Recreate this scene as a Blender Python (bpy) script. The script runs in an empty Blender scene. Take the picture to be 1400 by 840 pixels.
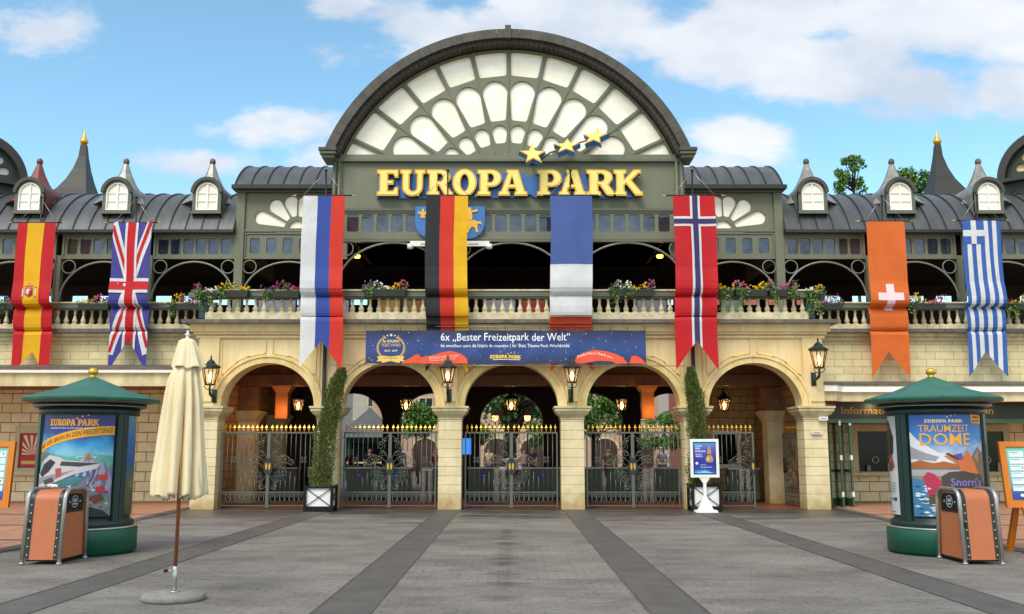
import bpy, bmesh, math, random
from math import sin, cos, tan, pi, atan, atan2, sqrt, radians
from mathutils import Vector, Matrix
from mathutils.geometry import tessellate_polygon
scene = bpy.context.scene
COL = scene.collection
F = 1280.0; PITCH = atan(195/1280.0); H = 1.65
CP, SP = cos(PITCH), sin(PITCH)
# surveying helpers: where a sight line meets the vertical plane at depth Y, or the ground
def Z(py, Y):
    b = (420-py)/F
    return H + Y/(CP-b*SP)*(SP+b*CP)
def X(px, py, Y):
    b = (420-py)/F
    return (px-700)/F*Y/(CP-b*SP)
def YG(py):
    b = (420-py)/F
    return -H/(SP+b*CP)*(CP-b*SP)
# ------------------------------------------------------------------ materials
MATS = {}
def hexc(h):
    h = h.lstrip('#'); o = []
    for i in (0, 2, 4):
        c = int(h[i:i+2], 16)/255
        o.append(c/12.92 if c <= .04045 else ((c+.055)/1.055)**2.4)
    return tuple(o)
def mat(name, col, rough=.6, metal=0, var=.12, scale=6, bump=0, bscale=40, spec=.5, stretch=(1,1,1), col2=None, emit=0, detail=4):
    if name in MATS: return MATS[name]
    m = bpy.data.materials.new(name); m.use_nodes = True
    nt = m.node_tree; N = nt.nodes; L = nt.links
    b = N['Principled BSDF']; b.inputs['Roughness'].default_value = rough; b.inputs['Metallic'].default_value = metal
    b.inputs['Specular IOR Level'].default_value = spec
    tc = N.new('ShaderNodeTexCoord'); mp = N.new('ShaderNodeMapping'); mp.inputs['Scale'].default_value = stretch
    L.new(tc.outputs['Object'], mp.inputs['Vector'])
    if isinstance(col, str): col = hexc(col)
    if var or col2:
        n = N.new('ShaderNodeTexNoise'); n.inputs['Scale'].default_value = scale; n.inputs['Detail'].default_value = detail
        n.inputs['Roughness'].default_value = .65
        L.new(mp.outputs['Vector'], n.inputs['Vector'])
        r = N.new('ShaderNodeValToRGB'); r.color_ramp.elements[0].position = .3; r.color_ramp.elements[1].position = .7
        if isinstance(col2, str): col2 = hexc(col2)
        a = col2 if col2 else tuple(max(0, c*(1-var)) for c in col)
        c_ = col if col2 else tuple(min(1, c*(1+var)) for c in col)
        r.color_ramp.elements[0].color = (*a, 1); r.color_ramp.elements[1].color = (*c_, 1)
        L.new(n.outputs['Fac'], r.inputs['Fac']); L.new(r.outputs['Color'], b.inputs['Base Color'])
    else:
        b.inputs['Base Color'].default_value = (*col, 1)
    if emit:
        b.inputs['Emission Color'].default_value = (*col, 1); b.inputs['Emission Strength'].default_value = emit
    if bump:
        n2 = N.new('ShaderNodeTexNoise'); n2.inputs['Scale'].default_value = bscale; n2.inputs['Detail'].default_value = 5
        L.new(tc.outputs['Object'], n2.inputs['Vector'])
        bp = N.new('ShaderNodeBump'); bp.inputs['Strength'].default_value = bump; bp.inputs['Distance'].default_value = .02
        L.new(n2.outputs['Fac'], bp.inputs['Height']); L.new(bp.outputs['Normal'], b.inputs['Normal'])
    MATS[name] = m; return m
def ink(h, rough=.5, emit=0):
    return mat('print_'+h.lstrip('#')+('e' if emit else ''), h, rough=rough, var=.05, scale=3, emit=emit)
def cloth(h):
    k = 'cloth_'+h.lstrip('#')
    if k in MATS: return MATS[k]
    m = mat(k, h, rough=.7, var=.09, scale=1.6, bump=.5, bscale=2.6); nt = m.node_tree; N = nt.nodes; L = nt.links
    b = N['Principled BSDF']; tr = N.new('ShaderNodeBsdfTranslucent'); tp = N.new('ShaderNodeBsdfTransparent'); tp.inputs[0].default_value = (*hexc(h), 1)
    c = b.inputs['Base Color'].links[0].from_socket; L.new(c, tr.inputs[0])
    m1 = N.new('ShaderNodeMixShader'); m1.inputs[0].default_value = .18; L.new(b.outputs[0], m1.inputs[1]); L.new(tr.outputs[0], m1.inputs[2])
    m2 = N.new('ShaderNodeMixShader'); m2.inputs[0].default_value = .1; L.new(m1.outputs[0], m2.inputs[1]); L.new(tp.outputs[0], m2.inputs[2])
    L.new(m2.outputs[0], N['Material Output'].inputs[0]); return m
def gradmat(name, stops, z0, z1, rough=.35, axis='Z'):
    """printed colour ramp between two heights"""
    m = bpy.data.materials.new(name); m.use_nodes = True; nt = m.node_tree; N = nt.nodes; L = nt.links
    b = N['Principled BSDF']; b.inputs['Roughness'].default_value = rough
    tc = N.new('ShaderNodeTexCoord'); s = N.new('ShaderNodeSeparateXYZ'); L.new(tc.outputs['Object'], s.inputs[0])
    n = N.new('ShaderNodeTexNoise'); n.inputs['Scale'].default_value = 4; n.inputs['Detail'].default_value = 6; L.new(tc.outputs['Object'], n.inputs['Vector'])
    mr = N.new('ShaderNodeMapRange'); mr.inputs[1].default_value = z0; mr.inputs[2].default_value = z1
    L.new(s.outputs[axis], mr.inputs[0])
    ad = N.new('ShaderNodeMath'); ad.operation = 'MULTIPLY_ADD'; ad.inputs[1].default_value = .34; ad.inputs[2].default_value = -.17
    L.new(n.outputs['Fac'], ad.inputs[0])
    a2 = N.new('ShaderNodeMath'); a2.operation = 'ADD'; L.new(mr.outputs[0], a2.inputs[0]); L.new(ad.outputs[0], a2.inputs[1])
    r = N.new('ShaderNodeValToRGB'); els = r.color_ramp.elements
    els[0].position = stops[0][0]; els[0].color = (*hexc(stops[0][1]), 1)
    els[1].position = stops[-1][0]; els[1].color = (*hexc(stops[-1][1]), 1)
    for p, c in stops[1:-1]:
        e = els.new(p); e.color = (*hexc(c), 1)
    L.new(a2.outputs[0], r.inputs['Fac']); L.new(r.outputs['Color'], b.inputs['Base Color'])
    return m
def brickmat(name, c1, c2, mortar, w, h, msize=.012, rough=.8, rot='XZ', bump=.5, offs=.5, var=.1):
    m = bpy.data.materials.new(name); m.use_nodes = True; nt = m.node_tree; N = nt.nodes; L = nt.links
    b = N['Principled BSDF']; b.inputs['Roughness'].default_value = rough
    tc = N.new('ShaderNodeTexCoord'); s = N.new('ShaderNodeSeparateXYZ'); c = N.new('ShaderNodeCombineXYZ')
    L.new(tc.outputs['Object'], s.inputs[0])
    L.new(s.outputs[rot[0]], c.inputs[0]); L.new(s.outputs[rot[1]], c.inputs[1])
    br = N.new('ShaderNodeTexBrick'); br.offset = offs
    br.inputs['Scale'].default_value = 1; br.inputs['Brick Width'].default_value = w; br.inputs['Row Height'].default_value = h
    br.inputs['Mortar Size'].default_value = msize; br.inputs['Mortar Smooth'].default_value = .3; br.inputs['Bias'].default_value = -.2
    br.inputs['Color1'].default_value = (*hexc(c1), 1); br.inputs['Color2'].default_value = (*hexc(c2), 1); br.inputs['Mortar'].default_value = (*hexc(mortar), 1)
    L.new(c.outputs[0], br.inputs['Vector'])
    n = N.new('ShaderNodeTexNoise'); n.inputs['Scale'].default_value = 3.5; n.inputs['Detail'].default_value = 8; n.inputs['Roughness'].default_value = .7
    L.new(tc.outputs['Object'], n.inputs['Vector'])
    mr = N.new('ShaderNodeMapRange'); mr.inputs[1].default_value = .3; mr.inputs[2].default_value = .7; mr.inputs[3].default_value = 1-var*1.5; mr.inputs[4].default_value = 1+var
    L.new(n.outputs['Fac'], mr.inputs[0])
    mx = N.new('ShaderNodeVectorMath'); mx.operation = 'SCALE'; L.new(br.outputs['Color'], mx.inputs[0]); L.new(mr.outputs[0], mx.inputs['Scale'])
    L.new(mx.outputs[0], b.inputs['Base Color'])
    bp = N.new('ShaderNodeBump'); bp.inputs['Strength'].default_value = bump; bp.inputs['Distance'].default_value = .015; bp.invert = True
    L.new(br.outputs['Fac'], bp.inputs['Height']); L.new(bp.outputs['Normal'], b.inputs['Normal'])
    return m
# shared materials
STUCCO = mat('cream_stucco', '#efdcae', rough=.85, var=.0, scale=1.7, detail=9, col2='#d4bd88', stretch=(1,1,.35), bump=.1, bscale=30)
STUCCO_L = mat('pale_stone_trim', '#dccfa6', rough=.8, scale=2.2, col2='#b5a67e', stretch=(1,1,.4), bump=.15, bscale=30)
ARCHM = mat('arch_moulding', '#ecd9a0', rough=.8, scale=2.5, detail=8, col2='#ccb070', bump=.1)
PIER = mat('pier_stone', '#e6d8b0', rough=.8, scale=1.8, col2='#ccbc92', bump=.15, bscale=25)
BALM = mat('balustrade_stone', '#dfd5b4', rough=.75, scale=5, col2='#b3a582', bump=.15)
LEAD = mat('weathered_lead', '#6f6a62', rough=.6, scale=4, col2='#4c4740', bump=.2, bscale=20)
GREEN = mat('grey_green_paint', '#6b6f5b', rough=.55, var=.08, scale=1.5, stretch=(1,1,.3))
GREEN_D = mat('grey_green_trim', '#5c6252', rough=.5, var=.08, scale=3)
GREEN_K = mat('deep_green_paint', '#1f453a', rough=.35, var=.08, scale=3)
ROOF = mat('standing_seam_zinc', '#565a5b', rough=.42, metal=.25, scale=2.2, col2='#444749', stretch=(1.5,.5,.5))
SEAM = mat('zinc_seam', '#303336', rough=.4, metal=.3, var=.1)
GUTTER = mat('dark_gutter', '#2e302d', rough=.4, metal=.3, var=.1)
RIM = mat('lead_capping', '#4e4d45', rough=.6, scale=2.2, col2='#373630', bump=.3, bscale=14)
RIMR = mat('red_brown_fascia', '#4a3f38', rough=.7, scale=9, col2='#35302b', bump=.3)
GLASSW = mat('white_curtained_glass', '#fffdf2', rough=.1, scale=1.4, col2='#ece5c6', detail=7, spec=1, stretch=(1,1,1.6), bump=.8, bscale=1.6)
IRON = mat('grey_iron', '#636860', rough=.4, metal=.3, var=.15, scale=12)
IRONL = mat('light_grey_iron_tube', '#7d8279', rough=.45, metal=.2, var=.1)
BLACKI = mat('black_iron', '#17191a', rough=.4, metal=.4, var=.1)
BRONZE = mat('green_bronze', '#3c4a48', rough=.5, metal=.5, scale=20, col2='#28302e')
GOLD = mat('gilded_metal', '#e0b04a', rough=.3, metal=.65, var=.15, scale=20)
STEEL = mat('brushed_steel', '#b4b6b3', rough=.32, metal=.8, var=.08, scale=10)
GALV = mat('galvanised_sheet', '#a3a4a0', rough=.45, metal=.35, scale=4, col2='#75706a', detail=8)
RUSTY = mat('oxide_red_sheet', '#7a3530', rough=.5, scale=5, col2='#6a403a', metal=.2, detail=8)
SLATE = mat('dark_slate_cladding', '#35352f', rough=.55, scale=6, col2='#2b2b27')
WOODD = mat('dark_brown_timber', '#8a5a38', rough=.6, scale=5, col2='#643e26', stretch=(6,6,.6))
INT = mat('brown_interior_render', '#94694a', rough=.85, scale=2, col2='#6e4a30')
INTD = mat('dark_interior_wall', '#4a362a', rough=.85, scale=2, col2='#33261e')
TERRA = mat('terracotta_render', '#8f5a32', rough=.7, scale=3, var=.15)
WHITE = mat('white_enamel', '#e9e9e6', rough=.35, var=.04)
ORANGE = mat('orange_painted_timber', '#d07818', rough=.45, var=.12, scale=6, stretch=(4,4,.6))
COPPER = mat('copper_paint', '#b46a44', rough=.5, metal=.0, var=.06, scale=3)
TEAL = mat('dark_teal_paint', '#132c2a', rough=.4, var=.08, scale=4)
TEALR = mat('green_cone_paint', '#266a58', rough=.42, scale=3.5, col2='#1e5646')
def streaks(m, amt=.16, base=.0, bcol=(.62,.5,.33), s1=(5,5,.35), tint=(.8,.72,.6)):
    """rain streaks and blotches with a shape of their own, multiplied into the base colour"""
    nt = m.node_tree; N = nt.nodes; L = nt.links; b = N['Principled BSDF']; src = b.inputs['Base Color'].links[0].from_socket
    tc = N.new('ShaderNodeTexCoord'); mp = N.new('ShaderNodeMapping'); mp.inputs['Scale'].default_value = s1; L.new(tc.outputs['Object'], mp.inputs[0])
    n = N.new('ShaderNodeTexNoise'); n.inputs['Scale'].default_value = 1.3; n.inputs['Detail'].default_value = 7; n.inputs['Roughness'].default_value = .68; L.new(mp.outputs[0], n.inputs['Vector'])
    r = N.new('ShaderNodeMapRange'); r.inputs[1].default_value = .5; r.inputs[2].default_value = .74; r.inputs[3].default_value = 0; r.inputs[4].default_value = min(1, amt*3.2); L.new(n.outputs['Fac'], r.inputs[0])
    mx = N.new('ShaderNodeMix'); mx.data_type = 'RGBA'; mx.blend_type = 'MULTIPLY'; L.new(r.outputs[0], mx.inputs[0]); L.new(src, mx.inputs[6]); mx.inputs[7].default_value = (*tint, 1); out = mx.outputs[2]
    if base:   # splash-back dirt on the lowest courses, ragged by noise
        sp = N.new('ShaderNodeSeparateXYZ'); L.new(tc.outputs['Object'], sp.inputs[0]); n2 = N.new('ShaderNodeTexNoise'); n2.inputs['Scale'].default_value = 4; n2.inputs['Detail'].default_value = 6; L.new(tc.outputs['Object'], n2.inputs['Vector'])
        a = N.new('ShaderNodeMath'); a.operation = 'MULTIPLY_ADD'; a.inputs[1].default_value = -.9; L.new(n2.outputs['Fac'], a.inputs[0]); L.new(sp.outputs['Z'], a.inputs[2])
        q = N.new('ShaderNodeMapRange'); q.inputs[1].default_value = -.45; q.inputs[2].default_value = .12; q.inputs[3].default_value = base; q.inputs[4].default_value = 0; L.new(a.outputs[0], q.inputs[0])
        m2 = N.new('ShaderNodeMix'); m2.data_type = 'RGBA'; m2.blend_type = 'MULTIPLY'; L.new(q.outputs[0], m2.inputs[0]); L.new(out, m2.inputs[6]); m2.inputs[7].default_value = (*bcol, 1); out = m2.outputs[2]
    L.new(out, b.inputs['Base Color'])
streaks(STUCCO, .2); streaks(PIER, .16, .9); streaks(STUCCO_L, .26); streaks(ARCHM, .2); streaks(BALM, .28, s1=(3,3,1.5), tint=(.6,.56,.45)); streaks(LEAD, .3, tint=(.5,.48,.45)); streaks(ROOF, .22, s1=(2,1,1), tint=(1.3,1.3,1.3)); streaks(GREEN, .14, s1=(4,4,.4), tint=(.75,.75,.72)); streaks(COPPER, .1, s1=(6,6,2)); streaks(TEALR, .16, s1=(4,4,2), tint=(.7,.75,.7))
def glassmat(name, tint, rough=.08, alpha=.35):
    if name in MATS: return MATS[name]
    m = bpy.data.materials.new(name); m.use_nodes = True; nt = m.node_tree; N = nt.nodes; L = nt.links
    b = N['Principled BSDF']; b.inputs['Base Color'].default_value = (*hexc(tint), 1); b.inputs['Roughness'].default_value = rough
    t = N.new('ShaderNodeBsdfTransparent'); mx = N.new('ShaderNodeMixShader'); mx.inputs[0].default_value = alpha
    L.new(t.outputs[0], mx.inputs[1]); L.new(b.outputs[0], mx.inputs[2]); L.new(mx.outputs[0], N['Material Output'].inputs[0])
    MATS[name] = m; return m
LAMPG = glassmat('lantern_glass', '#e8c9a0', .1, .22)
SKYG = mat('sky_reflecting_glass', '#5d6a75', rough=.04, metal=.55, scale=1.2, col2='#2c3238', spec=1)
DARKG = mat('dark_window_glass', '#0e1012', rough=.12, var=0, spec=.25)
def emis(name, col, s):
    if name in MATS: return MATS[name]
    m = bpy.data.materials.new(name); m.use_nodes = True; N = m.node_tree.nodes
    b = N['Principled BSDF']; b.inputs['Base Color'].default_value = (*hexc(col), 1)
    b.inputs['Emission Color'].default_value = (*hexc(col), 1); b.inputs['Emission Strength'].default_value = s
    MATS[name] = m; return m
FLAME = emis('lamp_flame', '#ffc068', 12)
# ------------------------------------------------------------------ mesh builder
class MB:
    def __init__(s): s.v = []; s.f = []; s.mi = []; s.mats = []; s.sm = []
    def m(s, mt):
        if mt not in s.mats: s.mats.append(mt)
        return s.mats.index(mt)
    def add(s, vs, fs, mt, smooth=False):
        o = len(s.v); k = s.m(mt)
        s.v += [tuple(v) for v in vs]
        for f in fs: s.f.append([i+o for i in f]); s.mi.append(k); s.sm.append(smooth)
    def box(s, x0, x1, y0, y1, z0, z1, mt):
        s.add([(x0,y0,z0),(x1,y0,z0),(x1,y1,z0),(x0,y1,z0),(x0,y0,z1),(x1,y0,z1),(x1,y1,z1),(x0,y1,z1)],
              [(0,3,2,1),(4,5,6,7),(0,1,5,4),(1,2,6,5),(2,3,7,6),(3,0,4,7)], mt)
    def hull(s, bot, top, mt):
        n = len(bot); s.add(list(bot)+list(top), [tuple(range(n))[::-1], tuple(range(n, 2*n))]+[(i,(i+1)%n,(i+1)%n+n,i+n) for i in range(n)], mt)
    def tube(s, pts, r, mt, seg=6, closed=False, smooth=True, r2=None):
        pts = [Vector(p) for p in pts]; n = len(pts); vs = []; fs = []
        prev = None
        for i, p in enumerate(pts):
            a = pts[(i-1) % n] if closed or i > 0 else p
            b = pts[(i+1) % n] if closed or i < n-1 else p
            t = (b-a).normalized() if (b-a).length > 1e-9 else Vector((0,0,1))
            if prev is None:
                ref = Vector((0,1,0)) if abs(t.y) < .9 else Vector((1,0,0))
            else: ref = prev
            u = (ref - t*ref.dot(t)).normalized(); prev = u; w = t.cross(u)
            rr = r if r2 is None else r+(r2-r)*i/max(1, n-1)
            for k in range(seg):
                a_ = 2*pi*k/seg; vs.append(p+u*cos(a_)*rr+w*sin(a_)*rr)
        m_ = n if closed else n-1
        for i in range(m_):
            for k in range(seg):
                a0 = i*seg+k; a1 = i*seg+(k+1) % seg; b0 = ((i+1) % n)*seg+k; b1 = ((i+1) % n)*seg+(k+1) % seg
                fs.append((a0, a1, b1, b0))
        if not closed:
            fs.append(tuple(range(seg))[::-1]); fs.append(tuple(range((n-1)*seg, n*seg)))
        s.add(vs, fs, mt, smooth)
    def lathe(s, prof, cx, cy, mt, seg=16, smooth=True, a0=0, ph=0, sx=1, sy=1):
        n = len(prof); vs = []; fs = []
        for k in range(seg):
            a = 2*pi*k/seg+ph
            for r, z in prof: vs.append((cx+cos(a)*r*sx, cy+sin(a)*r*sy, z))
        for k in range(seg):
            k2 = (k+1) % seg
            for i in range(n-1): fs.append((k*n+i, k2*n+i, k2*n+i+1, k*n+i+1))
        fs.append(tuple(k*n for k in range(seg))[::-1]); fs.append(tuple(k*n+n-1 for k in range(seg)))
        s.add(vs, fs, mt, smooth)
    def slab(s, loops, y0, y1, mt, mside=None, mapf=None):
        """loops of (x,z), the first outer and the rest holes; a solid from y0 (front) to y1"""
        fl = [p for l in loops for p in l]
        tr = tessellate_polygon([[Vector((p[0], p[1], 0)) for p in l] for l in loops])
        def orient(t):
            a, b, c = (fl[i] for i in t)
            return (b[0]-a[0])*(c[1]-a[1])-(b[1]-a[1])*(c[0]-a[0])
        tr = [t if orient(t) > 0 else (t[0], t[2], t[1]) for t in tr if abs(orient(t)) > 1e-12]
        mf = mapf or (lambda x, y, z: (x, y, z))
        s.add([mf(p[0], y0, p[1]) for p in fl], tr, mt)
        s.add([mf(p[0], y1, p[1]) for p in fl], [(t[0], t[2], t[1]) for t in tr], mt)
        for li, l in enumerate(loops):
            ar = sum(l[i][0]*l[(i+1) % len(l)][1]-l[(i+1) % len(l)][0]*l[i][1] for i in range(len(l)))
            ll = l if (ar > 0) == (li == 0) else l[::-1]
            n = len(ll)
            s.add([mf(p[0], y0, p[1]) for p in ll]+[mf(p[0], y1, p[1]) for p in ll],
                  [(i+n, (i+1) % n+n, (i+1) % n, i)[::-1] if False else (i, i+n, (i+1) % n+n, (i+1) % n) for i in range(n)], mside or mt)
    def build(s, name, parent=None, bevel=0, loc=None, wn=False):
        me = bpy.data.meshes.new(name); me.from_pydata(s.v, [], s.f)
        for m_ in s.mats: me.materials.append(m_)
        me.polygons.foreach_set('material_index', s.mi); me.polygons.foreach_set('use_smooth', s.sm); me.update()
        o = bpy.data.objects.new(name, me); COL.objects.link(o)
        if bevel:
            b = o.modifiers.new('bevel', 'BEVEL'); b.width = bevel; b.segments = 2; b.limit_method = 'ANGLE'; b.angle_limit = radians(40)
        if parent: setpar(o, parent)
        return o
def wm(o):
    """world matrix by hand (no depsgraph update needed)"""
    m = o.matrix_basis.copy()
    return m if not o.parent else wm(o.parent) @ o.matrix_parent_inverse @ m
def setpar(o, p):
    o.parent = p; o.matrix_parent_inverse = wm(p).inverted()
def thing(name, label, cat, loc=(0,0,0), group=None, rz=0):
    o = bpy.data.objects.new(name, None); COL.objects.link(o); o.location = loc; o.rotation_euler = (0,0,rz)
    o.empty_display_size = .2
    o['label'] = label; o['category'] = cat
    if group: o['group'] = group
    return o
def tag(o, label, cat, group=None):
    o['label'] = label; o['category'] = cat
    if group: o['group'] = group
    return o
def struct(o): o['kind'] = 'structure'; return o
CH = {}
def copy_tree(root, loc=None, rz=None, label=None, group=None):
    kids = {}
    for o in bpy.data.objects:
        if o.parent: kids.setdefault(o.parent.name, []).append(o)
    def rec(o, par):
        c = o.copy(); COL.objects.link(c)
        if par: c.parent = par; c.matrix_parent_inverse = o.matrix_parent_inverse.copy()
        for k in kids.get(o.name, []): rec(k, c)
        return c
    r = rec(root, None)
    if loc is not None: r.location = loc
    if rz is not None: r.rotation_euler = (0,0,rz)
    if label: r['label'] = label
    if group: r['group'] = group
    return r
# 2D shape helpers
def arc(cx, cz, rx, rz, a0, a1, n=16): return [(cx+rx*cos(radians(a0+(a1-a0)*i/n)), cz+rz*sin(radians(a0+(a1-a0)*i/n))) for i in range(n+1)]
def rect(x0, x1, z0, z1): return [(x0,z0),(x1,z0),(x1,z1),(x0,z1)]
def rrect(x0, x1, z0, z1, r, n=4):
    return arc(x1-r,z0+r,r,r,-90,0,n)+arc(x1-r,z1-r,r,r,0,90,n)+arc(x0+r,z1-r,r,r,90,180,n)+arc(x0+r,z0+r,r,r,180,270,n)
def star(cx, cz, r, rot=90, k=.42, sq=1): return [(cx+(r if i%2==0 else r*k)*cos(radians(rot+36*i)), cz+sq*(r if i%2==0 else r*k)*sin(radians(rot+36*i))) for i in range(10)]
def roundp(pts, rad, n=4):
    out = []; m_ = len(pts)
    for i in range(m_):
        p = Vector(pts[i]); a = Vector(pts[i-1])-p; b = Vector(pts[(i+1) % m_])-p
        la, lb = a.length, b.length
        if la < 1e-6 or lb < 1e-6: continue
        ang = a.angle(b)
        if ang > radians(160): out.append(tuple(p)); continue
        d = min(rad, la*.45, lb*.45)
        p0 = p+a/la*d; p1 = p+b/lb*d
        for k in range(n+1):
            t = k/n; out.append(tuple((1-t)**2*p0+2*t*(1-t)*p+t*t*p1))
    return out
def cliphalf(pts, z0):
    out = []
    for i in range(len(pts)):
        a, b = pts[i-1], pts[i]
        if (a[1] >= z0) != (b[1] >= z0):
            t = (z0-a[1])/(b[1]-a[1]); out.append((a[0]+t*(b[0]-a[0]), z0))
        if b[1] >= z0: out.append(b)
    return out
# text -> 2D mesh
TXT = {}
def text2d(s, bold=0):
    if 'M' in s or 'W' in s: bold = min(bold, .004)
    k = (s, bold)
    if k in TXT: return TXT[k]
    c = bpy.data.curves.new('t', 'FONT'); c.body = s; c.offset = bold; c.resolution_u = 2
    o = bpy.data.objects.new('t', c); COL.objects.link(o)
    dg = bpy.context.evaluated_depsgraph_get(); me = bpy.data.meshes.new_from_object(o.evaluated_get(dg))
    vs = [(v.co.x, v.co.y) for v in me.vertices]; fs = [tuple(p.vertices) for p in me.polygons]
    bpy.data.objects.remove(o); bpy.data.curves.remove(c); bpy.data.meshes.remove(me)
    TXT[k] = (vs, fs); return TXT[k]
class Gfx:
    """flat artwork: coloured shapes in (u,v), layered, cut on a grid and laid on any surface by a map"""
    def __init__(s): s.items = []
    def poly(s, loops, mt, layer=1):
        if loops and isinstance(loops[0][0], (int, float)): loops = [loops]
        fl = [p for l in loops for p in l]
        tr = tessellate_polygon([[Vector((p[0], p[1], 0)) for p in l] for l in loops])
        s.items.append((fl, tr, mt, layer)); return s
    def text(s, t, x0, y0, w, h, mt, layer=3, bold=.02, arcf=None, rot=0):
        vs, fs = text2d(t, bold)
        ax = min(v[0] for v in vs); bx = max(v[0] for v in vs); ay = min(v[1] for v in vs); by = max(v[1] for v in vs)
        out = []
        for v in vs:
            x = x0+(v[0]-ax)/(bx-ax)*w; y = y0+(v[1]-ay)/(by-ay)*h
            if arcf: y += arcf(x)
            if rot:
                dx, dy = x-x0, y-y0; x = x0+dx*cos(rot)-dy*sin(rot); y = y0+dx*sin(rot)+dy*cos(rot)
            out.append((x, y))
        s.items.append((out, fs, mt, layer)); return s
    def line(s, p, q, w, mt, layer=2):
        d = Vector(q)-Vector(p); n = Vector((-d.y, d.x)).normalized()*w/2; p = Vector(p); q = Vector(q)
        return s.poly([tuple(p-n), tuple(q-n), tuple(q+n), tuple(p+n)], mt, layer)
    def build(s, name, parent, mapf, ug=(), vg=(), eps=.003, smooth=False):
        mb = MB()
        for vs, fs, mt, layer in s.items:
            bm = bmesh.new(); bv = [bm.verts.new((x, y, 0)) for x, y in vs]
            for f in fs:
                if len(set(f)) < 3: continue
                try: bm.faces.new([bv[i] for i in f])
                except ValueError: pass
            for g in ug:
                bmesh.ops.bisect_plane(bm, geom=bm.verts[:]+bm.edges[:]+bm.faces[:], plane_co=(g,0,0), plane_no=(1,0,0))
            for g in vg:
                bmesh.ops.bisect_plane(bm, geom=bm.verts[:]+bm.edges[:]+bm.faces[:], plane_co=(0,g,0), plane_no=(0,1,0))
            bm.verts.index_update()
            P_ = [mapf(v.co.x, v.co.y, layer*eps) for v in bm.verts]
            fl = []
            for f in bm.faces:
                ix = [v.index for v in f.verts]
                if f.normal.z < 0: ix = ix[::-1]
                fl.append(ix)
            mb.add(P_, fl, mt, smooth); bm.free()
        return mb.build(name, parent)
# the park's slab-serif lettering
def G_(c):
    if c == 'E': return .80, [[(0,0),(.8,0),(.8,.34),(.67,.34),(.6,.2),(.42,.2),(.42,.42),(.62,.42),(.62,.6),(.42,.6),(.42,.82),(.6,.82),(.67,.68),(.8,.68),(.8,1),(0,1),(0,.85),(.09,.8),(.09,.2),(0,.15)]]
    if c == 'U': return .95, [[(0,1),(0,.85),(.08,.81)]+arc(.47,.34,.39,.36,180,360,14)+[(.86,.81),(.95,.85),(.95,1),(.55,1),(.55,.85),(.62,.81)]+arc(.49,.32,.13,.14,0,-180,8)+[(.36,.81),(.43,.85),(.43,1)]]
    if c == 'P': return .93, [[(0,0),(.51,0),(.51,.15),(.42,.19),(.42,.33)]+arc(.56,.665,.37,.335,-90,90,12)+[(0,1),(0,.85),(.09,.8),(.09,.2),(0,.15)], [(.42,.52),(.5,.52)]+arc(.5,.675,.12,.155,-90,90,8)+[(.42,.83)]]
    if c == 'R': return 1.0, [[(0,0),(.5,0),(.5,.15),(.42,.19),(.42,.4),(.47,.38),(.66,.06),(.74,0),(1.02,0),(1.02,.15),(.95,.17),(.78,.41)]+arc(.56,.7,.36,.3,-35,90,10)+[(0,1),(0,.85),(.09,.8),(.09,.2),(0,.15)], [(.42,.55),(.5,.55)]+arc(.5,.69,.12,.14,-90,90,8)+[(.42,.83)]]
    if c == 'O': return .95, [arc(.475,.5,.475,.53,0,360,28)[:-1], arc(.475,.5,.15,.31,0,360,18)[:-1]]
    if c == 'A': return 1.08, [[(0,0),(.43,0),(.43,.15),(.37,.18),(.4,.28),(.62,.28),(.66,.18),(.6,.15),(.6,0),(1.09,0),(1.09,.15),(1.0,.2),(.76,1),(.3,1),(.3,.88),(.34,.85),(.1,.19),(0,.15)], [(.44,.44),(.585,.44),(.515,.74)]]
    if c == 'K': return 1.08, [[(0,0),(.48,0),(.48,.15),(.41,.19),(.41,.4),(.47,.44),(.8,0),(1.08,0),(1.08,.16),(1.02,.17),(.68,.59),(.92,.83),(1.02,.84),(1.02,1),(.75,1),(.41,.64),(.41,.81),(.48,.85),(.48,1),(0,1),(0,.85),(.09,.8),(.09,.2),(0,.15)]]
    raise KeyError
LETTX = [('E',515.5,545),('U',547,582),('R',583.5,619),('O',618.5,652),('P',652.5,686),('A',681.5,720.5),('P',734,768),('A',763.5,801),('R',801.5,841),('K',838.5,878.5)]
def logo(g, x0, y0, w, mt, layer=3, h=None, stars=True):
    """the small printed version of the sign"""
    s = w/363.0; h = h or 37*s
    for c, a, b in LETTX:
        gw, loops = G_(c); sx = (b-a)*s/gw
        g.poly([[(x0+(a-515.5)*s+p[0]*sx, y0+p[1]*h) for p in l] for l in loops], mt, layer)
    if stars:
        for (a, b, r) in ((727,52,14),(765,64,12),(805,74,11)):
            g.poly(star(x0+(a-515.5)*s, y0+b*s*1.05, r*s, 90-20, sq=.8), mt, layer)
def leafball(mb, pts, size, mt_list, rnd, n_per=1):
    """leaf-sized quads at points"""
    for p in pts:
        a = rnd.uniform(0, 2*pi); t = rnd.uniform(-1, 1); b = sqrt(1-t*t)
        n = Vector((b*cos(a), b*sin(a), t)); u = n.orthogonal().normalized(); w = n.cross(u)
        r = rnd.uniform(0, 2*pi); u, w = u*cos(r)+w*sin(r), w*cos(r)-u*sin(r)
        s1 = size*rnd.uniform(.6, 1.3); s2 = s1*rnd.uniform(.4, .7); p = Vector(p)
        mb.add([p-u*s1, p+w*s2, p+u*s1, p-w*s2], [(0,1,2,3)], rnd.choice(mt_list))
def pl(loc, col, e, r=.08):
    l = bpy.data.lights.new('lamp_light', 'POINT'); l.energy = e; l.color = col; l.shadow_soft_size = r
    o = bpy.data.objects.new('lamp_light', l); COL.objects.link(o); o.location = loc; return o
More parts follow.
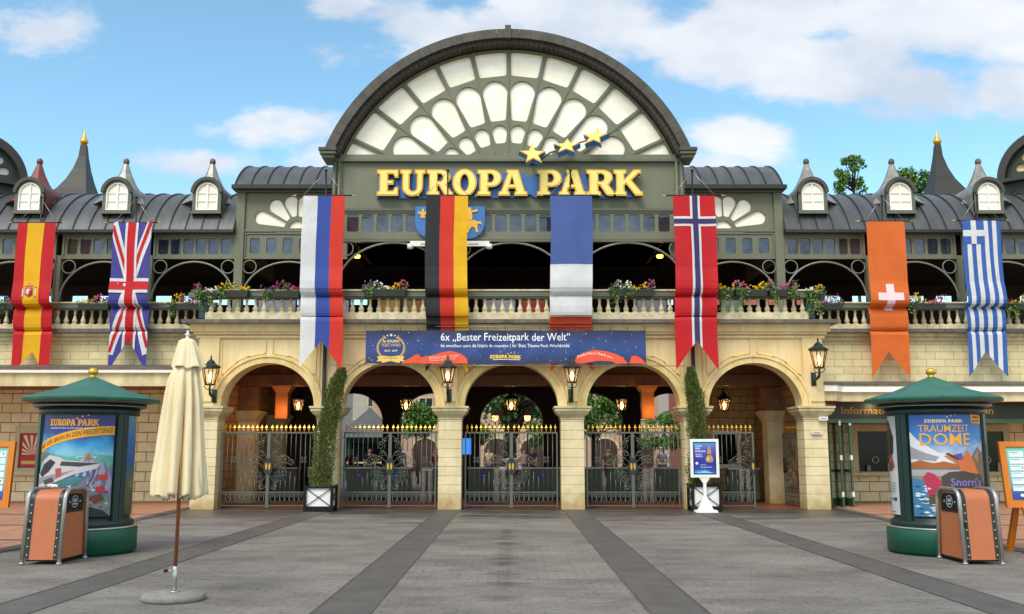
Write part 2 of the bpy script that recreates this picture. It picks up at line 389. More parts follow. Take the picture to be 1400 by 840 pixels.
# ================================================================== camera, sky, sun
cd = bpy.data.cameras.new('camera'); cam = bpy.data.objects.new('camera', cd); COL.objects.link(cam)
cam.location = (0,0,H); cam.rotation_euler = (pi/2+PITCH, 0, 0); cd.sensor_width = 36; cd.lens = F/1400*36; cd.clip_end = 2000; cd.clip_start = .1
scene.camera = cam
SUN_EL, SUN_AZ = radians(50), radians(205)   # sun behind the camera's left shoulder, high
w = bpy.data.worlds.new('World'); scene.world = w; w.use_nodes = True
nt = w.node_tree; N = nt.nodes; L = nt.links; bg = N['Background']; bg.inputs[1].default_value = .1
sky = N.new('ShaderNodeTexSky'); sky.sky_type = 'NISHITA'; sky.sun_disc = False; sky.sun_elevation = SUN_EL; sky.sun_rotation = SUN_AZ
sky.air_density = 1.0; sky.dust_density = .3; sky.ozone_density = 2.2
def M_(op, a, b=None, c=None, clamp=False):
    n = N.new('ShaderNodeMath'); n.operation = op; n.use_clamp = clamp
    for i, q in enumerate((a, b, c)):
        if q is None: continue
        if isinstance(q, (int, float)): n.inputs[i].default_value = q
        else: L.new(q, n.inputs[i])
    return n.outputs[0]
tc = N.new('ShaderNodeTexCoord'); sp = N.new('ShaderNodeSeparateXYZ'); L.new(tc.outputs['Generated'], sp.inputs[0])
ay = M_('MAXIMUM', M_('ABSOLUTE', sp.outputs['Y']), .15)
u_ = M_('DIVIDE', sp.outputs['X'], ay); v_ = M_('DIVIDE', sp.outputs['Z'], ay)
cb = N.new('ShaderNodeCombineXYZ'); L.new(u_, cb.inputs[0]); L.new(v_, cb.inputs[1])
wn = N.new('ShaderNodeTexNoise'); wn.inputs['Scale'].default_value = 9; wn.inputs['Detail'].default_value = 7; wn.inputs['Roughness'].default_value = .6
mp = N.new('ShaderNodeMapping'); mp.inputs['Scale'].default_value = (1,1.7,1); L.new(cb.outputs[0], mp.inputs['Vector']); L.new(mp.outputs[0], wn.inputs['Vector'])
def dirp(px, py):
    b = (420-py)/F; y = CP-b*SP
    return (px-700)/F/y, (SP+b*CP)/y
CL = [(70,38,95,42,1),(-20,30,60,30,.7),(470,8,75,28,.8),(560,30,110,38,1),(400,175,130,34,.9),(270,225,120,26,.75),(480,215,120,40,.8),
      (800,20,200,55,1.2),(980,60,180,70,1.5),(1150,95,170,65,1.4),(1290,30,200,60,1.5),(1060,20,150,55,1.2),(1240,115,140,48,1.1),(1400,120,110,46,1.1),(1400,50,120,60,1.2),(1015,190,105,38,1),(950,225,120,40,.6),(700,60,260,60,.9)]
acc = None
for px, py, rx, ry, s in CL:
    cu, cv = dirp(px, py); e1 = dirp(px+rx, py)[0]-cu; e2 = dirp(px, py-ry)[1]-cv
    d = M_('ADD', M_('POWER', M_('DIVIDE', M_('SUBTRACT', u_, cu), e1), 2), M_('POWER', M_('DIVIDE', M_('SUBTRACT', v_, cv), abs(e2)), 2))
    q = M_('MULTIPLY', M_('SUBTRACT', 1, M_('SQRT', d)), s)
    acc = q if acc is None else M_('SMOOTH_MAX', acc, q, .25)
# general cover higher than the photograph sees
hi = M_('MULTIPLY', M_('SUBTRACT', v_, .62), 2.0)
hi = M_('MINIMUM', hi, .45)
acc = M_('MAXIMUM', acc, hi)
acc = M_('ADD', acc, M_('MULTIPLY', M_('MAXIMUM', M_('MULTIPLY', sp.outputs['Y'], -1), 0), 1.6))  # unseen cloud bank behind the camera, added as neutral fill for the facade
dens = M_('ADD', acc, M_('MULTIPLY', M_('SUBTRACT', wn.outputs['Fac'], .5), 2.3))
mr = N.new('ShaderNodeMapRange'); mr.interpolation_type = 'SMOOTHSTEP'; mr.inputs[1].default_value = .0; mr.inputs[2].default_value = .62; mr.inputs[3].default_value = 0; mr.inputs[4].default_value = .95
L.new(dens, mr.inputs[0])
n2 = N.new('ShaderNodeTexNoise'); n2.inputs['Scale'].default_value = 5.5; n2.inputs['Detail'].default_value = 6; L.new(mp.outputs[0], n2.inputs['Vector'])
cr = N.new('ShaderNodeValToRGB'); cr.color_ramp.elements[0].position = .36; cr.color_ramp.elements[0].color = (4.6,5.15,6.1,1); cr.color_ramp.elements[1].position = .66; cr.color_ramp.elements[1].color = (6.9,7.1,7.3,1)
L.new(n2.outputs['Fac'], cr.inputs['Fac'])
bk = N.new('ShaderNodeVectorMath'); bk.operation = 'SCALE'; L.new(cr.outputs[0], bk.inputs[0]); L.new(M_('MULTIPLY_ADD', M_('MAXIMUM', M_('MULTIPLY', sp.outputs['Y'], -1), 0), .45, 1.0), bk.inputs['Scale'])  # the added clouds behind the camera are brightened for more fill
# clear-sky tint, then clouds over it
tn = N.new('ShaderNodeMix'); tn.data_type = 'RGBA'; tn.blend_type = 'MULTIPLY'; tn.inputs[0].default_value = 1; L.new(sky.outputs[0], tn.inputs[6]); tn.inputs[7].default_value = (1.55,1.88,1.68,1)
mx = N.new('ShaderNodeMix'); mx.data_type = 'RGBA'; L.new(mr.outputs[0], mx.inputs[0]); L.new(tn.outputs[2], mx.inputs[6]); L.new(bk.outputs[0], mx.inputs[7])
L.new(mx.outputs[2], bg.inputs[0])
sl = bpy.data.lights.new('sun', 'SUN'); sl.energy = 2.0; sl.angle = radians(28); sl.color = (1,.93,.82)
so = bpy.data.objects.new('sun', sl); COL.objects.link(so)
# direction to sun: rotation measured like the sky texture's (from +Y towards +X is negative z-rot)
az = SUN_AZ; dv = Vector((sin(az)*cos(SUN_EL), cos(az)*cos(SUN_EL), sin(SUN_EL)))
so.rotation_euler = dv.to_track_quat('Z', 'Y').to_euler(); so.location = (0,0,60)
vs = scene.view_settings; vs.view_transform = 'Standard'; vs.look = 'None'; vs.exposure = .5; vs.gamma = 1
scene.render.engine = 'CYCLES'

# ================================================================== ground
def groundmat():
    m = bpy.data.materials.new('imprinted_concrete'); m.use_nodes = True; nt = m.node_tree; N = nt.nodes; L = nt.links
    b = N['Principled BSDF']; tc = N.new('ShaderNodeTexCoord')
    def noise(s, d=6, st=(1,1,1), r=.65):
        mp = N.new('ShaderNodeMapping'); mp.inputs['Scale'].default_value = st; L.new(tc.outputs['Object'], mp.inputs[0])
        n = N.new('ShaderNodeTexNoise'); n.inputs['Scale'].default_value = s; n.inputs['Detail'].default_value = d; n.inputs['Roughness'].default_value = r
        L.new(mp.outputs[0], n.inputs['Vector']); return n.outputs['Fac']
    def rng(x, a, b_, c, d):
        r = N.new('ShaderNodeMapRange'); r.inputs[1].default_value = a; r.inputs[2].default_value = b_; r.inputs[3].default_value = c; r.inputs[4].default_value = d; L.new(x, r.inputs[0]); return r.outputs[0]
    def mul(a, c):
        n = N.new('ShaderNodeMath'); n.operation = 'MULTIPLY'; L.new(a, n.inputs[0]); L.new(c, n.inputs[1]) if not isinstance(c, float) else setattr(n.inputs[1], 'default_value', c); return n.outputs[0]
    big = noise(.25, 6, (.8,1.2,1)); mid = noise(.8, 9, (.75,1.25,1), .72); fine = noise(16, 6)
    r = N.new('ShaderNodeValToRGB'); e = r.color_ramp.elements; e[0].position = .33; e[0].color = (.112,.104,.092,1); e[1].position = .72; e[1].color = (.262,.244,.214,1)
    e2 = e.new(.5); e2.color = (.185,.171,.15,1); L.new(mid, r.inputs['Fac'])
    f1 = rng(big, .35, .65, .82, 1.14); f2 = rng(fine, .3, .7, .72, 1.24)
    # imprint pattern: setts in courses, and wide sawn joints
    br = N.new('ShaderNodeTexBrick'); br.inputs['Scale'].default_value = 1; br.inputs['Brick Width'].default_value = .26; br.inputs['Row Height'].default_value = .17; br.inputs['Mortar Size'].default_value = .012; br.inputs['Mortar Smooth'].default_value = .6
    wv = N.new('ShaderNodeVectorMath'); wv.operation = 'ADD'; nn = N.new('ShaderNodeTexNoise'); nn.inputs['Scale'].default_value = 3; L.new(tc.outputs['Object'], nn.inputs['Vector'])
    sc = N.new('ShaderNodeVectorMath'); sc.operation = 'SCALE'; sc.inputs['Scale'].default_value = .1; L.new(nn.outputs['Color'], sc.inputs[0]); L.new(tc.outputs['Object'], wv.inputs[0]); L.new(sc.outputs[0], wv.inputs[1]); L.new(wv.outputs[0], br.inputs['Vector'])
    j = rng(br.outputs['Fac'], 0, 1, 1, .5)
    wearm = mul(rng(noise(.5, 4), .4, .55, .25, 1), rng(noise(2.6, 5), .42, .58, .15, 1))
    jm = N.new('ShaderNodeMix'); jm.data_type = 'FLOAT'; L.new(wearm, jm.inputs[0]); jm.inputs[2].default_value = 1.0; L.new(j, jm.inputs[3])
    bj = N.new('ShaderNodeTexBrick'); bj.offset = 0; bj.inputs['Scale'].default_value = 1; bj.inputs['Brick Width'].default_value = 60; bj.inputs['Row Height'].default_value = 3.4; bj.inputs['Mortar Size'].default_value = .014; bj.inputs['Mortar Smooth'].default_value = .2
    ofs = N.new('ShaderNodeVectorMath'); ofs.operation = 'ADD'; ofs.inputs[1].default_value = (30.3, 1.15, 0); L.new(tc.outputs['Object'], ofs.inputs[0]); L.new(ofs.outputs[0], bj.inputs['Vector'])
    jj = rng(bj.outputs['Fac'], 0, 1, 1, .35)
    # damp, dark patches that gather by the gates and down the middle
    s = N.new('ShaderNodeSeparateXYZ'); L.new(tc.outputs['Object'], s.inputs[0])
    gate = rng(s.outputs['Y'], 20.5, 26.2, 0, .4)
    ax = N.new('ShaderNodeMath'); ax.operation = 'ABSOLUTE'; sx = N.new('ShaderNodeMath'); sx.operation = 'ADD'; sx.inputs[1].default_value = .1; L.new(s.outputs['X'], sx.inputs[0]); L.new(sx.outputs[0], ax.inputs[0])
    cen0 = rng(ax.outputs[0], .05, .42, .2, 0); cen = mul(cen0, mul(rng(s.outputs['Y'], 9.5, 11.5, 0, 1), rng(s.outputs['Y'], 19.5, 22, 1, 0)))
    ad = N.new('ShaderNodeMath'); ad.operation = 'MAXIMUM'; L.new(gate, ad.inputs[0]); L.new(cen, ad.inputs[1])
    a2 = N.new('ShaderNodeMath'); a2.operation = 'ADD'; L.new(ad.outputs[0], a2.inputs[0]); L.new(noise(.9, 6, (.35,1.6,1)), a2.inputs[1])
    wet = rng(a2.outputs[0], .62, .82, 0, 1); dk = rng(wet, 0, 1, 1, .42)
    t = f1
    for q in (f2, jm.outputs[0], jj, dk):
        n = N.new('ShaderNodeMath'); n.operation = 'MULTIPLY'; L.new(t, n.inputs[0]); L.new(q, n.inputs[1]); t = n.outputs[0]
    vm = N.new('ShaderNodeVectorMath'); vm.operation = 'SCALE'; L.new(r.outputs[0], vm.inputs[0]); L.new(t, vm.inputs['Scale']); L.new(vm.outputs[0], b.inputs['Base Color'])
    L.new(rng(wet, 0, 1, .72, .38), b.inputs['Roughness'])
    bp = N.new('ShaderNodeBump'); bp.inputs['Strength'].default_value = .55; bp.inputs['Distance'].default_value = .012
    hh = N.new('ShaderNodeMath'); hh.operation = 'ADD'; L.new(fine, hh.inputs[0]); L.new(jm.outputs[0], hh.inputs[1]); L.new(hh.outputs[0], bp.inputs['Height']); L.new(bp.outputs['Normal'], b.inputs['Normal'])
    return m
mb = MB(); mb.add([(-300,-60,0),(300,-60,0),(300,500,0),(-300,500,0)], [(0,1,2,3)], groundmat()); struct(mb.build('ground'))
BAND = mat('smooth_grey_band', (.112,.107,.098), rough=.6, scale=1.6, col2=(.066,.063,.057), detail=8, bump=.3, bscale=30)
JNT = mat('dirty_joint', (.05,.047,.042), rough=.8, scale=2.3, col2=(.11,.105,.1), detail=8)
for cx in (-5.22, -1.745, 1.71, 5.17):
    mb = MB(); wv = .30
    mb.add([(cx-wv,-5,.004),(cx+wv,-5,.004),(cx+wv,26.5,.004),(cx-wv,26.5,.004)], [(0,1,2,3)], BAND)
    mb.build('paving_band')['kind'] = 'structure'; mb = MB()
    for e in (-wv, wv): mb.add([(cx+e-.014,-5,.007),(cx+e+.014,-5,.007),(cx+e+.014,26.5,.007),(cx+e-.014,26.5,.007)], [(0,1,2,3)], JNT)
    struct(mb.build('paving_joint'))
PAV = brickmat('terracotta_pavers', '#b58567', '#9a6a52', '#7c6353', .24, .12, .008, rough=.75, rot='XY', bump=.25)
INTF = brickmat('dark_terracotta_tiles', '#8a4f38', '#6d4030', '#4b3328', .3, .3, .01, rough=.55, rot='XY', bump=.2, offs=0)
for sx in (-1, 1):
    mb = MB(); a, c = (8.75*sx, 9.4*sx)
    p = [(a,5,.008),(40*sx,5,.008),(40*sx,31.5,.008),(9.0*sx,31.5,.008),(c,27.4,.008),(8.55*sx,16,.008)]
    if sx < 0: p = p[::-1]
    mb.add(p, [tuple(range(6))], PAV); struct(mb.build('pavement'))
    mb = MB(); q = [(8.75,5),(8.55,16),(9.4,27.4)]
    for (x0, y0), (x1, y1) in zip(q, q[1:]):
        pp = [((x0-.28)*sx,y0,.013),(x0*sx+.02*sx,y0,.013),((x1+.02)*sx,y1,.013),((x1-.28)*sx,y1,.013)]
        mb.add(pp if sx > 0 else pp[::-1], [(0,1,2,3)], BAND)
    for y in (14.3, 17.6, 21, 24.5):   # grey courses across the pavers
        pp = [(8.85*sx,y,.013),(40*sx,y-.6,.013),(40*sx,y-.42,.013),(8.85*sx,y+.18,.013)]
        mb.add(pp if sx > 0 else pp[::-1], [(0,1,2,3)], BAND)
    struct(mb.build('kerb_strip'))
mb = MB(); mb.add([(-8.5,26.9,.006),(8.5,26.9,.006),(8.5,41.2,.006),(-8.5,41.2,.006)], [(0,1,2,3)], INTF); struct(mb.build('passage_floor'))

# ================================================================== the entrance building
BLD = thing('entrance_building', 'cream arcaded entrance hall with a grey green iron upper storey and great fan gable', 'building', (0,26.6,0))
CX = [k*3.45-.02 for k in (-2,-1,0,1,2)]; YA, YB_ = 26.6, 27.25
zs, rxA, rzA = 2.85, 1.335, 1.25
zf0, zf1 = 2.92, Z(447, 26.6)
XL, XR = -8.95, 8.85
# wall with five arches
outer = [(XL, zs)]
for c in CX:
    outer += [(c-rxA, zs)] + [(x, z) for x, z in arc(c, zs, rxA, rzA, 180, 0, 28)][1:-1] + [(c+rxA, zs)]
outer += [(XR, zs), (XR, zf1), (XL, zf1)]
mb = MB(); mb.slab([outer], YA, YB_, STUCCO); mb.build('arcade_wall', BLD)
# arch mouldings
for c in CX:
    mb = MB()
    ring = arc(c, zs, rxA+.24, rzA+.22, 0, 180, 32)+arc(c, zs, rxA-.012, rzA-.012, 180, 0, 32)
    mb.slab([ring], YA-.05, YA+.1, ARCHM)
    ring = arc(c, zs, rxA+.24, rzA+.22, 0, 180, 32)+arc(c, zs, rxA+.17, rzA+.155, 180, 0, 32)
    mb.slab([ring], YA-.085, YA-.05, ARCHM)
    mb.build('arch_moulding', BLD)
# frieze mouldings and panel frames
PANS = mat('pale_stucco_panel', '#e3d09c', rough=.85, scale=1.1, col2='#c9b480', stretch=(1,1,.4))
mb = MB()
def panel(x0, x1, z0, z1, clip=None):
    t = .035
    mb.slab([rect(x0,x1,z0,z1), rect(x0+t,x1-t,z0+t,z1-t)], YA-.03, YA, ARCHM)
zt = Z(463.5, YA); zb = Z(491, YA)
for c in CX:
    for s in (-1, 1):
        xa, xb = sorted((c+s*.09, c+s*1.36))
        pts_in = [(c+s*.09, zt)]
        # panel following the arch below
        col_ = []
        for i in range(13):
            a = radians(90-i*4.6) ; x = c+s*(rxA+.3)*cos(a); z = zs+(rzA+.28)*sin(a)
            if abs(x-c) >= .09: col_.append((x, z))
        o_ = [(c+s*.09, zt), (c+s*.09, col_[0][1])] + col_ + [(c+s*1.36, zt)]
        cen = Vector((sum(p[0] for p in o_)/len(o_), sum(p[1] for p in o_)/len(o_)))
        n_ = len(o_); inn = []
        for i in range(n_):
            p0, p1, p2 = Vector(o_[i-1]), Vector(o_[i]), Vector(o_[(i+1) % n_])
            e1 = (p1-p0).normalized(); e2 = (p2-p1).normalized()
            nn = Vector((-e1.y, e1.x))+Vector((-e2.y, e2.x)); nn.normalize()
            if nn.dot(cen-p1) < 0: nn = -nn
            inn.append(tuple(p1+nn*.03))
        mb = MB(); mb.slab([o_, inn], YA-.025, YA, ARCHM); mb.build('panel_frame', BLD)
# pilaster strips over the piers
mb = MB()
for x in (-5.195, -1.745, 1.705, 5.155):
    mb = MB(); mb.box(x-.2, x+.2, YA-.055, YA, 3.0, zt+.06, STUCCO)
    for s in (-1, 1): mb.box(x+s*.29-.02, x+s*.29+.02, YA-.03, YA, 3.0, zt, ARCHM)
    mb.build('pilaster', BLD)
for x in (-8.62, 8.55): mb = MB(); mb.box(x-.28, x+.28, YA-.055, YA, 3.0, zt+.06, STUCCO); mb.build('pilaster', BLD)
# mouldings below the balcony
mb = MB()
for z0, z1, d in ((Z(462.5,YA),Z(459.5,YA),.07),(Z(458,YA),Z(454.5,YA),.12),(Z(454.5,YA),Z(444,YA),.2)):
    mb.box(XL-d, XR+d, YA-d, YA+.01, z0, z1, STUCCO)
mb.hull([(XL-.2,YA-.2,Z(444,YA)-.02),(XR+.2,YA-.2,Z(444,YA)-.02),(XR+.2,YB_+1,Z(444,YA)-.02),(XL-.2,YB_+1,Z(444,YA)-.02)],
        [(XL-.34,26.22,Z(441,26.2)),(XR+.34,26.22,Z(441,26.2)),(XR+.34,YB_+1,Z(441,26.2)),(XL-.34,YB_+1,Z(441,26.2))], STUCCO_L)
mb.build('cornice', BLD)
mb = MB(); mb.box(XL-.38, XR+.38, 26.14, 30.0, Z(441.5,26.14), Z(436.5,26.14), LEAD); mb.build('lead_flashing', BLD)
# piers: rusticated courses
def pier(x0, x1, y0, y1, name='pier'):
    mb = MB(); z = 0; hz = .252; n = 10
    ztop = 2.52
    mb.box(x0+.012, x1-.012, y0+.012, y1-.012, 0, ztop, STUCCO_L)
    i = 0
    while z < ztop-.05:
        h = .42 if i == 0 else hz
        z1 = min(z+h, ztop); mb.box(x0, x1, y0, y1, z+(.0 if i == 0 else .007), z1-.007, PIER); z = z1; i += 1
    o = mb.build(name, BLD, bevel=.006)
    mb = MB()
    for (za, zb_, ex, ey) in ((2.50,2.53,.03,.03),(2.56,2.62,.03,.06),(2.62,2.72,.09,.16),(2.72,2.80,.17,.17),(2.80,2.86,.2,.2)):
        b_ = [(x0-ex,y0-ex,za),(x1+ex,y0-ex,za),(x1+ex,y1+ex,za),(x0-ex,y1+ex,za)]
        t_ = [(x0-ey,y0-ey,zb_),(x1+ey,y0-ey,zb_),(x1+ey,y1+ey,zb_),(x0-ey,y1+ey,zb_)]
        mb.hull(b_, t_, STUCCO_L)
    mb.box(x0, x1, y0, y1, 2.50, 2.86, STUCCO_L)
    mb.build('capital', o, bevel=.008)
for x in (-1.745, 1.705): pier(x-.325, x+.325, 26.58, 27.23)
for x in (-5.195, 5.155): pier(x-.3, x+.3, 26.58, 27.23)
pier(-8.95, -8.3, 26.58, 27.25); pier(8.22, 8.88, 26.58, 27.25)
mb = MB()
for x0, x1 in ((XL, -8.255), (8.215, XR)): mb = MB(); mb.box(x0, x1, YA-.001, YB_, 2.84, 3.0, STUCCO); mb.build('springing_block', BLD)
# inside the passage: side walls, ceiling, beams, back arcade, inner columns
BR_IN = brickmat('passage_brickwork', '#a98658', '#94724a', '#5c4430', .5, .25, .014, rot='YZ')
mb = MB()
mb.box(-9.0, -8.6, 27.26, 40.5, 0, 5.0, BR_IN); mb.build('passage_side_wall', BLD); mb = MB(); mb.box(8.5, 8.9, 27.26, 40.5, 0, 5.0, BR_IN)
mb.build('passage_side_wall', BLD)
mb = MB(); mb.box(-9.0, 8.9, 27.26, 41.2, 4.75, 5.0, INT)
for y in (31.9, 34.6, 37.3): mb.box(-8.59, 8.49, y, y+.3, 4.45, 4.745, WOODD)
mb.build('passage_ceiling', BLD)
mb = MB(); mb.box(-8.59, 8.49, 29.3, 29.5, 3.95, 4.74, INT); mb.box(-8.59, 8.49, 29.14, 29.6, 3.62, 3.949, WOODD); mb.build('front_beam', BLD)
ob = [(-9.0,0)]
for c in CX: ob += [(c-1.35,0),(c-1.35,zs)]+arc(c,zs,1.35,1.22,180,0,24)[1:-1]+[(c+1.35,zs),(c+1.35,0)]
ob += [(8.9,0),(8.9,5.0),(-9.0,5.0)]
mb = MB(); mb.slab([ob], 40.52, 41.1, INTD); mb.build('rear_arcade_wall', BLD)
for x0, x1 in ((-8.59, -8.05), (7.98, 8.49)):
    for y in (29.5, 33.2):
        if x0 > 0 and y > 33: continue
        mb = MB(); mb.box(x0, x1, y, y+.6, 0, 2.5, PIER)
        mb.hull([(x0,y,2.5),(x1,y,2.5),(x1,y+.6,2.5),(x0,y+.6,2.5)], [(x0-.18,y-.2,2.85),(x1+.18,y-.2,2.85),(x1+.18,y+.8,2.85),(x0-.18,y+.8,2.85)], STUCCO_L)
        mb.box(x0, x1, y, y+.6, 2.85, 3.61 if y < 30 else 4.44, INT)
        mb.build('inner_column', BLD, bevel=.01)
for x in (-7.15, 4.22):   # terracotta shafts hanging from the beams in the lamp light
    mb = MB(); y = 29.35
    mb.box(x-.19, x+.19, y-.19, y+.19, 2.6, 3.4, TERRA); mb.hull([(x-.19,y-.19,3.401),(x+.19,y-.19,3.401),(x+.19,y+.19,3.401),(x-.19,y+.19,3.401)], [(x-.33,y-.3,3.619),(x+.33,y-.3,3.619),(x+.33,y+.3,3.619),(x-.33,y+.3,3.619)], TERRA)
    mb.build('hanging_shaft', BLD)
    pl((x+.05, y-.55, 2.8), (1,.42,.1), 15, .1)
# inner wall with window seen through the right arch
WB = brickmat('inner_limestone', '#a8946c', '#97835c', '#5a4a36', .5, .25, .014)
mb = MB(); mb.box(6.2, 8.49, 33.0, 33.3, 0, 4.44, WB); mb.build('inner_room_wall', BLD)
f = MB(); f.slab([rect(6.95,7.95,1.0,2.3), rect(7.07,7.83,1.15,2.18)], 32.9, 32.998, WHITE); fo = f.build('passage_window', BLD)
f = MB(); f.box(7.07,7.83,32.96,32.99,1.15,2.18,DARKG); f.build('window_glass', fo)
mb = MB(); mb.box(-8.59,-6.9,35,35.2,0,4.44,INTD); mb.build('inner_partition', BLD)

# ---- wings: walls, fascia, canopies
ASH = brickmat('limestone_ashlar', '#ddd0a4', '#cfc092', '#a8996c', .58, .235, .010, rough=.85, bump=.4)
ASHG = brickmat('limestone_ground_floor', '#ecdcb4', '#dccb9e', '#9c8660', .64, .315, .018, rough=.85, bump=.6)
YW, YG_, YF = 29.4, 30.7, 27.0
for s, xa in ((-1, XL), (1, XR)):
    def bx(m_, x0, x1, *r):
        x0, x1 = (x0, x1) if s > 0 else (-x1, -x0); m_.box(x0, x1, *r)
    a = abs(xa); E = 23
    mb = MB(); bx(mb, a-.3, E, YW, YW+.4, 4.0 if s < 0 else 3.5, Z(455,29.3)+.0, ASH); mb.build('wing_wall', BLD)
    mb = MB()
    bx(mb, a-.1, E, 29.32, YW, Z(466,29.3), Z(460.5,29.3), STUCCO_L)
    bx(mb, a-.1, E, 29.2, YW, Z(460,29.2), Z(454.5,29.2), STUCCO_L); 
    bx(mb, a-.1, E, 29.02, 30.4, Z(454.5,29.02), Z(449.5,29.02), LEAD); mb.build('wing_cornice', BLD)
    # ground-floor wall behind
    mb = MB(); bx(mb, a-.3, E, YG_, YG_+.4, 0, 4.2 if s < 0 else 3.3, ASHG); bx(mb, a-.05, a+.25, YB_, YG_, 0, 3.6 if s < 0 else 3.0, ASHG); mb.build('ground_floor_wall', BLD)
    # canopy: fascia with a chamfered end, gutter, soffit, lead top
    dq = 0 if s < 0 else 22.5
    zf_a, zf_b = Z(528+(dq and 21),YF), Z(510+dq+(dq and 4),YF)
    mb = MB()
    ps = [(a-.02, 26.6), (a+.35, 26.62), (a+.62, YF), (E, YF)]
    for (x0, y0), (x1, y1) in zip(ps, ps[1:]):
        q = [(x0,y0),(x1,y1),(x1,y1+.25),(x0,y0+.25)]
        mb.hull([(s*x,y,zf_a) for x, y in q], [(s*x,y,zf_b) for x, y in q], STUCCO_L)
        q = [(x0,y0-.1),(x1,y1-.1),(x1,y1),(x0,y0)]
        mb.hull([(s*x,y,zf_b) for x, y in q], [(s*x,y,Z(506.5+dq,YF)) for x, y in q], WHITE)
        mb.hull([(s*x,y+.001,Z(506.5+dq,YF)) for x, y in q], [(s*x,y+.001,Z(505+dq,YF)) for x, y in q], STUCCO_L)
        mb.hull([(s*x,y-.03,Z(505+dq,YF)) for x, y in q], [(s*x,y-.03,Z(502.5+dq,YF)) for x, y in q], LEAD)
    mb.build('fascia', BLD)
    mb = MB()
    bx(mb, a+.0, E, YF+.2, YG_, zf_a+.12, zf_a+.2, INT)
    mb.add([(s*(a+.0),YF-.1,Z(503+dq,YF)),(s*E,YF-.1,Z(503+dq,YF)),(s*E,YW,Z(499+dq,YW)),(s*(a+.0),YW,Z(499+dq,YW))], [(0,1,2,3)], LEAD)
    mb.build('canopy_roof', BLD)
# ================================================================== upper storey
ZFL = Z(437,26.45)
YT, YK = 27.0, 29.8
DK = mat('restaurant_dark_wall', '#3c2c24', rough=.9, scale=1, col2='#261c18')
mb = MB()
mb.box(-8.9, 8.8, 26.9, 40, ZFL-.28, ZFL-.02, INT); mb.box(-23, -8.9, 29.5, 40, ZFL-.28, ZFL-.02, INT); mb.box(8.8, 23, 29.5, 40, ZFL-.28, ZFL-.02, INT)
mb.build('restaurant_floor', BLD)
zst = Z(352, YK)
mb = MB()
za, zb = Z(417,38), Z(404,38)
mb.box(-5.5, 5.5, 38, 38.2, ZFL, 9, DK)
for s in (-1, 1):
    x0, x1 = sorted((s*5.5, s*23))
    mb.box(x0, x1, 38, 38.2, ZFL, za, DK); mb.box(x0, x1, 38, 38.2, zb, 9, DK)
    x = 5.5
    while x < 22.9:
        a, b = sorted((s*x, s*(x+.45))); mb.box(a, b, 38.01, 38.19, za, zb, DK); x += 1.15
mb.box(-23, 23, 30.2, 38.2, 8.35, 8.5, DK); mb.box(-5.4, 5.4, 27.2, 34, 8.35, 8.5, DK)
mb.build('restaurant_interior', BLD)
# ---- iron posts and bent tubes
def bay(x0, x1, Y, ztop, zarc, zend, post=True):
    mb = MB(); c = (x0+x1)/2; hw = (x1-x0)/2-.06
    pts = [(x, Y, z) for x, z in arc(c, zend, hw, zarc-zend, 180, 0, 30)]
    mb.tube(pts, .034, IRONL)
    for s in (-1, 1):
        xc = c+s*(hw-.24)
        mb.tube([(xc+.215*cos(a), Y, ztop-.27+.215*sin(a)) for a in [2*pi*k/20 for k in range(20)]], .02, IRONL, closed=True)
    mb.build('bent_tube_arch', BLD)
def post(x, Y, ztop, w=.085, d=.16):
    mb = MB(); mb.box(x-w, x+w, Y-.06, Y+d, ZFL, ztop, GREEN); mb.box(x-w-.03, x+w+.03, Y-.09, Y+d+.03, ZFL, ZFL+.5, GREEN)
    mb.tube([(x-w*.6,Y-.09,ZFL+.5),(x-w*.6,Y-.09,ztop)], .02, GREEN_D)
    mb.build('iron_post', BLD, bevel=.006)
PX = [-5.195,-1.745,1.705,5.155]
for x in PX: post(x, YT+.1, Z(326,YT), w=.14)
for a, b in zip(PX, PX[1:]): bay(a, b, YT+.02, Z(328,YT), Z(332,YT), Z(395,YT))
WPX = {-1: [X(p,360,YK) for p in (327,205,80,-45,-170)], 1: [X(p,360,YK) for p in (1066,1187.5,1312,1437,1560)]}
for s in (-1, 1):
    xs = WPX[s]
    inner = s*5.6
    for i, x in enumerate(xs):
        if i == 0: 
            mb = MB(); mb.box(x-.14, x+.14, YK-.1, YK+.2, ZFL, Z(256,YK), GREEN); mb.build('corner_pillar', BLD, bevel=.01)
        else: post(x, YK, Z(350,YK), w=.1)
    prs = [(inner, xs[0])]+list(zip(xs, xs[1:]))
    for a, b in prs:
        a, b = min(a, b), max(a, b); bay(a+.05, b-.05, YK-.02, Z(354,YK), Z(358.5,YK), Z(412,YK))
# ---- clerestory strips with rounded panes
def strip(x0, x1, Y, zt_, zb_, fz0, fz1, n, pad, pw, lab='clerestory_strip'):
    """frame with n rounded window openings, each pane its own sub-part"""
    holes = []; sp_ = (x1-x0-2*pad)/n; cs = [x0+pad+sp_*(i+.5) for i in range(n)]
    for c in cs: holes.append(rrect(c-pw/2, c+pw/2, zb_, zt_, .07))
    mb = MB(); mb.slab([rect(x0,x1,fz0,fz1)]+holes, Y, Y+.05, GREEN)
    mb.slab([rect(x0,x1,fz0,fz1), rect(x0+.06,x1-.06,fz0+.06,fz1-.05)], Y-.035, Y, GREEN)
    o = mb.build(lab, BLD)
    for c in cs:
        g = MB(); g.box(c-pw/2-.02, c+pw/2+.02, Y+.035, Y+.045, zb_-.02, zt_+.02, SKYG); g.build('window_pane', o)
t0, t1 = X(453,300,YT), X(937,300,YT)
strip(t0+.3, t1-.3, YT, Z(293.5,YT), Z(317,YT), Z(327.5,YT), Z(289,YT), 22, .12, .345)
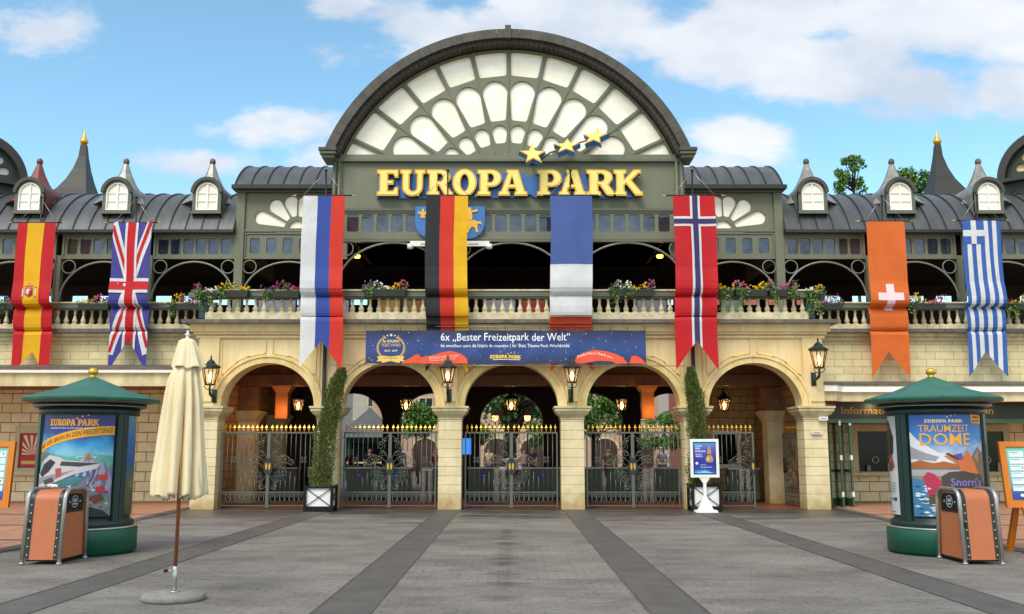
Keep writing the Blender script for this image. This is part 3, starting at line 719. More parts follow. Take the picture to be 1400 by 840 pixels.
for s in (-1, 1):
    xs = WPX[s]
    prs = [(xs[1]+.1, xs[0]-.14), (xs[2]+.1, xs[1]-.1), (xs[3]+.1, xs[2]-.1)] if s < 0 else [(xs[0]+.14, xs[1]-.1), (xs[1]+.1, xs[2]-.1), (xs[2]+.1, xs[3]-.1)]
    for a, b in prs: strip(a, b, YK, Z(326.5,YK), Z(348,YK), Z(354.5,YK), Z(320,YK), 6, .1, .33)
    a, b = (xs[0]+.14, t0) if s < 0 else (t1, xs[0]-.14)
    strip(a, b, YK, Z(325.5,YK), Z(347,YK), Z(354.5,YK), Z(318.5,YK), 6, .08, .33)
    # eaves of the wings
    x0, x1 = sorted((xs[0]+(-.14 if s < 0 else .14), s*23))
    mb = MB(); mb.box(x0, x1, YK-.12, YK+.1, Z(321,YK), Z(318,YK), GREEN_D); mb.box(x0, x1, YK-.32, YK+.1, Z(318,YK-.3), Z(314,YK-.3), GUTTER)
    mb.build('wing_eave', BLD)
# ---- wing roofs: ribbed half-barrels
def barrel(x0, x1, yc, ry, z0, rz, name, sx, cap0=True):
    mb = MB(); RR = (ry*ry+rz*rz)/(2*rz); A_ = math.asin(ry/RR)
    prof = [(yc-RR*sin(a), z0+rz-RR+RR*cos(a)) for a in [A_-2*A_*k/30 for k in range(31)]]
    n = len(prof); mb.add([(x0,y,z) for y, z in prof]+[(x1,y,z) for y, z in prof], [(i, i+n, i+n+1, i+1) for i in range(n-1)], ROOF, True)
    mb.add([(x0,y,z) for y, z in prof], [tuple(range(n))], GREEN_D); mb.add([(x1,y,z) for y, z in prof], [tuple(range(n))[::-1]], GREEN_D)
    o = mb.build(name, BLD)
    mb = MB(); x = x0+.02 if sx > 0 else x1-.02
    while x0 <= x <= x1:
        vs = []; k = 18
        pr = [(yc-RR*sin(a), z0+rz-RR+RR*cos(a), yc-(RR+.045)*sin(a), z0+rz-RR+(RR+.045)*cos(a)) for a in [A_*.99-1.29*A_*q/k for q in range(k+1)]]
        for q in pr: vs += [(x-.014,q[0],q[1]),(x-.014,q[2],q[3]),(x+.014,q[2],q[3]),(x+.014,q[0],q[1])]
        fs = []
        for q in range(k):
            for j in range(3): fs.append((q*4+j, q*4+j+1, q*4+j+5, q*4+j+4))
        mb.add(vs, fs, SEAM); x += sx*.52
    mb.build('standing_seams', o)
    return o
zwe = Z(316,29.5)
barrel(-23, WPX[-1][0]-.14, 32.55, 3.05, zwe, 1.93, 'wing_roof', -1)
barrel(WPX[1][0]+.14, 23, 32.55, 3.05, zwe, 1.93, 'wing_roof', 1)
# ---- flanking pavilions with half-round petal windows
for s in (-1, 1):
    xo = WPX[s][0]+s*.14; xi = t0 if s < 0 else t1
    x0, x1 = sorted((xo, xi))
    pz0, pz1 = Z(317.5,YK), Z(258,YK)
    cxf = X(406 if s < 0 else 989, 312, YK); k = .0236; cz = Z(312.5, YK)
    holes = []
    for a in (17, 46, 76, 104, 134, 163):
        r0, r1 = 17*k, (61 if a in (17,163) else 53 if a in (46,134) else 47)*k
        w1 = (9.5 if a in (17,163) else 9.8)*k; w0 = 3.4*k
        ca, sa = cos(radians(a)), sin(radians(a))
        loc_ = [(r0, w0), (r0, -w0)]+[(r1-w1+w1*cos(t), w1*sin(t)) for t in [radians(-90+180*q/12) for q in range(13)]]
        loc_ = roundp(loc_, .04, 3)
        h = [(cxf+p*ca-q*sa, cz+p*sa+q*ca) for p, q in loc_]
        h = cliphalf(h, cz+.0)
        holes.append(roundp(h, .03, 2))
    holes.append(arc(cxf, cz, 11.5*k, 10.5*k, 0, 180, 14))
    mb = MB(); mb.slab([rect(x0,x1,pz0,pz1)]+holes, YK-.02, YK+.04, GREEN)
    mb.slab([rect(x0,x1,pz0,pz1), rect(x0+.1,x1-.1,pz0+.07,pz1-.1)], YK-.06, YK-.02, GREEN)
    o = mb.build('petal_gable_panel', BLD)
    mb = MB(); mb.box(x0+.05, x1-.05, YK+.045, YK+.055, pz0, pz1, GLASSW); mb.build('petal_window_glass', o)
    # roof
    ze = Z(253.5,29.4); xe = X(317 if s < 0 else 1075.5, 253, 29.4)
    q0, q1 = sorted((xe, xi))
    barrel(q0+.06 if s<0 else q0, q1-.06 if s>0 else q1, 32.05, 2.57, ze, 1.28, 'pavilion_roof', s)
    mb = MB(); mb.box(q0, q1, 29.36, 29.62, ze-.11, ze+.02, GUTTER); mb.box(q0+.1, q1-.1, 29.6, 29.9, ze-.16, ze-.02, GREEN_D)
    xx0, xx1 = sorted((xe, xe-s*.25)); mb.box(xx0, xx1, 29.62, 34.3, ze-.11, ze-.005, GUTTER)
    mb.build('pavilion_gutter', BLD)
    mb = MB(); a, b = sorted((xo, xo-s*.15)); mb.box(a, b, YK+.2, 34.2, zst, ze, GREEN); mb.build('pavilion_side', BLD)
# ---- the fan gable
C0 = (X(694.5,215,YT)); ZS = Z(215.5,YT); kk = .02187
WW = 5.42; RR_ = 3.82; RO = (WW*WW+RR_*RR_)/(2*RR_); ZC = ZS+RR_-RO
fcx, fcz = C0+.02, ZS-72.5*kk
def oc(r, n=60, z0=ZS):
    a0 = math.asin((z0-ZC)/r); return [(C0+r*cos(a), ZC+r*sin(a)) for a in [a0+(pi-2*a0)*i/n for i in range(n+1)]]
Ri = RO-.43
zch = ZS+.06
def ray_outer(a, R):
    # distance from fan centre to circle R (centre C0,ZC) along angle a
    dx, dz = cos(a), sin(a); ox, oz = fcx-C0, fcz-ZC
    bq = ox*dx+oz*dz; return -bq+sqrt(bq*bq-(ox*ox+oz*oz-R*R))
holes = []
sec = 13.1; edges_ = [90-sec*i for i in range(-6, 7)]
hw = 3.1*kk
def secpoly(a0, a1, r0, r1, rounded, outerarc=False):
    """sector between two rays with constant-width mullions"""
    am = (a0+a1)/2; h = radians(abs(a1-a0)/2); pts = []
    def at(r, side):
        off = r*math.tan(h)-hw/cos(h) if r*math.tan(h) > hw else .001
        return off
    R0 = r0; ca, sa = cos(radians(am)), sin(radians(am))
    L_ = []
    if outerarc:
        nn_ = 6; up = []
        for i in range(nn_+1):
            t = -1+2*i/nn_
            aa = radians(am)+h*t*(1-hw/(r1*sin(h)))
            rr = ray_outer(aa, Ri-.07); up.append((rr*cos(aa-radians(am)), rr*sin(aa-radians(am))))
        L_ = [(R0, at(R0,1)), (R0, -at(R0,1))]+up
    elif rounded:
        w_ = at(r1, 1)*.97; cxx = r1-w_
        L_ = [(R0, at(R0,1)*.93), (R0, -at(R0,1)*.93)]+[(cxx+w_*cos(t), w_*sin(t)) for t in [radians(-90+15*q) for q in range(13)]]
    out = [(fcx+p*ca-q*sa, fcz+p*sa+q*ca) for p, q in L_]
    out = cliphalf(out, zch+.02)
    return out
for i in range(12):
    a0, a1 = edges_[i], edges_[i+1]
    am = (a0+a1)/2
    for (r0, r1, rd, oa) in ((189*kk, 225*kk, False, True), (125*kk, 183*kk, True, False), (93*kk, 119*kk, True, False)):
        if i in (0, 11) and not oa: continue
        h = secpoly(a0, a1, r0, r1, rd, oa)
        if len(h) < 3: continue
        ar = abs(sum(h[j][0]*h[(j+1) % len(h)][1]-h[(j+1) % len(h)][0]*h[j][1] for j in range(len(h))))/2
        if ar < .03: continue
        holes.append(roundp(h, .07, 3))
outer = [(C0+Ri*cos(a), ZC+Ri*sin(a)) for a in [math.asin((ZS-ZC)/Ri)+(pi-2*math.asin((ZS-ZC)/Ri))*i/60 for i in range(61)]]
mb = MB(); mb.slab([outer]+holes, YT-.02, YT+.05, GREEN)
for e in edges_[1:-1]:   # raised line down each mullion
    a = radians(e); r0 = max(80*kk, (zch-fcz)/max(.01, sin(a))); r1 = ray_outer(a, Ri)
    p = Vector((fcx+r0*cos(a), fcz+r0*sin(a))); q = Vector((fcx+r1*cos(a), fcz+r1*sin(a))); nrm = Vector((-sin(a), cos(a)))*.018
    mb.slab([[tuple(p-nrm), tuple(q-nrm), tuple(q+nrm), tuple(p+nrm)]], YT-.045, YT-.02, GREEN)
FAN = mb.build('fan_window', BLD)
mb = MB(); mb.slab([[(C0+(Ri-.02)*cos(a), ZC+(Ri-.02)*sin(a)) for a in [math.asin((ZS-ZC)/Ri)+(pi-2*math.asin((ZS-ZC)/Ri))*i/60 for i in range(61)]]], YT+.06, YT+.08, GLASSW); mb.build('fan_window_glass', FAN)
# roof barrel and its blocky capping
mb = MB(); pr = oc(RO-.02); n = len(pr)
mb.add([(x,26.7,z) for x, z in pr]+[(x,33.5,z) for x, z in pr], [(i+1, i+n+1, i+n, i) for i in range(n-1)], ROOF, True)
mb.slab([oc(RO-.03)], 33.4, 33.5, GREEN_D)
mb.build('gable_roof', BLD)
mb = MB(); nb = 40; a0 = math.asin((ZS-ZC)/RO)
for i in range(nb):
    aa = a0+(pi-2*a0)*i/nb+.0006; ab = a0+(pi-2*a0)*(i+1)/nb-.0006
    dy = .002 if i % 2 else 0
    P4 = lambda a, r: (C0+r*cos(a), ZC+r*sin(a))
    mb.slab([[P4(aa, RO-.27), P4(ab, RO-.27), P4(ab, RO+.005+dy), P4(aa, RO+.005+dy)]], 26.46+dy, 27.6, RIM)
o = mb.build('gable_capping', BLD, bevel=.004)
mb = MB(); nb = 84; a0 = math.asin((ZS-ZC)/(RO-.3))
for i in range(nb):
    aa = a0+(pi-2*a0)*i/nb+.001; ab = a0+(pi-2*a0)*(i+1)/nb-.001
    mb.slab([[P4(aa, RO-.4), P4(ab, RO-.4), P4(ab, RO-.27), P4(aa, RO-.27)]], 26.6, 27.1, RIMR)
mb.build('fascia_blocks', o)
mb = MB(); mb.box(C0-.09, C0+.09, 26.4, 27.0, ZC+RO-.3, ZC+RO+.1, RIM); mb.build('keystone', o)
# chord beam, sign panel, side bands
mb = MB()
zp0, zp1 = Z(288,YT), ZS-.02
mb.box(C0-WW+.2, C0+WW-.2, YT-.1, YT+.1, ZS-.12, ZS+.06, GREEN)
mb.box(C0-WW+.2, C0+WW-.2, YT-.14, YT-.1, ZS-.16, ZS-.1, GREEN_D)
mb.box(t0, t1, YT, YT+.1, zp0, ZS-.1, GREEN)
mb.box(t0, t1, YT-.07, YT-.001, zp0-.02, zp0+.06, GREEN_D)
for x in (t0+.02, t1-.3): mb.box(x, x+.28, YT-.06, YT-.001, Z(328,YT), ZS-.13, GREEN)
mb.box(t0, t1, YT-.03, YT+.12, Z(331,YT), Z(327.6,YT), GREEN_D)
mb.build('sign_wall', BLD)
for s in (-1, 1):
    xe = C0+s*(WW-.02); mb = MB(); a, b = sorted((xe-s*.35, xe+s*.12)); 
    mb.box(a, b, 26.42, 27.4, ZS-.06, ZS+.03, GREEN_D); mb.box(a+.05, b-.05, 26.5, 27.3, ZS-.16, ZS-.06, GREEN_D); mb.box(a-.03, b+.03, 26.38, 27.45, ZS+.03, ZS+.13, RIM)
    mb.build('gable_bracket', BLD, bevel=.01)
    mb = MB(); xw = C0+s*(WW-.28); mb.tube([(xw,26.85,ZS-.1),(xw,26.85,Z(330,YT))], .05, GREEN_D, 8); mb.tube([(xw-s*.13,26.9,ZS-.1),(xw-s*.13,26.9,ZFL)], .045, GREEN, 8); mb.build('rainwater_pipe', BLD)
    a, b = sorted((C0+s*(WW-.45), C0+s*(WW-.35))); mb = MB(); mb.box(a, b, YT+.1, 33.4, 8.3, ZS+.1, GREEN); mb.build('gable_side_wall', BLD)
for px in (444, 947.5):
    x = X(px, 500, 26.5); mb = MB(); mb.tube([(x,26.46,Z(446,26.46)),(x,26.46,2.9),(x+(.06 if px>700 else -.02),26.44,2.6),(x+(.06 if px>700 else -.02),26.44,.05)], .055, GUTTER, 8); mb.build('downpipe', BLD)
# ---- dormers
def dormer(x, s, clad, spire_m, pb):
    mb = MB(); Y = 29.72; w_ = .47; zb_ = Z(291,Y); zt_ = Z(244.5,Y); zsp = zt_-w_
    fr = [(x-w_,zb_),(x+w_,zb_)]+arc(x,zsp,w_,w_,0,180,18)
    wi = .355; inn = [(x-wi,zb_+.09),(x+wi,zb_+.09)]+arc(x,zsp-.02,wi,wi,0,180,16)
    mb.slab([fr, inn], Y, Y+.12, GREEN_D)
    mb.slab([arc(x,zsp,w_+.05,w_+.05,0,180,18)+arc(x,zsp,w_-.06,w_-.06,180,0,18)], Y-.08, Y+.02, RIM)
    mb.box(x-w_-.03, x+w_+.03, Y-.06, Y+.02, zb_-.04, zb_+.03, GREEN_D)
    # body running back into the roof
    n = 16; pr = [(x-w_,zb_-.1)]+arc(x,zsp,w_,w_,180,0,n)+[(x+w_,zb_-.1)]
    k = len(pr); mb.add([(a,Y+.05,b) for a, b in pr]+[(a,Y+1.9,b) for a, b in pr], [(i, i+k, i+k+1, i+1) for i in range(k-1)], clad, False)
    o = mb.build('dormer', BLD)
    g = MB(); g.slab([inn], Y+.06, Y+.07, GLASSW); g.build('dormer_glass', o)
    g = MB(); g.box(x-.03, x+.03, Y+.02, Y+.055, zb_+.09, zsp+wi-.02, WHITE)
    for q in (.33, .64): g.box(x-wi, x+wi, Y+.03, Y+.05, zb_+.09+(.97)*q*.9, zb_+.105+.97*q*.9+.01, WHITE)
    g.slab([inn, [(x-wi+.035,zb_+.12),(x+wi-.035,zb_+.12)]+arc(x,zsp-.02,wi-.035,wi-.035,0,180,16)], Y+.0, Y+.05, WHITE)
    g.build('glazing_bars', o)
    Ys = 30.8; xs_ = X({40:54.7,160:173,283:291,1111:1102,1231:1218.5,1352:1337}[pb],221,Ys)
    g = MB(); zz = lambda p: Z(p, Ys)
    g.lathe([(.98,zz(284)),(.78,zz(275)),(.56,zz(264)),(.36,zz(252)),(.21,zz(240)),(.12,zz(230)),(.075,zz(225))], xs_, Ys, spire_m, 8, smooth=False, ph=pi/8)
    g.build('dormer_spire', o)
    g = MB(); g.lathe([(.02,zz(226)),(.09,zz(224.5)),(.105,zz(221.5)),(.08,zz(218.5)),(.02,zz(217))], xs_, Ys, RUSTY if clad is RUSTY else LEAD, 12); g.build('ball_finial', o)
for p in (40, 160, 283): dormer(X(p,268,29.72), -1, RUSTY if p == 40 else GALV, RUSTY if p == 40 else GALV, p)
for p in (1111, 1231, 1352): dormer(X(p,268,29.72), 1, GALV, GALV, p)
# ---- dark flared spires behind the ridge
def spire(pxa, s):
    Y = 36; mb = MB(); rows = []
    for py, l, r in ((199,3.5,3.5),(215,5.5,4.5),(232,11,6),(248,18.5,8.5),(262,28,11.5),(275,40,15)):
        l, r = (l, r) if s < 0 else (r, l)
        xa, xb = X(pxa-l,py,Y), X(pxa+r,py,Y); h = (xb-xa)/2
        rows.append([(xa,Y-h,Z(py,Y)),(xb,Y-h,Z(py,Y)),(xb,Y+h,Z(py,Y)),(xa,Y+h,Z(py,Y))])
    for a, b in zip(rows[1:], rows): mb.hull(a, b, SLATE)
    o = mb.build('flared_spire', BLD)
    x = X(pxa, 195, Y); z = lambda p: Z(p, Y); g = MB()
    g.lathe([(.05,z(200)),(.1,z(199)),(.16,z(195)),(.17,z(193)),(.1,z(189.5)),(.05,z(186)),(.015,z(179)),(.005,z(176.5))], x, Y, GOLD, 12); g.build('gilded_finial', o)
    mb = MB(); 
spire(115, -1); spire(1281.5, 1)
# ---- end pavilions seen obliquely at both edges
PAVG = mat('pavilion_dark_paint', '#303a34', rough=.5, var=.1)
def endpav(s):
    e = thing('end_pavilion', 'dark end pavilion with an arched petal window at the %s edge of the hall roof' % ('left' if s < 0 else 'right'), 'pavilion',
              (X(-34 if s < 0 else 1436, 240, 31), 31.2, 0), rz=0)
    ex, ey = e.location.x, e.location.y
    th = radians(-52)*s*-1      # turn towards the square
    th = radians(42) if s < 0 else radians(-42)
    def mp_(u, d, z): return (ex+u*cos(th)-(-d)*-sin(th)*-1*-1 if False else ex+u*cos(th)-d*sin(th), ey+u*sin(th)+d*cos(th), z)
    R = 1.38; z0 = Z(243 if s < 0 else 238, 31.2); r2 = R-.3
    mb = MB(); holes = []
    for a in (14, 43, 72, 108, 137, 166):
        ca, sa = cos(radians(a)), sin(radians(a)); r0, r1, w1, w0 = .42, .98, .15, .07
        L_ = [(r0,w0),(r0,-w0)]+[(r1-w1+w1*cos(t), w1*sin(t)) for t in [radians(-90+180*q/8) for q in range(9)]]
        holes.append(roundp([(p*ca-q*sa, z0+.2+(p*sa+q*ca)) for p, q in L_], .04, 2))
    holes.append(arc(0, z0+.14, .26, .24, 0, 180, 10))
    mb.slab([[(-R,z0),(R,z0)]+arc(0,z0,R,R*1.05,0,180,24)]+holes, 0, .1, PAVG, mapf=lambda x,y,z: mp_(x,y,z))
    o = mb.build('arched_gable', e)
    GLY = mat('amber_glass' if s > 0 else 'pale_glass', '#d9c98c' if s > 0 else '#dfe6e0', rough=.15, var=.15, scale=3)
    g = MB(); g.slab([[(-R+.05,z0+.03),(R-.05,z0+.03)]+arc(0,z0,R-.05,R-.02,0,180,24)], .12, .14, GLY, mapf=lambda x,y,z: mp_(x,y,z)); g.build('petal_glass', o)
    g = MB(); g.slab([arc(0,z0-.05,R+.13,R*1.05+.16,0,180,24)+arc(0,z0-.05,R-.12,R*1.05-.14,180,0,24)], -.28, 3.5, SLATE, mapf=lambda x,y,z: mp_(x,y,z)); g.build('arched_hood', e)
    g = MB(); g.slab([rect(-R-.25,R+.25,z0-.12,z0)], -.35, 3.5, SLATE, mapf=lambda x,y,z: mp_(x,y,z)); g.build('ledge', e)
    g = MB(); hs = [arc(q, z0-.55, .13 if abs(q)<.8 else .1, .22 if abs(q)<.8 else .13, 0, 360, 14)[:-1] for q in (-1.05,-.62,-.2,.2,.62,1.05)]
    g.slab([rect(-R,R,z0-2.2,z0-.12)]+hs, -.02, .08, PAVG, mapf=lambda x,y,z: mp_(x,y,z)); g.slab([rect(-R,R,z0-2.2,z0-.12)], .3, 3.4, PAVG, mapf=lambda x,y,z: mp_(x,y,z))
    bo = g.build('pavilion_wall', e)
    g = MB(); g.slab([rect(-R+.05,R-.05,z0-.9,z0-.2)], .1, .12, GLY, mapf=lambda x,y,z: mp_(x,y,z)); g.build('porthole_glass', bo)
endpav(-1); endpav(1)

# ================================================================== balustrades
def balustrade(x0, x1, Y, label, spacing, n_posts=(), zr0=None, zr1=None, zb1=None, zb0=None, returns=0):
    t = thing('balustrade', label, 'balustrade', ((x0+x1)/2, Y, 0))
    mb = MB(); mb.box(x0, x1, Y-.1, Y+.14, zr0, zr1-.03, GREEN_D)
    mb.box(x0-.02, x1+.02, Y-.13, Y+.17, zr1-.03, zr1+.012, BALM)
    mb.tube([(x0,Y-.13,zr0+.06),(x1,Y-.13,zr0+.06)], .018, GREEN_D)
    mb.build('handrail', t)
    mb = MB(); mb.box(x0, x1, Y-.13, Y+.17, zb0, zb1, BALM); mb.build('plinth', t, bevel=.01)
    h = zr0-zb1
    n = int(round((x1-x0)/spacing)); first = None
    for i in range(n):
        x = x0+(i+.5)*(x1-x0)/n
        if first is None:
            b = MB(); b.box(x-.07,x+.07,Y-.06,Y+.08,zb1,zb1+.045,BALM)
            b.lathe([(.055,zb1+.045),(.075,zb1+.09),(.078,zb1+.14),(.055,zb1+h*.42),(.036,zb1+h*.6),(.034,zb1+h*.72),(.05,zb1+h*.78),(.036,zb1+h*.83),(.05,zb1+h*.92),(.06,zr0)], x, Y+.01, BALM, 10)
            first = b.build('baluster', t); fx = x
        else:
            c = first.copy(); COL.objects.link(c); c.location = (x-fx, random.uniform(-.004,.004), 0)
    return t
random.seed(3)
xl, xr = X(283,417,26.45), X(1103,417,26.45)
Bc = balustrade(xl, xr, 26.45, 'long central stone balustrade with grey green handrail over the five arches', .252, zr0=Z(408.5,26.4), zr1=Z(397,26.4), zb1=Z(428,26.4), zb0=Z(436.5,26.2)+.005)
for s, x in ((-1, xl-.08), (1, xr+.08)):
    mb = MB(); mb.box(x-.12, x+.12, 26.38, 26.62, ZFL+.02, Z(404,26.4), GREEN_K); mb.build('corner_post', Bc, bevel=.01)
    mb = MB(); a, b = sorted((x-s*.3, x+s*.42)); mb.box(a, b, 26.3, 26.75, Z(408,26.4), Z(401,26.4), GREEN_D); mb.box(a+.05, b-.05, 26.35, 26.7, Z(401,26.4), Z(397,26.4), GREEN_K); mb.build('corner_shelf', Bc, bevel=.01)
for s, lab in ((-1, 'shorter stone balustrade on the left wing behind the Spanish and British flags'), (1, 'shorter stone balustrade on the right wing behind the Swiss and Greek flags')):
    a, b = sorted((s*9.35, s*22)); balustrade(a, b, 29.25, lab, .272, zr0=Z(424,29.2), zr1=Z(414,29.2), zb1=Z(444,29.2), zb0=Z(449.8,29.1)+.005)
# ================================================================== lettering sign
def inset(l, d):
    """move every corner of a loop to its left-hand side by d (inwards for an anticlockwise loop)"""
    ar = sum(l[i][0]*l[(i+1) % len(l)][1]-l[(i+1) % len(l)][0]*l[i][1] for i in range(len(l)))
    if ar < 0: l = l[::-1]
    out = []
    for i in range(len(l)):
        p0, p1, p2 = Vector(l[i-1]), Vector(l[i]), Vector(l[(i+1) % len(l)])
        e1 = (p1-p0).normalized(); e2 = (p2-p1).normalized(); n1 = Vector((-e1.y, e1.x)); n2 = Vector((-e2.y, e2.x))
        m_ = n1+n2
        if m_.length < .3: m_ = n1; k = 1
        else: m_.normalize(); k = 1/max(.55, m_.dot(n1))
        out.append(tuple(p1+m_*d*k))
    return out
Ys = 26.72
SG = thing('lettering_sign', 'large yellow slab-serif lettering with blue backing and three gold stars on the gable wall', 'sign', (C0, YT, Z(268,YT)))
LY = mat('sign_yellow_edge', '#dca808', rough=.3, var=.05); LF = mat('sign_yellow_face', '#f0dc7e', rough=.3, var=.05, scale=3); LB = mat('sign_dark_side', '#2b2110', rough=.4); SB = mat('sign_blue', '#3a72b8', rough=.35, var=.1, scale=4)
zb_, zt_ = Z(268.5,Ys), Z(232.5,Ys); hh_ = zt_-zb_
def xs_(p): return X(p,250,Ys)
bl = [(513,266),(518,235),(640,232),(716,234),(724,240),(732,234),(872,234),(866,244),(866,266),(842,268),(733,267),(724,262),(716,267),(515,268)]
mb = MB(); mb.slab([[(xs_(a), Z(b,Ys)-.03) for a, b in bl]], YT-.1, YT-.002, SB)
mb.build('backing_panel', SG)
for c, a, b in LETTX:
    gw, loops = G_(c); xa, xb = xs_(a), xs_(b); sx = (xb-xa)/gw
    ls = [[(xa+p[0]*sx, zb_+p[1]*hh_) for p in l] for l in loops]
    mb = MB(); mb.slab(ls, Ys-.04, Ys+.16, LY, LB)
    mb.slab([inset(ls[0], .042)]+[inset(l, -.032) for l in ls[1:]], Ys-.052, Ys-.039, LF)
    mb.build('letter', SG)
for px, py, r, rx, ry, rz in ((728,213,19,-25,10,-6),(775,202,19,-38,-12,8),(814,189,19,-30,-25,18)):
    R3 = Matrix.Rotation(radians(rz),3,'Y') @ Matrix.Rotation(radians(rx),3,'X') @ Matrix.Rotation(radians(ry),3,'Z')
    yy = 26.25 if px < 740 else 26.4; cx, cz = X(px,py,yy), Z(py,yy)
    def mp_(x, y, z, R3=R3, cx=cx, cz=cz, yy=yy):
        v = R3 @ Vector((x, y, z)); return (cx+v.x, yy+v.y, cz+v.z)
    mb = MB(); mb.slab([star(0,0,r*.0215)], -.06, .12, LY, SB, mapf=mp_); mb.slab([star(0,0,r*.0215*.8)], -.075, -.062, LF, mapf=mp_)
    mb.build('star', SG)
mb = MB(); mb.tube([(X(a,b,26.5),26.5,Z(b,26.5)) for a, b in ((735,222),(752,209),(790,196),(820,187),(846,178))], .035, GREEN_D, r2=.015)
mb.tube([(X(728,222,26.4),26.35,Z(222,26.4)),(X(728,222,26.4),YT,Z(226,YT))], .03, BLACKI); mb.build('star_bracket', SG)
# ---- shields
GOLDP = mat('gold_leaf_paint', '#e5b63c', rough=.4, var=.12, scale=20)
def fleur(cx, cz, s):
    half = [(0,1.0),(.16,.72),(.2,.45),(.14,.2),(.34,.45),(.62,.5),(.8,.3),(.72,.08),(.55,.16),(.45,.0),(.3,-.12),(.24,-.25),(.38,-.32),(.36,-.5),(.26,-.62),(0,-.55)]
    return [(cx+x*s, cz+z*s) for x, z in half]+[(cx-x*s, cz+z*s) for x, z in half[::-1][1:-1]]
def shield(px0, px1, lab, kind):
    Y = 26.9; x0, x1 = X(px0,300,Y), X(px1,300,Y); z1, z0 = Z(283,Y), Z(327,Y); c = (x0+x1)/2; w_ = (x1-x0)/2
    t = thing('coat_of_arms', lab, 'shield', (c, Y, z0), group='heraldic shields above the central opening')
    o = [(x0,z1),(x0,z0+.5)]+[(c-w_*cos(a), z0+.5-.5*sin(a)) for a in [pi*k/16 for k in range(1,16)]]+[(x1,z0+.5),(x1,z1)]
    mb = MB(); mb.slab([o], Y-.05, Y+.05, SB); mb.build('shield_plate', t)
    mb = MB()
    if kind:
        for a, b in ((-.26,.26),(.26,.26),(0,-.22)):
            mb = MB(); mb.slab([fleur(c+a, (z0+z1)/2+b-.02, .19)], Y-.075, Y-.052, GOLDP); mb.build('fleur_de_lis', t)
        return
    else:
        m = (z0+z1)/2; q = c+.05
        horse = [(-.24,.02),(-.28,.12),(-.2,.16),(-.12,.06),(.1,.07),(.2,.02),(.3,.03),(.36,-.1),(.3,-.05),(.22,-.04),(.2,-.16),(.24,-.3),(.17,-.3),(.13,-.16),(.05,-.13),(-.02,-.2),(-.05,-.31),(-.11,-.31),(-.08,-.17),(-.14,-.1),(-.26,-.18),(-.3,-.14),(-.2,-.05)]
        rider = [(-.12,.07),(-.1,.22),(-.14,.3),(-.3,.34),(-.3,.38),(-.1,.38),(-.1,.43),(-.02,.45),(.03,.4),(.01,.35),(.2,.39),(.22,.33),(.04,.29),(.06,.18),(.05,.07)]
        mb.slab([[(q+x, m+z) for x, z in horse]], Y-.075, Y-.052, GOLDP); mb.slab([[(q+x, m+z) for x, z in rider]], Y-.085, Y-.055, GOLDP)
    mb.build('heraldic_charge', t)
shield(568, 613, 'blue shield with three gold fleurs-de-lis, left of the German flag', True)
shield(619, 663, 'blue shield with a gold horseman, right of the German flag', False)
Yn = 26.85; tt = thing('name_board', 'white scroll-ended board hanging under the two blue shields', 'board', (X(616,336,Yn),Yn,Z(336,Yn)))
mb = MB(); a, b = X(561,336,Yn), X(669,336,Yn); mb.box(a, b, Yn-.03, Yn+.04, Z(337,Yn), Z(330,Yn), WHITE)
for x in (a, b): mb.lathe([(.02,Z(341,Yn)),(.09,Z(340,Yn)),(.09,Z(334,Yn)),(.02,Z(333.5,Yn))], x, Yn, WHITE, 10)
mb.build('scroll', tt)
g = Gfx(); g.text('Restaurant', X(574,335,Yn), Z(335.3,Yn), .5, .06, ink('#9a6a62'), 1) if False else None
mb = MB()
for q0, q1 in ((575,590),(640,654)): mb.box(X(q0,335,Yn), X(q1,335,Yn), Yn-.036, Yn-.031, Z(335,Yn), Z(333.4,Yn), ink('#a88a86'))
mb.build('faded_writing', tt)

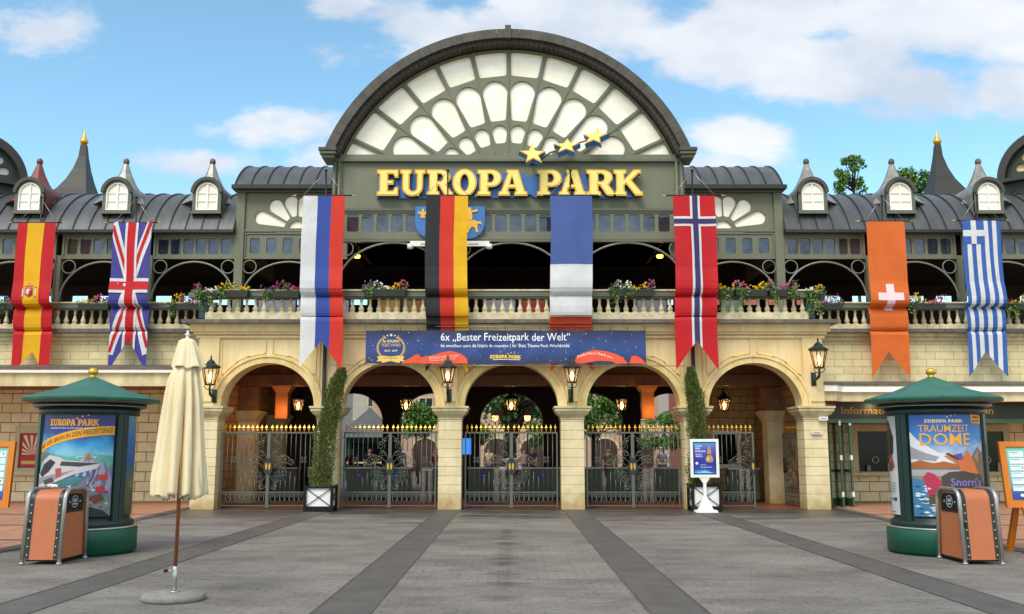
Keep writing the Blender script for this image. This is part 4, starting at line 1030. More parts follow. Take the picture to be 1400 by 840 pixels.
# ================================================================== flags
def pw(z, tab):
    if z >= tab[0][0]: return tab[0][1]
    for (a, ya), (b, yb) in zip(tab, tab[1:]):
        if z >= b: return ya+(yb-ya)*(a-z)/(a-b)
    return tab[-1][1]
flag_i = 0
def flag(name, lab, pxl, pxr, ptop, Yb, f1, f2, design, tails, step, low=None):
    """design(g, W, zt, zlow) draws artwork over u 0..W and z; tails: bottom outline as (px offset fraction, y px)"""
    global flag_i
    flag_i += 1; rnd = random.Random(flag_i); ph = rnd.uniform(0, 6); flag_ph = ph
    xl_, xr_ = X(pxl,ptop,Yb), X(pxr,ptop,Yb); W = xr_-xl_; zt = Z(ptop,Yb)
    z1, z2 = Z(f1,Yb+.1), Z(f2,Yb+.15)
    Yl = Yb+step
    q_ = rnd.uniform(.85,1.15)
    prof = [(z1+.7,0),(z1+.45*q_,-.05),(z1+.2*q_,-.06),(z1+.07,.0),(z1+.01,step*.6),(z1,step+.02),(z1-.015,step*.9),(z1-.1,step*.62),(z1-.28,step*.52),(z2+.12,step*.6),(z2+.015,step*.85),(z2,step+.07),(z2-.015,step*.95),(z2-.12,step*.78),(z2-.6,step*.85),(z2-2,step)]
    prof = [(zt,0),(z1+.8,.0)]+prof
    if low: prof = prof[:-4]+[(z2,.27),(z2-.03,.29),(z2-.2,.3),(z2-.3,.4),(z2-.4,.43),(z2-2,.43)]
    def mp_(u, z, e):
        dy = pw(z, prof); f = min(1, max(0, (zt-z)/1.0))
        am_ = .018+.02*((flag_ph*7.3) % 1); rip = am_*f*sin(u*(4+2.5*((flag_ph*3.1) % 1))+ph+z*(.5+.5*((flag_ph*5.7) % 1)))+.008*f*sin(u*12+z*(1.4+flag_ph*.3)+ph)+.012*f*sin((u*1.3+z*.9)*3.1+ph*2)
        swing = .02*f*sin(z*1.3+ph)
        return (xl_+u+swing, Yb+dy+rip-e, z)
    t = thing('national_flag', lab, 'flag', (xl_+W/2, Yb, zt), group='national flags hung down the facade')
    g = Gfx(); zl = min(Z(p[1],Yl) for p in tails)
    tl = [(p[0]*W, Z(p[1],Yl)) for p in tails]
    # everything drawn as full rectangles, then trimmed to the swallow tail
    design(g, W, zt, zl, z1, z2)
    items = []
    from mathutils.geometry import intersect_point_line
    nx = (max(tl, key=lambda p: p[1]))
    outl = [(0,zt),(W,zt)]+[p for p in tl[::-1]]
    g2 = Gfx()
    for vs, fs, mt, ly in g.items:
        bm = bmesh.new(); bv = [bm.verts.new((a, b, 0)) for a, b in vs]
        for f in fs:
            try: bm.faces.new([bv[i] for i in f])
            except ValueError: pass
        # cut along the tail edges and x-splits
        for (a, b) in zip(tl, tl[1:]):
            d = Vector((b[0]-a[0], b[1]-a[1], 0)); n_ = Vector((-d.y, d.x, 0)).normalized()
            bmesh.ops.bisect_plane(bm, geom=bm.verts[:]+bm.edges[:]+bm.faces[:], plane_co=(a[0],a[1],0), plane_no=n_)
        for p in tl: bmesh.ops.bisect_plane(bm, geom=bm.verts[:]+bm.edges[:]+bm.faces[:], plane_co=(p[0],0,0), plane_no=(1,0,0))
        def inside(c):
            if c.x < -1e-4 or c.x > W+1e-4 or c.y > zt+1e-4: return False
            for (a, b) in zip(tl, tl[1:]):
                if min(a[0],b[0])-1e-6 <= c.x <= max(a[0],b[0])+1e-6 and abs(a[0]-b[0]) > 1e-6:
                    return c.y >= a[1]+(b[1]-a[1])*(c.x-a[0])/(b[0]-a[0])-1e-6
            return True
        kill = [f for f in bm.faces if not inside(f.calc_center_median())]
        bmesh.ops.delete(bm, geom=kill, context='FACES')
        bm.verts.index_update()
        g2.items.append(([(v.co.x, v.co.y) for v in bm.verts], [tuple(v.index for v in f.verts) for f in bm.faces], mt, ly)); bm.free()
    vg = sorted({round(z1+d,3) for d in (.8,.55,.42,.34,.28,.2,.14,.09,.05,.02,0,-.015,-.03,-.06,-.1,-.16,-.22,-.3)} | {round(z2+d,3) for d in (.2,.1,.06,.02,.01,0,-.015,-.03,-.07,-.12,-.2,-.3,-.45,-.6)} | {round(z1+.8+.3*k,3) for k in range(1,14) if z1+.8+.3*k < zt})
    g2.build('flag_cloth', t, mp_, ug=[W*k/12 for k in range(1,12)], vg=vg, eps=.011, smooth=False)
    for o in (bpy.data.objects[-1],): pass
    # pole, crossbar, gold tips, cords
    cx = xl_+W/2; rl = Z(400 if Yb < 27 else 418, Yb+.5)
    zp = Z(ptop-35, Yb); mb = MB(); mb.tube([(cx,Yb+.55,rl),(cx,Yb+.12,zp)], .025, BLACKI); mb.lathe([(.02,zp-.02),(.045,zp+.02),(.04,zp+.05),(.01,zp+.07)], cx, Yb+.12, BLACKI, 8); mb.build('pole', t)
    mb = MB(); mb.tube([(xl_-.2,Yb,zt+.01),(xr_+.2,Yb,zt+.01)], .018, BLACKI)
    for s_, x in ((-1,xl_-.2),(1,xr_+.2)): mb.tube([(x,Yb,zt+.01),(x+s_*.03,Yb,zt+.01),(x+s_*.13,Yb,zt+.01)], .028, GOLD, r2=.008)
    mb.build('crossbar', t)
    mb = MB()
    for x in (xl_-.02, xr_+.02): mb.tube([(cx,Yb+.12,zp),(x,Yb,zt)], .007, STEEL, 4)
    mb.build('cord', t)
    return t
R_ = cloth('#c8101e'); YE = cloth('#eeb608'); BL = cloth('#3a3f8f'); WH = cloth('#e6e7ea'); BK = cloth('#26272b')
RU_R = cloth('#da3322'); RU_B = cloth('#3450a8'); RU_W = cloth('#dfe2e5'); FR_B = cloth('#4a62a6'); FR_R = cloth('#c8401c'); NO_B = cloth('#39386e'); OR = cloth('#e3702a'); GR_B = cloth('#3768b8'); DE_R = cloth('#d9301c'); UKB = cloth('#46449a')
def vstr(fr):
    def d(g, W, zt, zl, z1, z2):
        a = 0
        for f, m_ in fr: g.poly(rect(W*a, W*(a+f), zl-.05, zt), m_, 1); a += f
    return d
def spain(g, W, zt, zl, z1, z2):
    vstr([(.26,R_),(.44,YE),(.30,R_)])(g, W, zt, zl, z1, z2)
    c, z = W*.44, Z(400,28.6); dr = ink('#a8442e'); gy = ink('#c9b8c4')
    g.poly([(c-.14,z+.14),(c+.12,z+.14),(c+.12,z-.08),(c,z-.17),(c-.14,z-.08)], dr, 2); g.poly(arc(c-.02,z+.02,.08,.09,0,360,12)[:-1], gy, 3); g.poly([(c-.02,z-.12),(c+.1,z-.1),(c+.1,z+.08),(c+.02,z+.04)], R_, 4)
    g.poly([(c-.13,z+.16),(c+.11,z+.16),(c+.15,z+.24),(c-.01,z+.3),(c-.17,z+.24)], dr, 2)
    for s_ in (-1,1): g.poly(rect(c+s_*.21-.02, c+s_*.21+.02, z-.14, z+.14), gy, 2); g.poly(rect(c+s_*.21-.03, c+s_*.21+.03, z-.17, z-.13), dr, 3); g.poly(rect(c+s_*.21-.03, c+s_*.21+.03, z+.13, z+.17), dr, 3)
def uk(g, W, zt, zl, z1, z2):
    g.poly(rect(0,W,zl-.05,zt), UKB, 1); zc = Z(391,28.6); c = W*.5; zb = 2*zc-zt
    g.line((0,zt),(c,zc),.27,WH,2); g.line((W,zt),(c,zc),.27,WH,2); g.line((0,zb-.1),(c,zc),.3,WH,2); g.line((W,zb-.1),(c,zc),.3,WH,2)
    g.line((.0,zt-.1),(c-.06,zc+.2),.1,R_,3); g.line((W-.02,zt+.05),(c+.08,zc+.3),.1,R_,3); g.line((0.02,zb-.05),(c-.08,zc-.3),.1,R_,3); g.line((W,zb+.1),(c+.06,zc-.2),.1,R_,3)
    g.poly(rect(c-.2,c+.2,zl-.05,zt), WH, 4); g.poly(rect(0,W,zc-.23,zc+.23), WH, 4); g.poly(rect(c-.125,c+.125,zl-.05,zt), R_, 5); g.poly(rect(0,W,zc-.13,zc+.13), R_, 5)
def france(g, W, zt, zl, z1, z2):
    Y_ = 25.8; a, b = Z(362,Y_), Z(432.5,Y_+.1)
    g.poly(rect(0,W,a,zt), FR_B, 1); g.poly(rect(0,W,b,a), RU_W, 1); g.poly(rect(0,W,zl-.05,b), FR_R, 1)
def norway(g, W, zt, zl, z1, z2):
    g.poly(rect(0,W,zl-.05,zt), R_, 1); c = W*.515; z = Z(303.5,25.8)
    g.poly(rect(c-.14,c+.14,zl-.05,zt), WH, 2); g.poly(rect(0,W,z-.14,z+.14), WH, 2); g.poly(rect(c-.075,c+.075,zl-.05,zt), NO_B, 3); g.poly(rect(0,W,z-.07,z+.07), NO_B, 3)
def swiss(g, W, zt, zl, z1, z2):
    g.poly(rect(0,W,zl-.05,zt), OR, 1); c = W*.53; z = Z(406,28.6); pk = ink('#e3c9cf', .7)
    g.poly([(c-.12,z-.4),(c+.12,z-.4),(c+.12,z-.12),(c+.4,z-.12),(c+.4,z+.12),(c+.12,z+.12),(c+.12,z+.4),(c-.12,z+.4),(c-.12,z+.12),(c-.4,z+.12),(c-.4,z-.12),(c-.12,z-.12)], pk, 2)
def greece(g, W, zt, zl, z1, z2):
    n = 9
    for i in range(n): g.poly(rect(W*i/n, W*(i+1)/n, zl-.05, zt), GR_B if i % 2 == 0 else WH, 1)
    a = W*5/9; zq = Z(334,28.6); g.poly(rect(0,a,zq,zt), GR_B, 2); g.poly(rect(a*.38,a*.62,zq,zt), WH, 3); zm = (zq+zt)/2-.03; g.poly(rect(0,a,zm-.1,zm+.1), WH, 3)
flag('f','red and yellow Spanish flag with a crest, hung on the left wing',25,77,305,28.6,420,452,spain,[(0,501),(.2,501),(.5,481),(.72,500.5),(1,500)],.3)
flag('f','British Union flag hung vertically on the left wing',156,208,305,28.6,420,452,uk,[(0,500),(.12,500),(.5,464),(.87,499),(1,500)],.3)
flag('f','white, blue and red striped Russian flag hung over the balustrade',415,472,268,25.75,405,433,vstr([(.345,RU_W),(.335,RU_B),(.32,RU_R)]),[(0,503),(.5,466),(1,507)],.15)
flag('f','black, red and gold German flag running down behind the blue banner',583,640,268,25.75,405,433,vstr([(.34,BK),(.34,DE_R),(.32,YE)]),[(0,508),(.5,470),(1,508)],.15,.5)
flag('f','blue, white and red French flag running down behind the blue banner',752,809,268,25.75,404,432,france,[(0,508),(.5,470),(1,508)],.15,.5)
flag('f','red Norwegian flag with a blue and white cross',920,977,268,25.75,405,433,norway,[(0,506),(.5,466),(1,507)],.15)
flag('f','orange-red Swiss flag with a pale cross, hung on the right wing',1184,1236,303,28.6,420,452,swiss,[(0,517),(.46,481),(1,517)],.3)
flag('f','blue and white striped Greek flag hung at the right end',1315,1367,302,28.6,420,452,greece,[(0,516),(.46,481),(1,516)],.3)

# ================================================================== long banner
Yq = 26.04
bx0, bx1, bz0, bz1 = X(500,475,Yq), X(883,475,Yq), Z(497.5,Yq), Z(452,Yq)
bt = thing('award_banner', 'long navy blue award banner stretched over the three middle arches', 'banner', ((bx0+bx1)/2, Yq, bz0))
def qx(p): return X(p,475,Yq)
def qz(p): return Z(p,Yq)
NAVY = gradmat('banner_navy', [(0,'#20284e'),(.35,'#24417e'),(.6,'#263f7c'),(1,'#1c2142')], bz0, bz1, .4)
W_ = ink('#eef0f4'); GO = ink('#e3bd5c'); ORG = ink('#e2502c'); GOD = ink('#c6942e')
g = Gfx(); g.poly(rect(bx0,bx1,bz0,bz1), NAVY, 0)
g.text('6x „Bester Freizeitpark der Welt“', qx(602.5), qz(469.5), qx(779.5)-qx(602.5), (qz(455.5)-qz(469.5)), W_, 2, .025)
g.text('6x «meilleur parc de loisirs du monde» | 6x ‘Best Theme Park Worldwide’', qx(602.5), qz(476.3), qx(779.5)-qx(602.5), qz(470.5)-qz(476.3), W_, 2, .015)
logo(g, qx(670), qz(490.5), qx(712)-qx(670), ink('#f0c93c'), 2, h=qz(485.8)-qz(490.5))
g.line((qx(674),qz(492)),(qx(711),qz(492)),.015,W_,2)
# wreath
wx, wz = qx(534.5), qz(476)
for s_ in (-1,1):
    for i in range(13):
        a = radians(-60+118*i/12); rx_, rz_ = .375, .33
        p = (wx+s_*rx_*cos(a), wz+rz_*sin(a)); ta = a+pi/2
        for dd in (-.55,.5):
            ta2 = ta+dd; L_ = .065; d = (s_*cos(ta2)*L_, sin(ta2)*L_); n_ = (-d[1]*.3, d[0]*.3)
            g.poly([p, (p[0]+d[0]*.5+n_[0], p[1]+d[1]*.5+n_[1]), (p[0]+d[0], p[1]+d[1]), (p[0]+d[0]*.5-n_[0], p[1]+d[1]*.5-n_[1])], GO if dd > 0 else GOD, 2)
for i, r in enumerate((.02,.032,.05,.032,.02)): g.poly(star(wx+(i-2)*.105, wz+.355-abs(i-2)*.012, r), ink('#f0e0a0'), 3)
g.text('6x GOLDEN', wx-.225, wz+.15, .45, .075, ink('#f0e0a0'), 3); g.text('TICKET AWARD', wx-.27, wz+.035, .54, .085, GO, 3); g.text('2014 · 2019', wx-.18, wz-.1, .36, .055, ink('#f0e0a0'), 3)
g.poly([(wx-.4,wz-.38),(wx-.34,wz-.32),(wx-.38,wz-.24),(wx-.22,wz-.21),(wx,wz-.235),(wx+.22,wz-.21),(wx+.38,wz-.24),(wx+.34,wz-.32),(wx+.4,wz-.38),(wx+.26,wz-.37),(wx+.24,wz-.42),(wx,wz-.36),(wx-.24,wz-.42),(wx-.26,wz-.37)], GO, 3)
g.text('TOP THEME PARK', wx-.2, wz-.3, .4, .04, ink('#8a6a20'), 4)
def curve2(p): return [(qx(a), qz(b)) for a, b in p]
g.poly(curve2([(548,497.3),(570,484.5),(574,486),(575,489),(590,486),(605,481.5),(618,480.5),(630,484),(638,490),(640,497.3)]), ORG, 2)
for k_, tx in enumerate(('Willkommen zurück in der Saison','Bienvenue dans votre parc','Welcome back to the park')): g.text(tx, qx(586.5+k_), qz(489.5+k_*2.4), qx(628-k_*3)-qx(587), .035, W_, 3, .0, rot=.07)
g.poly(curve2([(784,496.5),(788,488),(798,482.5),(812,479),(828,480),(842,484),(851,489),(858,497.3),(842,497.3),(836,494),(820,493.5),(806,495.5),(796,497.3)]), ORG, 2)
g.poly(curve2([(860,497.3),(863,488),(868,486.5),(876,490),(882.8,497.3)]), ORG, 2)
g.text('Danke Merci Thank you', qx(789), qz(491), .98, .085, W_, 3, .0, arcf=lambda x: .1-.42*((x-qx(812))**2))
g.text('tinyurl', qx(768), qz(493), .14, .03, W_, 3) if False else None
rnd = random.Random(5)
for i in range(95):
    x = rnd.uniform(bx0+.1, bx1-.1); z = rnd.uniform(bz0+.05, bz1-.05)
    if qx(598) < x < qx(783) and z > qz(478) or abs(x-wx) < .42: continue
    a = rnd.uniform(0,pi); s_ = rnd.uniform(.012,.028); g.line((x,z),(x+s_*cos(a),z+s_*sin(a)),.014,rnd.choice([W_,GO,ink('#9fb4dc')]),1)
def bmap(u, v, e):
    f = sin((u-bx0)/(bx1-bx0)*pi); e2 = (v-bz0)/(bz1-bz0)
    k_ = .018*sin(u*3.1+v*2.5)*f+.012*sin(u*7.3-v*6)*f*(.4+e2)
    return (u, Yq-e+k_, v+.015*sin(u*5.1)*(1 if e2 > .5 else -1)*.4)
g.build('banner_cloth', bt, bmap, ug=[bx0+(bx1-bx0)*k/60 for k in range(1,60)], vg=[bz0+(bz1-bz0)*k/6 for k in range(1,6)], eps=.0028, smooth=False)
mb = MB()
for i in range(17):
    x = bx0+(bx1-bx0)*i/16; mb.tube([(x,Yq,bz1-.03),(x-.03,Yq+.02,bz1+.12)], .006, BLACKI, 4); mb.tube([(x,Yq,bz0+.03),(x,Yq+.02,bz0-.03)], .006, BLACKI, 4)
mb.build('tie', bt)
mb = MB(); mb.tube([(bx0-.6,Yq+.04,bz1+.12),(bx1+.6,Yq+.04,bz1+.12)], .008, STEEL, 4); mb.tube([(bx0-1.1,Yq+.04,bz0-.03),(bx1+1.1,Yq+.04,bz0-.06)], .01, STEEL, 4); mb.build('wire', bt)

# ================================================================== lanterns
def lantern(t, x, y, z0, h, w1, w0, metal, tilt=0):
    """six-sided lantern body: z0 bottom of the glass, w1 top radius, w0 bottom radius"""
    n = 6; zt = z0+h
    g = MB(); b_ = [(x+w0*cos(2*pi*k/n), y+w0*sin(2*pi*k/n), z0) for k in range(n)]; t_ = [(x+w1*cos(2*pi*k/n), y+w1*sin(2*pi*k/n), zt) for k in range(n)]
    for k in range(n): g.tube([b_[k], t_[k]], .016, metal, 4)
    g.tube(b_, .02, metal, 4, closed=True); g.tube(t_, .022, metal, 4, closed=True)
    g.build('lantern_frame', t)
    g = MB(); g.add([Vector(p)*1 for p in b_]+t_, [(k, (k+1) % n, (k+1) % n+n, k+n) for k in range(n)], LAMPG); g.build('lantern_glass', t)
    g = MB(); g.lathe([(w1+.05,zt),(w1+.055,zt+.025),(w1*.62,zt+.11),(w1*.5,zt+.13),(w1*.5,zt+.16),(w1*.3,zt+.2),(.03,zt+.24),(.02,zt+.27),(.035,zt+.295),(.01,zt+.33),(.005,zt+.37)], x, y, metal, 6, smooth=False); g.build('lantern_roof', t)
    g = MB(); g.lathe([(.02,z0+h*.15),(.05,z0+h*.35),(.055,z0+h*.5),(.03,z0+h*.65),(.005,z0+h*.75)], x, y, FLAME, 8); g.build('flame', t)
    g = MB(); g.lathe([(.025,z0),(.02,z0+h*.15)], x, y, metal, 8); g.build('burner', t)
    pl((x, y, z0+h*.5), (1,.62,.28), 9 if y < 28 else 60, .06)
def wall_lantern(px, y, ywall, pg1, pg0, w1, w0, pb, lab, orn=False):
    x = X(px, pg0, y); z0, zt = Z(pg0,y), Z(pg1,y)
    t = thing('wall_lantern', lab, 'lantern', (x, y, Z(pb,y)), group='lit wall lanterns on the arcade')
    lantern(t, x, y, z0, zt-z0, w1, w0, BRONZE)
    zb = Z(pb, y); g = MB()
    g.tube([(x,ywall,zb),(x,ywall-.02,zb+.12),(x,y+.06,zb+.2),(x,y,z0-.14),(x,y,z0-.02)], .05, BRONZE, 8, r2=.028)
    g.box(x-.07, x+.07, ywall-.03, ywall, zb-.02, zb+.36, BRONZE)
    for s_ in (-1,1): g.tube([(x,y,z0-.16),(x+s_*.09,y,z0-.13),(x+s_*.15,y,z0-.06),(x+s_*.14,y,z0),(x+s_*.11,y,z0)], .012, BRONZE, 5)
    g.build('bracket', t)
wall_lantern(612, 25.92, 26.54, 503, 523, .21, .115, 548, 'lit hexagonal wall lantern on the pilaster left of the middle arch')
wall_lantern(782, 25.92, 26.54, 503, 523, .21, .115, 548, 'lit hexagonal wall lantern on the pilaster right of the middle arch')
wall_lantern(1120, 26.0, 26.55, 479, 503, .24, .13, 525, 'lit wall lantern on the right corner beside the limestone wing')
wall_lantern(287, 26.1, 26.54, 503, 526, .24, .13, 549, 'lit wall lantern on the left corner partly behind the closed parasol')
pend = None
for i, (px, lab) in enumerate(((408,'hanging lantern inside the leftmost arch'),(555,'hanging lantern inside the second arch from the left'),(699,'hanging lantern inside the middle arch'),(850,'hanging lantern inside the fourth arch from the left'),(990,'hanging lantern inside the rightmost arch'))):
    y = 31; x = X(px,553,y); z0, zt = Z(562,y), Z(546,y)
    t = thing('hanging_lantern', lab, 'lantern', (x, y, 4.75), group='lit lanterns hanging in the passage')
    lantern(t, x, y, z0, zt-z0, .2, .12, BLACKI)
    g = MB(); zc = zt+.35
    for a in (0, 120, 240): g.tube([(x+.2*cos(radians(a)),y+.2*sin(radians(a)),zt+.02),(x,y,zc+.5)], .008, BLACKI, 4)
    g.tube([(x,y,zc+.4),(x,y,4.74)], .012, BLACKI, 4); g.build('chain', t)
for px, lab in ((488,'small glowing lamp in the left bay of the central upper opening'),(902,'small glowing lamp in the right bay of the central upper opening')):
    y = 29.2; x = X(px,350,y); z = Z(350,y); t = thing('ceiling_lamp', lab, 'lamp', (x,y,z), group='lamps in the upper storey')
    g = MB(); g.lathe([(.0,z-.07),(.09,z-.06),(.11,z),(.06,z+.05),(.0,z+.06)], x, y, emis('amber_bulb','#ff9a30',9), 12); g.build('bulb', t)
    g = MB(); g.lathe([(.3,z+.02),(.28,z+.04),(.06,z+.14),(.02,z+.16),(.012,8.3)], x, y, BLACKI, 16); g.build('lamp_shade', t)
    pl((x,y-.1,z-.15), (1,.5,.15), 12)

# ================================================================== flower boxes
LEAFG = [mat('leaf_green_a','#4c6a2c',rough=.6,var=.2,scale=9), mat('leaf_green_b','#35521f',rough=.6,var=.2,scale=9), mat('leaf_green_c','#6c8440',rough=.6,var=.2,scale=9)]
def petal(h): return mat('petal_'+h.lstrip('#'), h, rough=.6, var=.1, scale=12)
MG, PK, PU, YL, WP, RD, LIL = petal('#b8308c'), petal('#d86090'), petal('#7a3a80'), petal('#e0b818'), petal('#e8e8e2'), petal('#b02838'), petal('#9a6a9c')
fl_n = 0
def flowers(px0, px1, py, Y, cols, lab, trail=0, hgt=.3):
    """box whose top edge sits at py; cols: (share, petal)"""
    global fl_n
    fl_n += 1; rnd = random.Random(100+fl_n)
    x0, x1 = X(px0,py,Y), X(px1,py,Y); z = Z(py,Y)
    t = thing('flower_box', lab, 'flower box', ((x0+x1)/2, Y, z-.2), group='flower boxes along the balustrades')
    mb = MB(); mb.hull([(x0+.04,Y-.1,z-.19),(x1-.04,Y-.1,z-.19),(x1-.04,Y+.1,z-.19),(x0+.04,Y+.1,z-.19)], [(x0,Y-.14,z),(x1,Y-.14,z),(x1,Y+.14,z),(x0,Y+.14,z)], mat('dark_green_plastic','#2c3630',rough=.5)); mb.build('planter', t, bevel=.008)
    lv = MB(); n = int((x1-x0)*170)
    pts = []
    for i in range(n):
        x = rnd.uniform(x0-.05, x1+.05); hh = hgt*(.55+.45*sin(x*7+fl_n)) ; pts.append((x, Y+rnd.gauss(0,.09), z+rnd.uniform(-.03, hh)))
    leafball(lv, pts, .045, LEAFG, rnd)
    for k in range(trail):
        xx = rnd.uniform(x0, x1) if k else x0+.15; L_ = rnd.uniform(.25,.7)
        leafball(lv, [(xx+rnd.gauss(0,.06), Y-.17+rnd.gauss(0,.03), z+.05-L_*rnd.random()) for q in range(70)], .04, LEAFG[::2], rnd)
    lv.build('foliage', t)
    bl_ = MB(); a = 0; tot = sum(c[0] for c in cols)
    for sh, c in cols:
        b = a+sh/tot
        for i in range(int((x1-x0)*58*sh/tot)+5):
            x = x0+(x1-x0)*(rnd.uniform(a-.04, b+.04)); hh = hgt*.8*(.55+.45*sin(x*7+fl_n)); p = Vector((x, Y-.08+rnd.gauss(0,.08), z+rnd.uniform(.02, hh+.09)))
            s_ = rnd.uniform(.016,.032); ang = rnd.uniform(0, pi)
            ring = [p+Vector((cos(ang+q*pi*2/6)*s_*(1 if q % 2 else .75), -.01*(q % 2), sin(ang+q*pi*2/6)*s_)) for q in range(6)]
            bl_.add(ring+[p+Vector((0,.02,0))], [(q,(q+1) % 6,6) for q in range(6)], c)
        a = b
    bl_.build('blossoms', t)
Yc = 26.3
flowers(300, 341, 398, 26.25, [(1,YL)], 'planter of yellow flowers at the left end of the central balustrade', 1, .26)
flowers(268, 299, 401, 26.35, [(1,MG),(1,WP)], 'planter of pink and white flowers on the left corner shelf', 4, .3)
flowers(360, 411, 399, 26.25, [(1,PU),(2.4,MG),(.4,RD)], 'planter of magenta flowers just left of the Russian flag', 1, .32)
flowers(498, 556, 397, 26.25, [(1,LIL),(1.3,WP),(1.2,YL),(.6,PK)], 'planter of white, yellow and pink flowers left of the German flag', 1, .26)
flowers(834, 893, 397, 26.25, [(.8,LIL),(1.2,WP),(1.1,YL),(.8,MG)], 'planter of white and yellow flowers between the French and Norwegian flags', 2, .3)
flowers(978, 1003, 397, 26.25, [(1,YL)], 'small planter of yellow flowers just right of the Norwegian flag', 3, .22)
flowers(1004, 1048, 397, 26.25, [(1,PK),(1.6,YL)], 'planter of pink and yellow flowers on the right half of the central balustrade', 2, .26)
flowers(1050, 1088, 397, 26.25, [(1,LIL),(1.3,MG)], 'planter of magenta flowers near the right end of the central balustrade', 2, .3)
flowers(1100, 1126, 401, 26.35, [(.7,WP),(1.2,YL)], 'planter of white and yellow flowers on the right corner shelf', 4, .22)
flowers(108, 151, 416, 28.9, [(1,YL),(.8,PK),(.6,MG)], 'planter of yellow and pink flowers between the Spanish and British flags', 0, .3)
flowers(232, 278, 416, 28.9, [(.8,YL),(1.3,MG)], 'planter of magenta and yellow flowers right of the British flag', 1, .3)
flowers(0, 22, 416, 28.9, [(.5,LIL)], 'mostly green planter at the left edge beside the Spanish flag', 1, .2)
flowers(1122, 1152, 416, 28.9, [(1,MG)], 'planter of magenta flowers where the right wing starts', 0, .35)
flowers(1238, 1292, 416, 28.9, [(.5,LIL),(.8,YL),(1,PK),(.5,MG)], 'planter of pink and yellow flowers between the Swiss and Greek flags', 1, .3)
flowers(1370, 1420, 416, 28.9, [(.5,RD),(.6,YL),(.7,PK)], 'planter of red and yellow flowers beyond the Greek flag', 3, .3)
